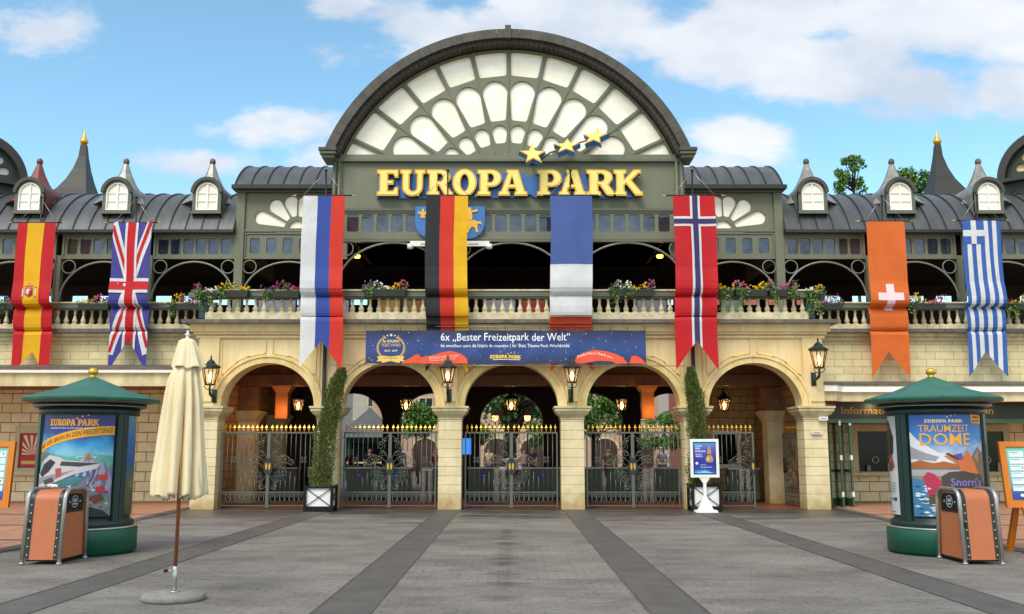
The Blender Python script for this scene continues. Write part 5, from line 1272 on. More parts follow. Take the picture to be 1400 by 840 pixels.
# ================================================================== iron gates
def spiral(cx, cz, r, turns, a0, d=1, n=None, stem=None):
    """points of a scroll, from the outside in"""
    n = n or int(10*turns)+4
    return [(cx+r*(1-.82*i/n)*cos(a0+d*2*pi*turns*i/n), cz+r*(1-.82*i/n)*sin(a0+d*2*pi*turns*i/n)) for i in range(n+1)]
def bez(p0, p1, p2, n=8): return [((1-t)**2*p0[0]+2*t*(1-t)*p1[0]+t*t*p2[0], (1-t)**2*p0[1]+2*t*(1-t)*p1[1]+t*t*p2[1]) for t in [i/n for i in range(n+1)]]
GK = .0207
GTZ = 2.13    # top rail
def gate_leaf(parent, W, dr, name='gate_leaf', full=True):
    """leaf drawn from the meeting stile at local x=0 out to x=W*dr, standing on z=0.06; origin stays at world zero, moved by its object"""
    mb = MB(); y = 0; f = lambda x: x*dr
    def bar(x0, z0, x1, z1, r=.011): mb.tube([(f(x0),0,z0),(f(x1),0,z1)], r, IRON, 5)
    def bx_(x0, x1, z0, z1, d=.02):
        a, b = sorted((f(x0), f(x1))); mb.box(a, b, -d, d, z0, z1, IRON)
    bx_(.0, .045, .03, GTZ+.02, .025); bx_(W-.04, W, .03, GTZ+.02, .025)
    bx_(.0, W, GTZ-.025, GTZ+.02, .018); bx_(.0, W, .44, .475); bx_(.0, W, .08, .105)
    bx_(.0, W, .395, .41, .01)
    n = 9; sp_ = (W-.1)/n
    xs = [.09+sp_*i for i in range(n)]
    top_env = lambda x: None if x > .78 else GTZ-.12-((x/.78)**1.2)*.75+.03
    low_env = lambda x: None if x > .62 else .62+.25*(x/.62)
    for i, x in enumerate(xs):
        te, le = top_env(x), low_env(x)
        if te is None: bar(x, .47, x, GTZ)
        else:
            if te < GTZ-.04 and x > .12: bar(x, te, x, GTZ)
            if le is None: bar(x, .47, x, max(.9, te-.42))
            elif x > .12: bar(x, .47, x, le)
        # foot motif: V of two little curves and a dropper
        xm = x+sp_/2
        bar(x, .1, x, .44, .009)
        if i < n-1:
            mb.tube([(f(a),0,b) for a, b in bez((x,.40),(x+.005,.2),(xm,.15),6)], .008, IRON, 4); mb.tube([(f(a),0,b) for a, b in bez((x+sp_,.40),(x+sp_-.005,.2),(xm,.15),6)], .008, IRON, 4)
            mb.tube([(f(a),0,b) for a, b in spiral(xm,.34,.03,1.2,0)], .007, IRON, 4)
    o = mb.build(name, parent)
    # scrollwork
    mb = MB(); zg = lambda py: (697-py)*GK
    S = [(7.7,605,4.5,1.4,-pi/2,1),(13,612,6.5,1.7,-pi*.7,-1),(9.5,623,5.5,1.6,-pi/2,1),(15.5,631,5.5,1.7,-pi*.4,1),(24,631,6.5,1.7,-pi*.6,-1),(32.5,634,4,1.4,-pi/2,-1),
         (20.5,647,6.5,1.7,pi*.6,1),(12.5,650,5,1.6,pi/2,-1),(19,656,5,1.5,pi*.3,1),(10.5,658.5,6,1.6,pi*.8,-1),(10,667,4.3,1.4,pi/2,1)]
    for dx, py, r, tn, a0, d in S: mb.tube([(f(a),0,b) for a, b in spiral(dx*GK, zg(py), r*GK, tn, a0, d)], .009, IRON, 4)
    for p in (((.03,zg(598)),(.28,zg(604)),(.36,zg(616))),((.05,zg(634)),(.06,zg(622)),(.27,zg(618))),((.08,zg(637)),(.2,zg(626)),(.5,zg(624))),((.4,zg(625)),(.62,zg(626)),(.76,zg(638))),((.1,zg(644)),(.3,zg(628)),(.72,zg(640))),((.05,zg(648)),(.08,zg(662)),(.3,zg(660))),((.3,zg(640)),(.56,zg(642)),(.52,zg(656))),((.04,zg(662)),(.05,zg(672)),(.26,zg(671)))):
        mb.tube([(f(a),0,b) for a, b in bez(*p, 10)], .009, IRON, 4)
    for a0 in (0, pi/2, pi, 3*pi/2):
        cx_, cz_ = W-.32+.055*cos(a0+pi/4), zg(631)+.06*sin(a0+pi/4)
        mb.tube([(f(a),0,b) for a, b in spiral(cx_, cz_, .045, 1.2, a0, 1)], .009, IRON, 4)
    if full:
        for dx, py in ((7.7,605),(15.5,631),(24,631),(20.5,647),(10,667)): mb.lathe([(.0,zg(py)-.02),(.017,zg(py)),(.0,zg(py)+.02)], f(dx*GK), -.012, GOLD, 6)
    mb.build('scrollwork', o)
    mb = MB(); mb.slab([[(f(.0), zg(651))]+[(f(.13*sin(a)), zg(640)-.24*cos(a)) for a in [pi*k/14 for k in range(1,14)]]+[(f(.0), zg(629))]], -.035, .035, BRONZE)
    mb.slab([[(f(.045+.03*cos(a)), zg(640)+.1*sin(a)) for a in [2*pi*k/10 for k in range(10)]]], -.045, -.036, GOLD)
    mb.build('lock_plate', o)
    fs = None
    for i in range(10):
        x = .02+(W-.02)*(i+.5)/10
        if fs is None:
            mb = MB(); mb.lathe([(.008,GTZ+.02),(.01,GTZ+.06),(.034,GTZ+.075),(.012,GTZ+.095),(.05,GTZ+.135),(.022,GTZ+.18),(.003,GTZ+.235)], f(x), 0, GOLD, 4, smooth=False, ph=pi/4)
            fs = mb.build('spearhead', o); fx = x
        else:
            c = fs.copy(); COL.objects.link(c); c.location = (f(x)-f(fx), 0, 0)
    return o
labs = ['closed iron double gate in the leftmost arch','closed iron double gate in the second arch from the left','closed iron double gate in the middle arch','closed iron double gate in the fourth arch from the left, beside the white poster stand']
g0 = thing('iron_gate', labs[0], 'gate', (CX[0],26.95,0), group='closed iron double gates with gilded spearheads')
# build at the origin of the first gate
for d in (-1, 1):
    o = gate_leaf(g0, 1.32, d); o.matrix_parent_inverse = Matrix.Identity(4)
bpy.context.view_layer.update()
for i in (1,2,3): copy_tree(g0, (CX[i],26.95,0), label=labs[i])
og = thing('iron_gate', 'open iron gate in the rightmost arch, one leaf swung back against the pier', 'gate', (CX[4],26.95,0))
o = gate_leaf(og, 1.32, -1); o.matrix_parent_inverse = Matrix.Identity(4)
o = gate_leaf(og, 1.32, -1, full=True); o.matrix_parent_inverse = Matrix.Identity(4); o.location = (1.28, 1.5, 0); o.rotation_euler = (0,0,radians(97))
# ================================================================== turnstile cabinets and posts inside
CAB = mat('grey_green_cabinet', '#4c5a4c', rough=.5, var=.1)
rnd = random.Random(8)
cabs = [(-7.6,31.5,.9,'first from the left'),(-6.3,31.8,1.0,'second from the left'),(-3.9,31.6,1.1,'left of the round tree seen through the second arch'),(-2.6,31.6,.7,'behind the left pier of the middle arch'),(-5.1,31.7,.8,'behind the left tree planter'),(-.95,31.6,1.0,'left half of the middle arch'),(1.0,31.6,1.3,'right half of the middle arch'),(2.5,31.6,1.0,'left half of the fourth arch'),(3.75,31.9,1.1,'in the middle of the fourth arch'),(5.1,31.6,.9,'behind the right tree planter'),(7.4,30.3,.95,'beside the brick wall in the rightmost arch')]
for i, (x, y, w_, pl_) in enumerate(cabs):
    t = thing('turnstile_cabinet', 'grey green ticket turnstile cabinet, '+pl_, 'turnstile', (x,y,0), group='turnstile cabinets behind the gates')
    mb = MB(); mb.box(x-w_/2, x+w_/2, y, y+.5, .08, 1.02, CAB); mb.box(x-w_/2+.04, x+w_/2-.04, y+.03, y+.47, 0, .08, BLACKI)
    for k in range(1, int(w_/.22)): mb.box(x-w_/2+k*.22-.008, x-w_/2+k*.22+.008, y-.012, y, .12, .98, GREEN_D)
    mb.build('cabinet_body', t, bevel=.01)
    mb = MB(); mb.box(x-w_/2-.04, x+w_/2+.04, y-.05, y+.55, 1.02, 1.07, STEEL); mb.build('counter_top', t, bevel=.01)
    if i in (2, 4, 5, 6, 0): mb = MB(); mb.box(x-.12, x+.12, y-.02, y-.003, .72, .9, ink('#3a4aa0')); mb.lathe([(.04,.79),(.05,.8),(.04,.81)], x+.03, y-.03, WHITE, 8); mb.build('pictogram_sticker', t)
for i, (px, lab) in enumerate(((583,'short white ticket scanner post through the second arch'),(683,'short white ticket scanner post left of the middle gate lock'),(886,'short white ticket scanner post through the fourth arch'),(1018,'short steel ticket scanner post through the open arch'))):
    y = 30.2; x = X(px,660,y); t = thing('scanner_post', lab, 'ticket scanner', (x,y,0), group='ticket scanner posts')
    mb = MB()
    for q in (-.1,.12): mb.lathe([(.075,.0),(.075,.95),(.06,1.0),(0.01,1.02)], x+q, y, mat('pale_enamel','#c9cabf',rough=.4), 12)
    mb.build('twin_post', t)
    mb = MB(); mb.box(x-.18,x+.2,y-.06,y+.06,.98,1.05,STEEL); mb.build('scanner_head', t, bevel=.01)
# ================================================================== planters with columnar conifers
CONI = [mat('conifer_a','#55682a',rough=.7,var=.2,scale=9), mat('conifer_b','#3f5622',rough=.7,var=.2,scale=9), mat('conifer_c','#6e7c36',rough=.7,var=.2,scale=9), mat('conifer_brown','#5a4a26',rough=.7,var=.2,scale=9)]
def conifer(px0, px1, py0, py1, cl, Y, lab, seed):
    rnd = random.Random(seed); x0, x1 = X(px0,680,Y), X(px1,680,Y); zt = Z(py0,Y-.0)
    t = thing('planted_conifer', lab, 'potted tree', ((x0+x1)/2,Y,0), group='conifers in white box planters')
    yf, yb = Y-.36, Y+.3
    mb = MB(); mb.box(x0+.03, x1-.03, yf+.03, yb-.03, .1, zt-.03, WHITE); mb.build('planter_box', t)
    mb = MB(); e = .035
    for x in (x0, x1):
        for y in (yf, yb): mb.box(x-e, x+e, y-e, y+e, 0, zt+.04, BLACKI)
    for z in (.12, zt-.02):
        for y in (yf, yb): mb.box(x0+e+.001, x1-e-.001, y-.02, y+.02, z-.025, z+.025, BLACKI)
        for x in (x0, x1): mb.box(x-.02, x+.02, yf+e+.001, yb-e-.001, z-.025, z+.025, BLACKI)
    mb.box(x0+e, x1-e, yf-.015, yb, .02, .1, BLACKI)
    for y in (yf-.0,):
        mb.tube([(x0,y,.13),(x1,y,zt-.03)], .011, BLACKI, 4); mb.tube([(x1,y,.13),(x0,y,zt-.03)], .011, BLACKI, 4)
        mb.lathe([(.0,.0)]*1+[(.03,0)], (x0+x1)/2, y, BLACKI, 4) if False else None
    for x in (x0, x1): mb.tube([(x,yf,.13),(x,yb,zt-.03)], .011, BLACKI, 4); mb.tube([(x,yb,.13),(x,yf,zt-.03)], .011, BLACKI, 4)
    mb.build('planter_frame', t)
    mb = MB(); mb.tube([(X(c,p,Y),Y,Z(p,Y)) for p, c, r in cl[:-1]], .05, WOODD, 8, r2=.015); mb.build('trunk', t)
    mb = MB(); zs_ = [Z(p,Y) for p, c, r in cl]
    for i in range(15000):
        k = rnd.uniform(0, len(cl)-1.001); a = int(k); f = k-a
        cx = X(cl[a][1],cl[a][0],Y)*(1-f)+X(cl[a+1][1],cl[a+1][0],Y)*f; z = zs_[a]*(1-f)+zs_[a+1]*f; r = (cl[a][2]*(1-f)+cl[a+1][2]*f)*.0203
        an = rnd.uniform(0, 2*pi); rr = r*(rnd.random()**.35)*(1+.2*sin(an*3+z*5)+.16*sin(z*17+an*5)+rnd.gauss(0,.08))
        p = Vector((cx+rr*cos(an), Y+rr*sin(an), z)); d = Vector((cos(an)*.6+rnd.gauss(0,.3), sin(an)*.6+rnd.gauss(0,.3), .9+rnd.gauss(0,.3))).normalized()*rnd.uniform(.03,.07); w_ = d.cross(Vector((rnd.gauss(0,1),rnd.gauss(0,1),rnd.gauss(0,1)))).normalized()*.011
        mb.add([p-w_, p+d*.5-w_*1.2, p+d, p+w_], [(0,1,2,3)], CONI[3] if rnd.random() < .12 else rnd.choice(CONI[:3]))
    mb.build('foliage', t)
conifer(421,457,665,505,[(668,440,13),(640,440,14),(600,445,13.5),(570,450,12),(540,457,11.5),(520,463,9),(504,467,4)],26.0,'slim leaning conifer in a white planter box below the Russian flag',1)
conifer(944,981,663,505,[(668,954,11),(640,953,11.5),(600,955,12),(570,952,12),(540,949,10.5),(520,946,7.5),(503,944,3.5)],26.05,'slim conifer in a white planter box behind the white poster stand',2)
# ================================================================== white poster stand
Yp = 25.55; px = X(963,650,Yp); t = thing('poster_stand', 'white framed poster stand with blue chess-piece poster before the right planter', 'poster stand', (px,YG(700),0))
a, b, c, d = X(943.5,625,Yp), X(982.5,625,Yp), Z(653,Yp), Z(600.5,Yp)
mb = MB(); mb.slab([rect(a,b,c,d), rect(a+.075,b-.075,c+.075,d-.075)], Yp-.04, Yp+.04, WHITE); mb.box(a+.07,b-.07,Yp+.0,Yp+.035,c+.07,d-.07,WHITE); mb.build('poster_frame', t, bevel=.006)
mb = MB(); mb.box(px-.04,px+.04,Yp-.03,Yp+.03,.3,c,WHITE); mb.hull([(px-.04,Yp-.02,c-.16),(px+.04,Yp-.02,c-.16),(px+.04,Yp+.02,c-.16),(px-.04,Yp+.02,c-.16)],[(px-.15,Yp-.03,c),(px+.15,Yp-.03,c),(px+.15,Yp+.03,c),(px-.15,Yp+.03,c)],WHITE); mb.build('stand_post', t)
mb = MB(); mb.hull([(px-.3,Yp-.25,.0),(px+.3,Yp-.25,.0),(px+.3,Yp+.25,.0),(px-.3,Yp+.25,.0)],[(px-.27,Yp-.22,.06),(px+.27,Yp-.22,.06),(px+.27,Yp+.22,.06),(px-.27,Yp+.22,.06)],WHITE); mb.hull([(px-.2,Yp-.1,.06),(px+.2,Yp-.1,.06),(px+.2,Yp+.1,.06),(px-.2,Yp+.1,.06)],[(px-.045,Yp-.03,.42),(px+.045,Yp-.03,.42),(px+.045,Yp+.03,.42),(px-.045,Yp+.03,.42)],WHITE); mb.build('stand_foot', t)
def planemap(Y): return lambda u, v, e: (u, Y-e, v)
g = Gfx(); ia, ib, ic, id_ = a+.085, b-.085, c+.085, d-.085; iw, ih = ib-ia, id_-ic
g.poly(rect(ia-.01,ib+.01,ic-.01,id_+.01), BLACKI, 0)
g.poly(rect(ia+.02,ib-.01,ic+.02,id_-.01), gradmat('stand_poster', [(0,'#3f9fd8'),(.12,'#2f3fa0'),(.45,'#2a2f92'),(.8,'#5a5fc0'),(1,'#3fa4dc')], ic, id_), 1)
def tx(s, x, y, w_, h, m_=None, l=3, b=.02): g.text(s, ia+iw*x, ic+ih*y, iw*w_, ih*h, m_ or W_, l, b)
tx('HÜTEN',.1,.86,.3,.05); tx('DER',.1,.78,.22,.05); tx('EUROPA',.1,.69,.46,.05); tx('SHOW',.1,.6,.28,.04); tx('2021',.1,.54,.3,.04)
tx('Europa-Park',.32,.2,.5,.035); tx('Arena',.32,.28,.25,.025)
g.poly(arc(ia+iw*.15, ic+ih*.34, iw*.06, iw*.06, 0, 360, 12)[:-1], W_, 3)
bz = ink('#b58a55'); cxp = ia+iw*.72
prof = [(.0,.37),(.14,.38),(.175,.45),(.15,.53),(.09,.58),(.07,.62),(.1,.65),(.09,.72),(.06,.78),(.07,.82),(.045,.87),(0,.89)]
g.poly([(cxp+iw*p, ic+ih*q) for p, q in prof]+[(cxp-iw*p, ic+ih*q) for p, q in prof[::-1][1:-1]], bz, 3)
g.poly([(cxp-iw*.09,ic+ih*.44),(cxp-iw*.02,ic+ih*.42),(cxp-iw*.03,ic+ih*.53),(cxp-iw*.08,ic+ih*.52)], ink('#e8d0a0'), 4); g.poly(rect(cxp-iw*.09,cxp+iw*.09,ic+ih*.6,ic+ih*.63), ink('#6a4a2a'), 4)
g.poly([(ia+iw*.1,ic+.03),(ia+iw*.5,ic+ih*.12),(ib-iw*.1,ic+.03)], ink('#6fc0e8'), 2)
g.build('poster', t, planemap(Yp-.006), eps=.0025)

# ================================================================== advertising columns
def cyl(cx, cy, R, phi0):
    def f(u, v, e):
        a = phi0+u/R; return (cx+(R+e)*sin(a), cy-(R+e)*cos(a), v)
    return f
def kiosk(side):
    rnd = random.Random(17)
    cx, cy = (-6.985, 15.6) if side < 0 else (6.985, 15.6)
    lab = ('dark green round advertising column with a roller coaster poster, behind the left litter bin' if side < 0 else
           'dark green round advertising column with a mountain dome poster, behind the right litter bin')
    t = thing('advertising_column', lab, 'advertising column', (cx,cy,0))
    zb = Z(727,14.74); zt = Z(557,14.85); R = .735
    mb = MB(); mb.lathe([(.79,.0),(.79,.03),(.835,.04),(.835,zb-.02),(.825,zb)], cx, cy, mat('column_base_green','#12543f',rough=.4,var=.1,scale=2), 48); mb.lathe([(.825,zb),(.835,zb+.005),(.83,zb+.025),(.5,zb+.03)], cx, cy, STEEL, 48); mb.build('base', t)
    mb = MB(); mb.lathe([(.77,zb+.03),(.77,zb+.1),(R-.03,zb+.14),(R-.03,zt-.12),(.77,zt-.1),(.77,zt)], cx, cy, TEAL, 64); o = mb.build('column_body', t)
    ze = Z(545,14.55)
    mb = MB(); mb.lathe([(.78,zt),(.84,zt+.02),(.87,zt+.03),(.87,zt+.075),(.83,zt+.09),(.8,ze-.03)], cx, cy, BLACKI, 48); mb.lathe([(.872,zt+.028),(.877,zt+.033),(.872,zt+.04)], cx, cy, STEEL, 48); mb.build('cornice_ring', t)
    za = Z(516,15.6); n = 12
    mb = MB(); mb.lathe([(.78,ze-.06),(1.03,ze-.005)], cx, cy, mat('roof_soffit','#6f7a66',rough=.6), n, smooth=False, ph=pi/n)
    mb.lathe([(1.03,ze-.005),(1.07,ze),(1.08,ze+.035),(1.055,ze+.055),(.6,ze+.3*(za-ze)+.06),(.06,za)], cx, cy, TEALR, n, smooth=False, ph=pi/n); mb.build('roof', t)
    mb = MB(); mb.lathe([(.05,za-.01),(.05,za+.02),(.035,za+.03),(.07,za+.05),(.085,za+.09),(.07,za+.13),(.02,za+.155)], cx, cy, GOLD, 14); mb.build('gilded_finial', t)
    # vertical frame posts between the cases
    p_c = (6, 126, 246) if side < 0 else (-6, -126, -246)
    for pc in p_c:
        for e in (-60,):
            a = radians(pc+e); mb = MB()
            for w0, w1, rr in ((-8.2,-.35,.762),(.35,8.2,.762)):
                pts_b = [(cx+r*sin(a+radians(q)), cy-r*cos(a+radians(q))) for q in (w0,(w0+w1)/2,w1) for r in (rr,)]+[(cx+r*sin(a+radians(q)), cy-r*cos(a+radians(q))) for q in (w1,(w0+w1)/2,w0) for r in (R-.05,)]
                mb.hull([(x,y,zb+.1) for x, y in pts_b], [(x,y,zt-.1) for x, y in pts_b], TEAL)
            mb.build('case_post', t)
    uw = radians(97)*R; u0, u1 = -uw/2, uw/2; v0, v1 = Z(708,14.84), Z(561,14.84); vw = v1-v0
    cover = glassmat('display_glazing', '#0c1414', .03, .07)
    Rm = R-.012
    grid = [u0+uw*k/20 for k in range(1,20)]
    def U(x): return u0+uw*x
    def V(y): return v0+vw*y
    if side < 0:
        g = Gfx(); g.poly(rect(u0,u1,v0,v1), gradmat('coaster_poster_sky', [(0,'#23282c'),(.2,'#4a4f55'),(.42,'#3d8f9a'),(.55,'#7fc4dc'),(.68,'#2c93d2'),(.8,'#2b3f92'),(1,'#332f6e')], v0, v1), 0)
        def arcy(x): return (.60+.17*(1-(1-x)**2))
        band = [(U(x/16), V(arcy(x/16))) for x in range(17)]+[(U(x/16), V(arcy(x/16)+.085)) for x in range(16,-1,-1)]
        g.poly(band, ink('#f0a818'), 2)
        BTX = ink('#4a4636')
        g.text('MIT DER BAHN IN DEN FREIZEITSPASS', U(.02), V(.61), uw*.95, vw*.045, BTX, 3, .015, arcf=lambda u: vw*(arcy((u-u0)/uw)-.59))
        logo(g, U(.17), V(.855), uw*.62, ink('#f0b040'), 3, h=vw*.062)
        g.text('FREIZEITPARK & ERLEBNIS-RESORT', U(.18), V(.825), uw*.58, vw*.014, W_, 3, .0)
        def pg(pts, col, l=2): g.poly([(U(a), V(b)) for a, b in pts], ink(col), l)
        def pg(pts, col, l=2, dv=0): g.poly([(U(a), V(b+dv)) for a, b in pts], ink(col), l)
        pg([(0,.47),(.2,.5),(.45,.46),(.7,.49),(1,.47),(1,.3),(0,.3)], '#5fa8a0', 1, .1)
        pg([(.42,.3),(.7,.52),(.84,.3)], '#b9b6b4', 2, .08)
        for k in range(4): pg([(.5+.09*k,.3),(.69,.49),(.545+.09*k,.3)], '#4a55b0', 3, .08)
        pg([(.64,.46),(.7,.53),(.75,.45)], '#b07a4a', 3, .08)
        pg([(.6,.3),(.74,.42),(.8,.46),(.86,.54),(.95,.44),(1,.5),(1,.1),(.5,.12),(.55,.24)], '#76718e', 3)
        for (q, r_) in (((.86,.54),(.78,.3)),((.8,.46),(.7,.28)),((.95,.44),(.9,.24)),((.7,.36),(.64,.22))): pg([q,(q[0]+.05,q[1]-.12),(r_[0]+.06,r_[1]-.04),r_], '#9a95b4', 4); pg([q,(q[0]-.03,q[1]-.1),(r_[0]-.03,r_[1]),r_], '#55506c', 4)
        pg([(0,.2),(.1,.33),(.2,.38),(.34,.36),(.42,.33),(.85,.3),(.8,.25),(.55,.2),(.3,.12),(0,.06)], '#c4c3c4', 5, .2)
        pg([(.02,.2),(.1,.29),(.22,.34),(.3,.31),(.2,.22),(.08,.17)], '#2c2e33', 6, .2); pg([(.38,.32),(.84,.3),(.6,.27),(.36,.28)], '#3a3d44', 6, .2); pg([(.3,.25),(.38,.26),(.39,.18),(.32,.16)], '#b04a58', 6, .2); pg([(.0,.16),(.3,.2),(.55,.24),(.3,.15),(0,.1)], '#8f8e92', 6, .2); pg([(.12,.14),(.26,.17),(.3,.13),(.14,.1)], '#45464c', 7, .2)
        pg([(.0,.35),(.12,.4),(.3,.37),(.26,.42),(.1,.45),(0,.43)], '#6a6d70', 4, .16)
        for k in range(70):
            a_, b_ = rnd.uniform(0,.95), rnd.uniform(.02,.3); c_ = rnd.uniform(.02,.06); pg([(a_,b_),(a_+c_,b_+.012),(a_+c_*.8,b_-.015)], rnd.choice(['#a9acb0','#5c6066','#3b3f44','#c8cacc','#85888e']), 5)
        pg([(0,.0),(0,.1),(.2,.09),(.4,.16),(.7,.2),(1,.16),(1,0)], '#7c7f83', 4); pg([(.4,0),(.5,.08),(.72,.1),(.9,.06),(1,.0)], '#24282a', 6)
        pg([(.82,.22),(.94,.23),(.94,.18),(.83,.17)], '#c83a2c', 7, .17); pg([(.8,.15),(.9,.16),(.92,.1),(.81,.1)], '#b8332a', 7, .13); pg([(.9,.12),(.96,.12),(.94,.07),(.9,.07)], '#3aa04a', 7, .06); pg([(.7,.1),(.86,.14),(.92,.08),(.8,.04)], '#6a3a34', 7, .08)
        for k in range(5): g.line((U(.55+.05*k),V(.55+.015*(k%2))),(U(.59+.05*k),V(.57)),.01,W_,2)
        pg([(.55,-.0),(1,0),(1,-.001),(.55,-.001)], '#1c2a26', 8); g.poly(rect(U(.62),U(.74),V(.015),V(.045)), ink('#c9cfcc'), 8)
        g.build('coaster_poster', t, cyl(cx, cy, Rm, radians(6)), ug=grid, eps=.0022)
        g = Gfx(); g.poly(rect(u0,u1,v0,v1), gradmat('lake_poster', [(0,'#4a4a2c'),(.25,'#6a6a48'),(.45,'#3a6a80'),(.5,'#2a60a8'),(.75,'#3a7ab0'),(1,'#6aa0a8')], v0, v1), 0)
        g.poly(rect(U(.1),U(.5),V(.26),V(.32)), ink('#8a8560'), 1); g.poly([(U(.3),V(.7)),(U(.7),V(.9)),(U(.9),V(.6))], ink('#c0a860'), 1)
        g.build('lake_poster', t, cyl(cx, cy, Rm, radians(126)), ug=grid, eps=.0022)
    else:
        g = Gfx(); g.poly(rect(u0,u1,v0,v1), gradmat('dome_poster_sky', [(0,'#23557c'),(.2,'#4f8cb0'),(.3,'#8f8a70'),(.45,'#b87a48'),(.55,'#d0d4dc'),(.7,'#3f86cc'),(1,'#2456b0')], v0, v1), 0)
        def pg(pts, col, l=2): g.poly([(U(a), V(b)) for a, b in pts], ink(col), l)
        YO = ink('#f0a828')
        logo(g, U(.2), V(.885), uw*.46, ink('#f0d8b0'), 3, h=vw*.03)
        g.text('TRAUMZEIT', U(.12), V(.795), uw*.62, vw*.068, YO, 3, .012); g.text('DOME', U(.13), V(.67), uw*.62, vw*.115, YO, 3, .02)
        pg([(.78,.97),(.99,.95),(.98,.87),(.79,.88)], '#e8a028', 3); g.text('NEU', U(.82), V(.925), uw*.12, vw*.022, ink('#3a2c18'), 4, .03); g.text('IM PARK', U(.81), V(.89), uw*.15, vw*.018, ink('#3a2c18'), 4, .03)
        pg([(0,.8),(.1,.72),(.22,.66),(.34,.6),(.5,.58),(.62,.56),(.5,.5),(0,.52)], '#d9dce4', 1); pg([(0,.66),(.18,.6),(.35,.56),(.3,.52),(0,.54)], '#9a94a4', 2)
        pg([(0,.5),(.12,.53),(.28,.5),(.4,.52),(.55,.49),(.7,.5),(.7,.44),(0,.44)], '#a8622c', 2); pg([(0,.45),(.6,.46),(.6,.38),(0,.38)], '#a9aab0', 2)
        pg([(.68,.5),(.78,.58),(.88,.66),(.95,.6),(1,.62),(1,.36),(.7,.4)], '#7a6250', 2); pg([(.8,.56),(.88,.64),(.86,.5)], '#a08468', 3)
        pg([(.4,.57),(.52,.58),(.62,.55),(.7,.63),(.76,.56),(.82,.46),(.86,.4),(.6,.42),(.56,.5),(.48,.53)], '#d0703c', 4); pg([(.52,.58),(.62,.6),(.64,.54),(.55,.53)], '#5a4f98', 5); pg([(.42,.59),(.45,.6),(.58,.55),(.55,.53)], '#4a3830', 5)
        pg([(.36,.38),(.45,.42),(.62,.43),(.9,.39),(.98,.3),(.97,.16),(.4,.14),(.34,.25)], '#47433f', 4)
        SN = ink('#8a7ad0'); g.text("Snorri's", U(.46), V(.29), uw*.42, vw*.075, SN, 6, .012); g.text('ADVENTURE', U(.48), V(.235), uw*.4, vw*.035, ink('#d8d0b8'), 6, .01); g.text('VR', U(.58), V(.18), uw*.14, vw*.035, ink('#c04a7c'), 6, .03)
        pg([(.14,.36),(.2,.42),(.28,.4),(.36,.32),(.36,.2),(.3,.14),(.2,.16),(.18,.28)], '#b82c54', 5); pg([(.2,.2),(.32,.22),(.34,.12),(.2,.12)], '#5a4a2c', 6)
        pg([(0,.36),(.14,.34),(.2,.2),(.35,.12),(.6,.1),(.6,0),(0,0)], '#3f7aa8', 3)
        r_ = random.Random(4)
        for k in range(60):
            a_, b_ = r_.uniform(.0,.5), r_.uniform(.01,.3)
            if a_ < .16 or b_ < .12: pg([(a_,b_),(a_+.05,b_+.012),(a_+.09,b_),(a_+.05,b_-.01)], r_.choice(['#c8dce8','#e8f0f4','#22587c']), 4+(k % 2))
        pg([(.9,.24),(.96,.26),(.98,.2),(.93,.16),(.88,.18)], '#4ab0c0', 6)
        g.build('dome_poster', t, cyl(cx, cy, Rm, radians(-6)), ug=grid, eps=.0022)
        g = Gfx(); g.poly(rect(u0,u1,v0,v1), ink('#c9ccd0'), 0); g.poly(rect(u0,u1,V(.0),V(.42)), ink('#d8d8d6'), 1)
        def pg(pts, col, l=2): g.poly([(U(a), V(b)) for a, b in pts], ink(col), l)
        pg([(.6,.95),(.8,.9),(.92,.75),(.9,.6),(.8,.55),(.55,.6)], '#2b2622', 2); pg([(.55,.62),(.85,.58),(.92,.46),(.8,.42),(.5,.42)], '#a8583a', 2); pg([(.7,.5),(.85,.5),(.84,.42),(.7,.42)], '#5a3a2c', 3)
        for k in range(6): g.poly(rect(U(.66),U(.92),V(.3-.018*k),V(.307-.018*k)), ink('#8a8e94'), 2)
        g.poly(rect(U(.84),U(.93),V(.13),V(.165)), ink('#3a3f88'), 2); g.poly(rect(U(.66),U(.82),V(.14),V(.155)), ink('#50545c'), 2)
        for k in range(3): g.poly(rect(U(.66+.08*k),U(.71+.08*k),V(.02),V(.03)), ink('#50545c'), 2)
        g.build('portrait_poster', t, cyl(cx, cy, Rm, radians(-126)), ug=grid, eps=.0022)
    mb = MB()
    for pc in p_c:
        a0, a1 = radians(pc-51), radians(pc+51); n = 24
        vs_ = [(cx+(R+.018)*sin(a0+(a1-a0)*k/n), cy-(R+.018)*cos(a0+(a1-a0)*k/n), z) for z in (zb+.11, zt-.1) for k in range(n+1)]
        mb.add(vs_, [(k, k+1, k+n+2, k+n+1) for k in range(n)], cover, True)
    mb.build('display_glazing', t)
kiosk(-1); kiosk(1)

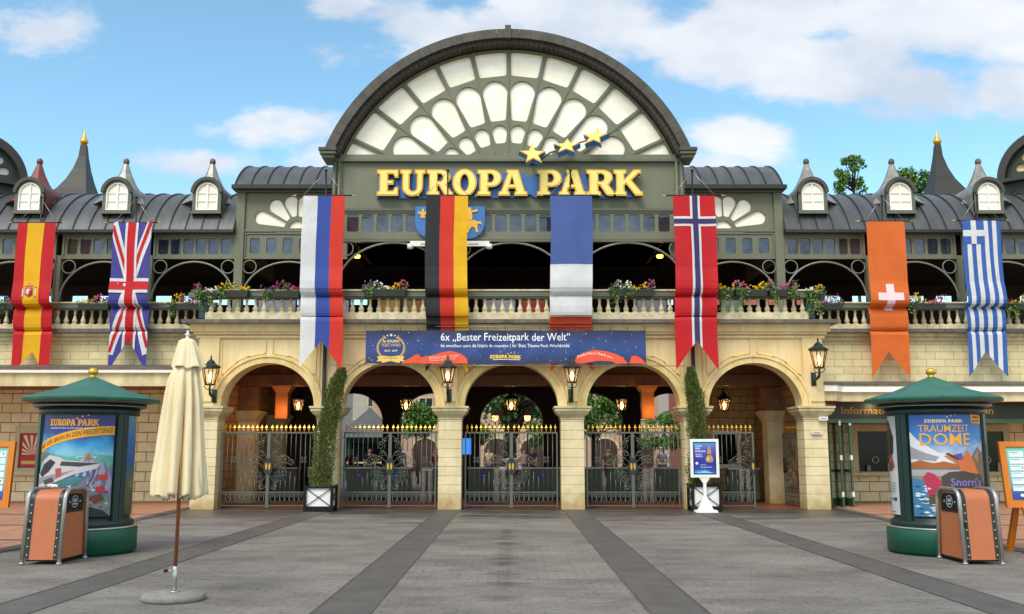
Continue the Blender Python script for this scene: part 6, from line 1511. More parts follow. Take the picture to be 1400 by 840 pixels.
# ================================================================== litter bins
def bin_(side):
    s = side; xw = .27; x = X(54.5,770,13.95) if s < 0 else X(1346,770,13.95); y0, dep, h = YG(772), .72, 1.07
    t = thing('litter_bin', 'copper-coloured litter bin with steel hoops in front of the %s poster column' % ('roller coaster' if s < 0 else 'mountain dome'), 'litter bin', (x,y0,0), group='copper litter bins')
    fl_ = .055; rr = .17
    def profile(off=0, z0=.05):
        # y,z outline from the front foot, over the top, to the back foot
        pts = [(y0+off-fl_*1, z0)]
        pts += [(y0+off+.0+rr-(rr)*cos(a), h-off-rr+rr*sin(a)) for a in [pi/2*k/8 for k in range(9)]]
        pts += [(y0+dep-off-rr+rr*sin(a), h-off-rr+rr*cos(a)) for a in [pi/2*k/8 for k in range(9)]]
        pts += [(y0+dep-off+fl_, z0)]
        return pts
    pr = profile(.006, .07); n = len(pr)
    mb = MB(); a, b = x-xw+.03, x+xw-.03
    mb.add([(a,p,q) for p, q in pr]+[(b,p,q) for p, q in pr], [(i, i+n, i+n+1, i+1) for i in range(n-1)]+[tuple(range(n)), tuple(range(2*n-1,n-1,-1))]+[(0,n-1,2*n-1,n)], COPPER)
    o = mb.build('bin_body', t)
    # folding line of the hinged top, door edge and underside
    mb = MB(); mb.box(a-.001, b+.001, y0+.012, y0+.035, h-.232, h-.224, BLACKI); mb.build('lid_gap', t); mb = MB(); mb.box(a, b, y0-.02, y0+dep+.0, .045, .07, BLACKI); mb.build('underside', t); mb = MB()
    inx = x-s*(xw-.03); e0, e1 = sorted((inx, inx-s*.006))
    mb.box(e0, e1, y0+.06, y0+dep-.06, h-.345, h-.338, BLACKI); mb.build('door_gap', t)
    for q in (-.205, .205):   # studded straps
        mb = MB(); pr2 = profile(.0, .08); w_ = .028; n = len(pr2)
        mb.add([(x+q-w_,p,z) for p, z in pr2]+[(x+q+w_,p,z) for p, z in pr2], [(i, i+n, i+n+1, i+1) for i in range(n-1)], TEAL)
        so_ = mb.build('strap', t)
        mb = MB(); zz = .14
        while zz < h-.2:
            yy = y0-fl_+.0+(.0+fl_)*(zz-.08)/(h-rr-.08); mb.lathe([(.013,zz-.013),(.015,zz),(.0,zz+.014)], x+q, yy-.004, STEEL, 6); zz += .118
        mb.build('studs', so_)
    for q in (-xw, xw):
        mb = MB(); pts = [(x+q, p, z) for p, z in profile(0, .0)]; mb.tube(pts, .03, STEEL, 10)
        for p in (pts[0], pts[-1]): mb.lathe([(.04,.0),(.04,.03),(.034,.035)], p[0], p[1], STEEL, 10)
        mb.build('steel_hoop', t)
    # black opening panel on the inner side
    mb = MB(); f0, f1 = sorted((inx, inx-s*.012))
    ol = [(y0+.07,h-.33)]+[(y0+.07+.12-.12*cos(a_), h-.07-.12+.12*sin(a_)) for a_ in [pi/2*k/5 for k in range(6)]]+[(y0+dep-.07-.12+.12*sin(a_), h-.07-.12+.12*cos(a_)) for a_ in [pi/2*k/5 for k in range(6)]]+[(y0+dep-.07,h-.33)]
    mb.slab([ol], f0, f1, BLACKI, mapf=lambda u, d, z: (d, u, z)); po = mb.build('opening_panel', t)
    mb = MB(); g0_, g1_ = (f0-.003, f0) if s > 0 else (f1, f1+.003); yc, zc = y0+dep/2, h-.19
    PW = ink('#c9cdd0')
    for p, q, w_, hh in ((-.04,.02,.022,.03),(.0,.03,.022,.04),(.04,.02,.022,.03),(0,-.035,.1,.018),(0,.0,.06,.01)): mb.box(g0_, g1_, yc+p-w_/2, yc+p+w_/2, zc+q-hh/2, zc+q+hh/2, PW)
    mb.slab([[(yc+.1*cos(q), zc+.09*sin(q)) for q in [2*pi*k/20 for k in range(20)]],[(yc+.092*cos(q), zc+.082*sin(q)) for q in [2*pi*k/20 for k in range(20)]]], g0_, g1_, PW, mapf=lambda u, d, z: (d, u, z))
    for w_ in (-.17,.17): mb.box(g0_, g1_, yc+w_-.012, yc+w_+.012, zc-.012, zc+.012, PW)
    mb.build('bin_pictogram', po)
    mb = MB(); mb.box(x-s*-.19-.012, x-s*-.19+.012, y0-.03, y0-.0, .52, .6, BLACKI) if False else mb.box(x-.235, x-.205, y0-.035, y0+.01, .52, .6, BLACKI); mb.build('lock_tab', t)
bin_(-1); bin_(1)
t = thing('paper_scrap', 'crumpled white paper lying on top of the left litter bin', 'litter', (X(72,668,14.2),14.2,1.08))
mb = MB(); rnd = random.Random(2); bm = bmesh.new(); bmesh.ops.create_icosphere(bm, subdivisions=2, radius=.07)
for v in bm.verts: v.co = Vector((v.co.x*1.1, v.co.y*.7, v.co.z*.35))*(1+rnd.uniform(-.25,.25))
mb.add([(v.co.x+X(72,668,14.2), v.co.y+14.2, v.co.z+1.115) for v in bm.verts], [[v.index for v in f.verts] for f in bm.faces], WHITE); bm.free(); mb.build('paper', t)

# ================================================================== closed parasol
Yu = YG(820.5); ux = X(237.5,820,Yu); t = thing('closed_parasol', 'closed cream parasol on a wooden pole in a round concrete foot', 'parasol', (ux,Yu,0))
CONC = mat('concrete_disc','#8f8f8a',rough=.8,scale=6,col2='#6f6f6b',bump=.3,bscale=60)
mb = MB(); mb.lathe([(.33,0),(.345,.02),(.345,.055),(.32,.075),(.04,.085)], ux, Yu, CONC, 40); mb.build('concrete_foot', t)
zq = Z(775,Yu); mb = MB(); mb.lathe([(.028,.08),(.028,zq),(.022,zq+.005)], ux, Yu, STEEL, 14); mb.lathe([(.05,.085),(.05,.1),(.03,.1)], ux, Yu, STEEL, 14); mb.build('steel_socket', t)
mb = MB(); zz = Z(779.5,Yu); mb.tube([(ux,Yu-.02,zz),(ux-.06,Yu-.05,zz)], .008, STEEL, 6); mb.lathe([(.006,zz-.022),(.024,zz-.012),(.024,zz+.012),(.006,zz+.022)], ux-.085, Yu-.06, BLACKI, 8); mb.build('clamp_knob', t)
ztop = Z(466,Yu); mb = MB(); mb.lathe([(.021,zq),(.021,ztop)], ux, Yu, mat('varnished_wood','#8a4a20',rough=.35,scale=4,var=.2,stretch=(8,8,.5)), 12); mb.build('wooden_pole', t)
mb = MB(); mb.lathe([(.05,ztop-.03),(.045,ztop),(.02,ztop+.02),(.018,ztop+.06),(.035,ztop+.07),(.012,ztop+.09),(.006,ztop+.12)], ux, Yu, WHITE, 12); mb.build('finial', t)
CLO = mat('parasol_canvas','#e6d8b4',rough=.85,scale=2.2,col2='#d9c8a0',stretch=(1,1,.4),bump=.12,bscale=60)
def canopy(rows, seed, name, nf=8, thick=0):
    """rows: (z, left radius, right radius, fold depth); folds of hanging cloth"""
    rnd = random.Random(seed); n = 128; phs = [rnd.uniform(-.5,.5) for _ in range(8)]; am = [rnd.uniform(.6,1.3) for _ in range(nf*2)]
    vs_ = []; fs_ = []
    K = 40
    for j in range(K+1):
        t_ = j/K*(len(rows)-1); a = min(int(t_), len(rows)-2); f = t_-a
        z, rl, rr_, fd = [rows[a][q]*(1-f)+rows[a+1][q]*f for q in range(4)]
        for k in range(n):
            th = 2*pi*k/n; R = (rr_+rl)/2+(rr_-rl)/2*cos(th)
            ph = th*nf+phs[0]+.5*sin(th*2+phs[1])+.25*sin(z*2.2+phs[2]+th)
            w_ = sin(ph); fold = 1-fd*(.5-.5*(abs(w_)**.45)*(1 if w_ > 0 else -1))*am[int(th/(2*pi)*nf) % nf]
            fold -= fd*.1*sin(th*nf*2.3+z*3+phs[3])+fd*.05*sin(th*nf*5.1+z*5)
            hz = 0
            if j == K: hz = .035*sin(ph)+.02*sin(th*3+phs[4])
            r = R*fold; vs_.append((ux+r*cos(th), Yu+r*sin(th)*.85, z+hz-(.0)))
    for j in range(K):
        for k in range(n): fs_.append((j*n+k, j*n+(k+1) % n, (j+1)*n+(k+1) % n, (j+1)*n+k))
    mb = MB(); mb.add(vs_, fs_, CLO, True); o = mb.build(name, t)
    sd = o.modifiers.new('s', 'SOLIDIFY'); sd.thickness = .006
    return o
zr = lambda p: Z(p,Yu)
canopy([(zr(499),.115,.13,.1),(zr(520),.19,.165,.22),(zr(545),.225,.2,.35),(zr(580),.25,.225,.42),(zr(620),.275,.26,.46),(zr(655),.3,.3,.5),(zr(679),.295,.31,.52)], 11, 'canopy', 11)
canopy([(zr(464),.045,.045,.05),(zr(467),.09,.085,.1),(zr(480),.115,.14,.2),(zr(492),.135,.18,.26),(zr(504),.155,.225,.32)], 12, 'vent_flap', 6)
mb = MB()
for k in range(8):
    a = 2*pi*k/8+.2; mb.tube([(ux+.06*cos(a),Yu+.06*sin(a),zr(520)),(ux+.17*cos(a),Yu+.15*sin(a),zr(684))], .008, WOODD, 5)
mb.build('folded_ribs', t)

# ================================================================== orange information boards
def board(s):
    Yb = 15.3; xi = X(22 if s < 0 else 1364, 608, Yb); W_b = 1.05; xo = xi+s*W_b
    t = thing('information_board', 'orange framed timetable board at the %s edge' % ('left' if s < 0 else 'right'), 'information board', ((xi+xo)/2,Yb,0), group='orange information boards')
    zt, zb = Z(604,Yb), Z(694,Yb-.08); th = atan2(.07, zt-zb)
    def mp_(x, y, z): return (x, Yb-.07*(zt-z)/(zt-zb)+y*cos(th), z+y*sin(th))
    def mx_(x, z): return x-s*-.0+( -s*-.0) + s*(-.0) + s*(.03*(zt-z)/(zt-zb)) if s > 0 else x-.0*(zt-z)/(zt-zb)
    mf = lambda x, y, z: mp_(mx_(x, z), y, z)
    a, b = sorted((xi, xo)); f = .1
    mb = MB(); mb.slab([rect(a,b,zb,zt), rect(a+f,b-f,zb+f,zt-f*.8)], -.03, .03, ORANGE, mapf=mf); mb.slab([rect(a+f-.01,b-f+.01,zb+f-.01,zt-f*.8+.01)], .005, .025, ORANGE, mapf=mf); mb.build('board_frame', t)
    g = Gfx(); ca, cb, c0, c1 = a+f+.015, b-f-.015, zb+f+.015, zt-f*.8-.015; cw, chh = cb-ca, c1-c0
    g.poly(rect(ca,cb,c0,c1), gradmat('timetable_ground', [(0,'#2a3f8a'),(.18,'#3a60a8'),(.4,'#55b0b8'),(1,'#7fd0c0')], c0, c1), 0)
    for i in range(3):
        for j in range(6):
            x0 = ca+cw*(.04+.32*i); z0 = c0+chh*(.17+.13*j); g.poly(rect(x0,x0+cw*.29,z0,z0+chh*.105), ink('#dce8e8'), 1); g.line((x0+.01,z0+chh*.08),(x0+cw*.2,z0+chh*.08),.008,ink('#6a8a98'),2)
            if (i*7+j*3) % 4 == 1: g.poly(arc(x0+cw*.24,z0+chh*.06,.012,.02,0,360,8)[:-1], ink('#c84a38'), 2)
    g.poly(arc(ca+cw*.2,c0+chh*.09,.03,.025,0,360,10)[:-1], W_, 2); g.poly(star(ca+cw*.5,c0+chh*.1,.06), W_, 2)
    g.build('timetable', t, lambda u, v, e: mf(u, -e, v), eps=.002)
    mb = MB()
    for q in ((.3, .7) if s > 0 else (.12, .5)):
        xx = a+(b-a)*q; ctr = (a+b)/2
        mb.hull([(xx-.05,Yb-.55,0),(xx+.05,Yb-.55,0),(xx+.05,Yb-.47,0),(xx-.05,Yb-.47,0)], [(xx-.05,Yb-.12,zb),(xx+.05,Yb-.12,zb),(xx+.05,Yb-.04,zb),(xx-.05,Yb-.04,zb)], ORANGE)
        mb.hull([(xx-.05,Yb+.45,0),(xx+.05,Yb+.45,0),(xx+.05,Yb+.53,0),(xx-.05,Yb+.53,0)], [(xx-.04,Yb+.03,zb+.3),(xx+.04,Yb+.03,zb+.3),(xx+.04,Yb+.09,zb+.3),(xx-.04,Yb+.09,zb+.3)], ORANGE)
    o = mb.build('easel_leg', t)
    mb = MB(); mb.slab([[(a+.1,.0),(b-.1,.0),(b-.3,.06),(b-.42,.3),(a+.42,.3),(a+.3,.06)]], Yb-.62, Yb-.56, ORANGE); mb.build('foot_rail', t)
board(-1); board(1)

# ================================================================== information counter, wing ground floor
Ih, Yi = 27.45, 27.6
t = thing('information_sign', 'long dark green sign board with gold Information lettering under the right canopy', 'sign', (X(1260,562,Yi),Yi,Z(575,Yi)))
a, b = X(1131,562,Yi), 21
SGD = mat('sign_black_green','#1c2a22',rough=.5,var=.1)
za_, zb_ = Z(573,Yi), Z(551,Yi)
mb = MB(); mb.slab([[(a,za_),(b,za_),(b,zb_),(a+.35,zb_),(a+.12,zb_-.1),(a,zb_-.18)]], Yi, Yi+.08, SGD); mb.box(a, b, Yi-.03, Yi+.11, za_-.12, za_+.0, mat('counter_green','#3a5a44',rough=.45,var=.08)); mb.build('sign_panel', t)
for p0, p1 in ((1150,1226),(1283,1358)):
    g = Gfx(); g.text('Information', X(p0,562,Yi), Z(566.5,Yi), X(p1,562,Yi)-X(p0,562,Yi), Z(556.5,Yi)-Z(566.5,Yi), ink('#96702c'), 1, .015); g.build('sign_lettering', t, planemap(Yi-.004))
for px, lab in ((1198,'small round lamp above the left Information lettering'),(1342,'small round lamp above the right Information lettering'),):
    y = 27.35; x = X(px,551,y); z = Z(551,y); l = thing('canopy_lamp', lab, 'lamp', (x,y,z), group='small canopy lamps')
    mb = MB(); mb.lathe([(.0,z-.045),(.035,z-.035),(.045,z),(.03,z+.03)], x, y, FLAME, 10); mb.build('bulb', l); mb = MB(); mb.lathe([(.06,z+.01),(.05,z+.05),(.02,z+.07),(.02,z+.13)], x, y, BLACKI, 10); mb.build('lamp_holder', l); pl((x,y-.05,z-.1),(1,.7,.4),5,.04)
CG = MATS['counter_green']
t = thing('folding_door', 'green folding glass door standing open beside the right pier', 'door', (X(1148,690,28),28,0))
xs4 = [X(1134,640,27.5), X(1146,640,28.2), X(1151,640,27.55), X(1156,640,28.2), X(1165,640,27.6)]; ys4 = [27.5,28.4,27.55,28.4,27.6]
for i in range(4):
    mb = MB(); x0, y0_, x1, y1_ = xs4[i], ys4[i], xs4[i+1], ys4[i+1]; zt_ = Z(573,27.6)-.02
    def q4(f0, f1, z0, z1, m_, d=.025):
        xa, ya = x0+(x1-x0)*f0, y0_+(y1_-y0_)*f0; xb, yb = x0+(x1-x0)*f1, y0_+(y1_-y0_)*f1
        nx, ny = -(yb-ya), (xb-xa); L_ = sqrt(nx*nx+ny*ny) or 1; nx, ny = nx/L_*d, ny/L_*d
        mb.hull([(xa-nx,ya-ny,z0),(xb-nx,yb-ny,z0),(xb+nx,yb+ny,z0),(xa+nx,ya+ny,z0)], [(xa-nx,ya-ny,z1),(xb-nx,yb-ny,z1),(xb+nx,yb+ny,z1),(xa+nx,ya+ny,z1)], m_)
    q4(0,.12,.03,zt_,CG); q4(.88,1,.03,zt_,CG); q4(.121,.879,.03,.25,CG); q4(.121,.879,zt_-.12,zt_,CG); q4(.121,.879,1.0,1.08,CG)
    o = mb.build('door_leaf', t); mb = MB(); q4(.121,.879,.25,zt_-.12, glassmat('door_glass','#9fb0a0',.05,.3), .004); mb.build('leaf_glass', o)
    if i in (1,3):
        mb = MB()
        for z in (.3,1.35,2.35): q4(.9,1.02,z,z+.14,WHITE,.03)
        mb.build('hinge', o)
FRM = mat('stone_window_frame','#c9bc98',rough=.8,scale=4,var=.1)
for px0, px1, lab in ((1172,1216,'dark ticket window with a round speaking ring, left of the right poster column'),(1325,1366,'dark ticket window partly behind the orange board')):
    y = YG_-.02; a, b, c, d = X(px0,620,y), X(px1+6,620,y), Z(645,y), Z(590,y)
    t = thing('ticket_window', lab, 'window', ((a+b)/2,y,c), group='ticket windows of the information counter')
    mb = MB(); mb.slab([rect(a-.2,b+.2,c-.02,d+.22), rect(a,b,c,d)], y-.1, y-.001, FRM); mb.box(a-.25,b+.25,y-.24,y-.101,c-.12,c-.02,FRM); mb.build('window_surround', t, bevel=.008)
    mb = MB(); mb.box(a,b,y-.03,y-.01,c,d,DARKG); mb.build('window_glass', t)
    mb = MB(); xc, zc = X(px0+24,628,y), Z(629,y); mb.tube([(xc+.1*cos(q), y-.05, zc+.1*sin(q)) for q in [2*pi*k/20 for k in range(20)]], .014, STEEL, 6, closed=True); mb.build('speaking_ring', t)
    mb = MB(); mb.lathe([(.06,c),(.07,c+.12),(.05,c+.2),(.02,c+.22)], X(px0+14,640,y), y-.1, ink('#8f9088'), 10); mb.box(b-.25,b-.08,y-.09,y-.035,c,c+.28,ink('#9a9c98')); mb.build('counter_items', t)
y = YG_-.02; a, b, c, d = X(28,615,y), X(58.5,615,y), Z(639.5,y), Z(593,y)
t = thing('framed_poster', 'red and cream sunburst poster in a stone window frame on the left wing wall', 'poster', ((a+b)/2,y,c))
mb = MB(); mb.slab([rect(a-.16,b+.3,c-.1,d+.22), rect(a-.01,b+.01,c-.01,d+.01)], y-.1, y-.001, FRM); mb.box(a-.22,b+.35,y-.22,y-.101,c-.24,c-.1,FRM); mb.build('window_surround', t, bevel=.008)
g = Gfx(); rd, cr_ = ink('#b8202c'), ink('#e8d8b8'); g.poly(rect(a,b,c,d), rd, 0); w_, h_ = b-a, d-c; cx, cz = a+w_*.55, c+h_*.38
for k in range(9):
    a0 = radians(10+k*20); a1 = radians(20+k*20); pts = [(cx,cz)]
    for aa in (a0, a1):
        L_ = min((w_*.5/abs(cos(aa))) if abs(cos(aa)) > .01 else 9, (h_*.58/abs(sin(aa))) if abs(sin(aa)) > .01 else 9); px_ = cx+cos(aa)*L_*.9; pz_ = cz+sin(aa)*L_*.98; pts.append((min(max(px_,a+.03),b-.03), min(pz_,d-.03)))
    g.poly(pts, cr_, 1)
g.poly([(a+.03,c+.03),(b-.03,c+.03),(b-.03,c+h_*.3),(a+.03,c+h_*.3)], rd, 2); g.poly(rect(a+w_*.1,b-w_*.1,c+h_*.1,c+h_*.2), ink('#d9b060'), 3)
g.build('poster_print', t, planemap(y-.03))
mb = MB(); mb.box(a-.01,b+.01,y-.028,y-.002,c-.01,d+.01,BLACKI); mb.build('poster_backing', t)
# blue camera-like device, little plates
for (px0, px1, py0, py1, lab, col) in ((1121,1133,570,575,'small white plate fixed beside the Information sign','#dfe2e4'),(1110,1124,590,594,'narrow white plate on the right pier','#d8d8d2')):
    y = 26.5 if px0 < 1115 else 26.45; a, b, c, d = X(px0,592,y), X(px1,592,y), Z(py1,y), Z(py0,y)
    t = thing('wall_plate', lab, 'plate', ((a+b)/2,y,c)); mb = MB(); mb.box(a,b,y,y+.07,c,d,ink(col)); mb.build('plate', t); mb = MB(); mb.box(a+.04,b-.04,y-.003,y,(c+d)/2-.012,(c+d)/2+.012,ink('#6a7078')); mb.build('plate_writing', t)
# ================================================================== the plaza beyond the passage
def house(x0, x1, Y, H_, wall, roofm, label, cols, rows, arcade=False, dep=6, trim=STUCCO_L):
    t = thing('plaza_house', label, 'house', ((x0+x1)/2,Y,0))
    mb = MB(); mb.box(x0,x1,Y,Y+dep,0,H_,wall); mb.build('wall', t)
    mb = MB(); mb.box(x0-.1,x1+.1,Y-.25,Y-.001,H_-.3,H_,trim)
    for r in range(1,rows): mb.box(x0,x1,Y-.08,Y-.001,H_/rows*r-.1,H_/rows*r+.05,trim)
    mb.build('cornice', t)
    mb = MB(); mb.hull([(x0-.4,Y-.4,H_+.001),(x1+.4,Y-.4,H_+.001),(x1+.4,Y+dep,H_+.001),(x0-.4,Y+dep,H_+.001)],[(x0+1,Y+2.4,H_+2.6),(x1-1,Y+2.4,H_+2.6),(x1-1,Y+3.4,H_+2.6),(x0+1,Y+3.4,H_+2.6)],roofm); mb.build('roof', t)
    for r in range(rows):
        for c in range(cols):
            xc = x0+(x1-x0)*(c+.5)/cols; z = H_/rows*r+(H_/rows)*.28; h_ = H_/rows*.5; w_ = .5
            mb = MB()
            if r == 0 and arcade:
                o_ = [(xc-.95,.0),(xc+.95,.0),(xc+.95,1.7)]+arc(xc,1.7,.95,.8,0,180,12)[1:]
                mb.slab([o_], Y-.02, Y-.003, INTD); mb.slab([arc(xc,1.7,1.12,.97,0,180,12)+arc(xc,1.7,.95,.8,180,0,12)], Y-.07, Y-.021, trim)
            else:
                mb.slab([rect(xc-w_-.1,xc+w_+.1,z-.12,z+h_+.12), rect(xc-w_,xc+w_,z,z+h_)], Y-.07, Y-.003, trim); mb.box(xc-w_,xc+w_,Y-.02,Y-.004,z,z+h_,SKYG)
                mb.box(xc-.025,xc+.025,Y-.045,Y-.021,z,z+h_,WHITE)
            mb.build('window', t)
PKW = mat('pink_render','#b79c88',rough=.85,scale=2,var=.08); CRW = mat('cream_render','#ddcfae',rough=.85,scale=2,var=.08); WHW = mat('white_render','#bdbcb4',rough=.85,scale=2,var=.08); BRW = mat('red_brick_render','#9a5a4a',rough=.85,scale=2,var=.12)
RT = mat('red_roof_tiles','#8a4a38',rough=.8,scale=9,var=.15)
house(-11, 11.5, 74, 9.5, PKW, RT, 'pink house with an arched ground floor across the plaza, seen through the middle arch', 8, 3, True)
house(-34, -11.5, 62, 8.2, WHW, SLATE, 'white house with dark roof seen through the second arch', 8, 2)
house(12, 22, 66, 11, BRW, RT, 'brick house seen through the right part of the fourth arch', 4, 3)
house(23, 44, 70, 9, CRW, SLATE, 'cream house at the far right of the plaza', 7, 3)
house(-60, 60, 95, 14, mat('grey_render','#a8a49a',rough=.85,scale=2,var=.08), SLATE, 'long grey building closing off the plaza behind the pink house', 30, 3)
t = thing('market_kiosk', 'small kiosk with a grey pyramid roof seen through the second arch', 'kiosk', (-8.2,52,0))
x, y = X(505,600,52), 52
mb = MB(); mb.box(x-1.1,x+1.1,y-1,y+1,0,2.3,GREEN_K); mb.build('kiosk_wall', t); mb = MB(); mb.hull([(x-1.6,y-1.5,2.3),(x+1.6,y-1.5,2.3),(x+1.6,y+1.5,2.3),(x-1.6,y+1.5,2.3)],[(x-.05,y-.05,3.9),(x+.05,y-.05,3.9),(x+.05,y+.05,3.9),(x-.05,y+.05,3.9)],ROOF); mb.build('kiosk_roof', t)
mb = MB(); mb.box(x-.8,x+.8,y-1.06,y-1.001,1.0,2.0,DARKG); mb.box(x-1,x+1,y-1.25,y-1.001,.92,.998,BALM); mb.build('serving_window', t)
TL = [mat('tree_leaf_a','#4f7a2a',rough=.6,var=.2,scale=3), mat('tree_leaf_b','#365c1e',rough=.6,var=.2,scale=3), mat('tree_leaf_c','#6f9a3a',rough=.6,var=.2,scale=3)]
BARK = mat('bark','#3a2f26',rough=.9,scale=8,var=.2,bump=.5,bscale=14)
def tree(x, y, h, cr, cz, label, seed, n=5000, clumps=14, leaf=.09, tr=.16, squash=.85, cat='tree', name='tree', branches=True, dark=False):
    rnd = random.Random(seed); t = thing(name, label, cat, (x,y,0))
    mb = MB(); top = cz+cr*.3; bend = rnd.uniform(-.15,.15)
    mb.tube([(x,y,0),(x+bend*.4,y,h*.25),(x+bend,y,cz-cr*.5),(x+bend*.6,y,top)], tr, BARK, 9, r2=tr*.35)
    cl_ = []
    for i in range(clumps):
        a = rnd.uniform(0,2*pi); b = rnd.uniform(-.75,1); r = cr*rnd.uniform(.45,.95)
        c = Vector((x+r*cos(a)*sqrt(1-b*b*.8), y+r*sin(a)*sqrt(1-b*b*.8), cz+b*cr*squash*.85)); cl_.append((c, cr*rnd.uniform(.22,.42)))
        if branches: s0 = Vector((x+bend, y, cz-cr*rnd.uniform(.3,.8))); mb.tube([s0, s0.lerp(c,.5)+Vector((0,0,cr*.08)), c], tr*.32, BARK, 5, r2=.012)
    mb.build('trunk', t)
    mb = MB(); pts = []
    for i in range(n):
        c, r = rnd.choice(cl_); v = Vector((rnd.gauss(0,1),rnd.gauss(0,1),rnd.gauss(0,1))).normalized()*r*(rnd.random()**.4); pts.append(c+v)
    leafball(mb, pts, leaf, TL[:2] if dark else TL, rnd); mb.build('crown', t); return t
tree(X(572,578,47),47,4.0,1.02,Z(578,47),'round clipped tree seen through the right side of the second arch',21,n=6500,clumps=40,leaf=.07,tr=.09)
tree(X(650,592,60),60,3.6,.95,Z(594,60),'small clipped tree left of the dark trunk in the middle arch',22,n=2500,clumps=24,leaf=.09,tr=.07)
tree(X(740,592,60),60,3.6,1.0,Z(594,60),'small clipped tree right of the dark trunk in the middle arch',23,n=2500,clumps=24,leaf=.09,tr=.07)
tree(X(697,560,52),52,10,4.6,Z(520,52),'large dark-trunked tree filling the middle of the plaza',24,n=9000,clumps=26,leaf=.14,tr=.42,squash=.6,dark=True)
tree(X(812,560,56),56,8,2.6,Z(566,56),'leafy tree seen in the left part of the fourth arch',25,n=6000,clumps=18,leaf=.12,tr=.2)
tree(X(905,590,50),50,3.5,1.1,Z(592,50),'small green tree in the right part of the fourth arch',26,n=2500,clumps=20,leaf=.08,tr=.08)
tree(X(1165,240,46),46,16,.85,Z(245,46),'narrow loose treetop above the right wing roof, nearer the centre',27,n=1900,clumps=22,leaf=.085,tr=.12,squash=1.5)
tree(X(1248,245,48),48,16,.95,Z(251,48),'broad treetop above the right wing roof beside the dark spire',28,n=2000,clumps=26,leaf=.09,tr=.12)
for px, lab in ((677,'lit plaza street lamp left of the dark trunk'),(721,'lit plaza street lamp right of the dark trunk')):
    y = 50; x = X(px,572,y); z = Z(572,y); t = thing('street_lamp', lab, 'street lamp', (x,y,0), group='plaza street lamps')
    mb = MB(); mb.tube([(x,y,0),(x,y,z-.15)], .05, BLACKI, 8, r2=.035); mb.lathe([(.12,0),(.12,.3),(.06,.4)], x, y, BLACKI, 10); mb.build('lamp_post', t)
    mb = MB(); mb.lathe([(.02,z-.16),(.13,z-.1),(.17,z+.1),(.1,z+.2),(0.01,z+.22)], x, y, emis('street_lamp_glow','#ff9a50',5), 10); mb.build('lamp_globe', t)
    mb = MB(); mb.lathe([(.2,z+.12),(.1,z+.25),(.02,z+.36)], x, y, BLACKI, 10); mb.build('lamp_cap', t)
t = thing('fountain_basin', 'low round stone basin in the plaza beyond the middle arch', 'fountain', (0,46,0))
mb = MB(); mb.lathe([(2.4,0),(2.45,.1),(2.3,.15),(2.3,.6),(2.5,.68),(2.5,.78),(2.1,.78),(2.05,.5),(.4,.5),(.3,1.0),(.55,1.2),(.1,1.25)], 0, 46, mat('grey_pink_stone','#a89a90',rough=.7,scale=4,var=.12), 32); mb.build('basin', t)
y = 33.5; x = X(634,610,y); t = thing('info_screen', 'bright blue information screen on a post left of the middle arch opening', 'screen', (x,y,0))
mb = MB(); mb.box(x-.04,x+.04,y,y+.06,0,Z(622,y),BLACKI); mb.box(x-.3,x+.3,y-.02,y+.06,Z(623,y),Z(598,y),BLACKI); mb.build('screen_housing', t)
mb = MB(); mb.box(x-.26,x+.26,y-.03,y-.021,Z(621.5,y),Z(599.5,y),emis('blue_screen','#2a78d8',1.1)); mb.build('display', t)
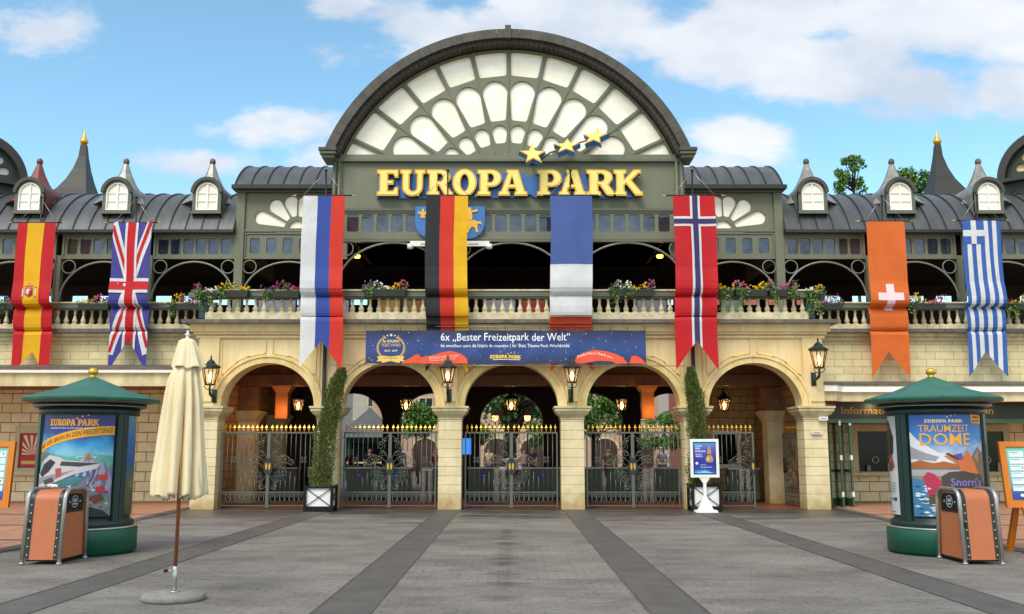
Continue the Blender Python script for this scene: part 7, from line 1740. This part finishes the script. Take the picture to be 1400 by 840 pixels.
# ---- people in the plaza
def person(x, y, rz, lab, shirt, trous, hair, h=1.74, arms=(.12,.12), lean=0):
    t = thing('person', lab, 'person', (x,y,0), rz=rz)
    k = h/1.74; SK = mat('skin','#c48f72',rough=.55,var=.05)
    def skin(name, vs_, es, rs, m_, sub=1, parent=None):
        me = bpy.data.meshes.new(name); me.from_pydata([(a*k,b*k,c*k) for a,b,c in vs_], es, []); o = bpy.data.objects.new(name, me); COL.objects.link(o)
        md = o.modifiers.new('skin','SKIN'); sv = me.skin_vertices[0].data
        for i, r in enumerate(rs): sv[i].radius = (r*k, r*k*(.8 if name in ('shirt','body') and i < 4 else 1))
        sv[0].use_root = True; md.use_smooth_shade = True
        s2 = o.modifiers.new('sub','SUBSURF'); s2.levels = sub; s2.render_levels = sub
        me.materials.append(m_); o.parent = parent or t; return o
    V = [(0,0,.95),(0,.01,1.12),(0,.01,1.32),(0,.0,1.46),(0,-.01,1.53),(0,-.02,1.6),(0,-.02,1.69)]
    Rr = [.13,.12,.14,.07,.05,.085,.075]; E = [(0,1),(1,2),(2,3),(3,4),(4,5),(5,6)]
    def ad(p, r, par): V.append(p); Rr.append(r); E.append((par, len(V)-1)); return len(V)-1
    for s_ in (-1,1):
        a = ad((s_*.1,0,.88), .09, 0); a = ad((s_*.11,-.02,.5), .06, a); a = ad((s_*.11,.02,.12), .04, a); ad((s_*.12,-.1,.05), .04, a)
        b = ad((s_*.18,0,1.42), .055, 2); b = ad((s_*.24,.02,1.15), .042, b); b = ad((s_*.25,-arms[0],.92), .03, b); b = ad((s_*.25,-arms[0]-.03,.84), .03, b)
        for q in range(4): c_ = ad((s_*(.235+.012*q),-arms[0]-.05+.012*q,.8-.005*q), .01, b); ad((s_*(.235+.012*q),-arms[0]-.06+.012*q,.755), .008, c_)
        ad((s_*.22,-arms[0]-.08,.82), .01, b)
    skin('body', V, E, Rr, SK)
    v = [(0,0,.93),(0,.01,1.12),(0,.01,1.32),(0,0,1.43)]; e = [(0,1),(1,2),(2,3)]; r = [.15,.14,.16,.09]
    for s_ in (-1,1):
        n = len(v); v += [(s_*.18,0,1.42),(s_*.235,.02,1.18)]; r += [.07,.06]; e += [(2,n),(n,n+1)]
    skin('shirt', v, e, r, shirt)
    v = [(0,0,.93)]; e = []; r = [.15]
    for s_ in (-1,1):
        n = len(v); v += [(s_*.1,0,.86),(s_*.11,-.02,.5),(s_*.11,.02,.1)]; r += [.1,.075,.062]; e += [(0,n),(n,n+1),(n+1,n+2)]
    skin('trousers', v, e, r, trous)
    skin('hair', [(0,.01,1.65),(0,.01,1.72)], [(0,1)], [.095,.085], hair)
    return t
HB = mat('brown_hair','#2c2018',rough=.8); HG = mat('grey_hair','#8a8580',rough=.8)
def shirt(n, h): return mat('garment_'+n, h, rough=.85, var=.1, scale=8)
person(X(547,640,42),42,pi,'person in a light blue shirt walking away beyond the second arch', shirt('blue','#7f9fd0'), shirt('dark','#2a2d38'), HG, 1.8)
person(X(505,640,44),44,.3,'person in dark clothes standing beside the grey-roofed kiosk', shirt('black','#1f2024'), shirt('dark','#2a2d38'), HB, 1.72)
person(X(594,640,43.5),43.5,.8,'person in a red top at the right edge of the second arch', shirt('red','#a83830'), shirt('denim','#3a4a68'), HB, 1.68)
person(X(650,640,50),50,0,'person in a white top left of the basin in the middle arch', shirt('white','#d8d8d4'), shirt('denim','#3a4a68'), HB, 1.7)
person(X(752,640,43),43,.4,'person in an orange-red jacket at the right edge of the middle arch', shirt('orange','#b8482a'), shirt('dark','#2a2d38'), HB, 1.74)
person(X(905,640,46),46,pi,'person in a grey coat beyond the fourth arch', shirt('grey','#6a6c70'), shirt('dark','#2a2d38'), HB, 1.74)

person(X(668,640,49),49,pi,'person in a beige jacket walking away left of the middle gate lock', shirt('beige','#b8a888'), shirt('denim','#3a4a68'), HB, 1.76)
person(X(716,640,50),50,.6,'person in a pale pink top right of the middle gate lock', shirt('pink','#cf9aa0'), shirt('dark','#2a2d38'), HB, 1.66)
person(X(728,640,52),52,-.4,'person in a navy jacket beside the right small clipped tree', shirt('navy','#26305a'), shirt('dark','#2a2d38'), HG, 1.8)
person(X(480,640,41),41,.2,'person in a dark red jacket at the left edge of the second arch', shirt('dark_red','#6a2428'), shirt('denim','#3a4a68'), HB, 1.7)
person(X(832,640,44),44,0,'person in a green jacket under the leafy tree in the fourth arch', shirt('green','#4a6a48'), shirt('dark','#2a2d38'), HB, 1.73)
# ---- panels and tables behind the balusters
rnd = random.Random(6)
for i, (px0, px1, h, lab) in enumerate(((440,478,'#8a8c90','grey patterned screen behind the balusters left of the second window box'),(352,405,'#7a7f86','grey screen with brown base behind the balusters under the magenta flowers'),(518,548,'#b08a3c','yellow painted screen behind the balusters left of the German flag'),(550,578,'#8a6a3a','dark yellow painted screen just left of the German flag'),(660,705,'#b8c0c0','pale screen behind the balusters right of the German flag'),(712,748,'#9a4030','red topped screen behind the balusters left of the French flag'),(870,912,'#8a9098','slate grey screen behind the balusters left of the Norwegian flag'),(985,1015,'#5a7a68','green screen behind the balusters right of the Norwegian flag'))):
    y = 28.2; a, b = X(px0,417,y), X(px1,417,y); t = thing('terrace_screen', lab, 'screen', ((a+b)/2,y,ZFL), group='low screens behind the central balustrade')
    mb = MB(); mb.box(a,b,y,y+.03,ZFL+.22,ZFL+.86,mat('screen_'+h[1:],h,rough=.7,var=.35,scale=5)); mb.build('screen_cloth', t)
    mb = MB()
    for x in (a,b): mb.box(x-.02,x+.02,y-.02,y+.05,ZFL,ZFL+.9,BLACKI)
    mb.box(a+.02,b-.02,y-.01,y-.001,ZFL+.84,ZFL+.88,BLACKI)
    mb.build('screen_frame', t)
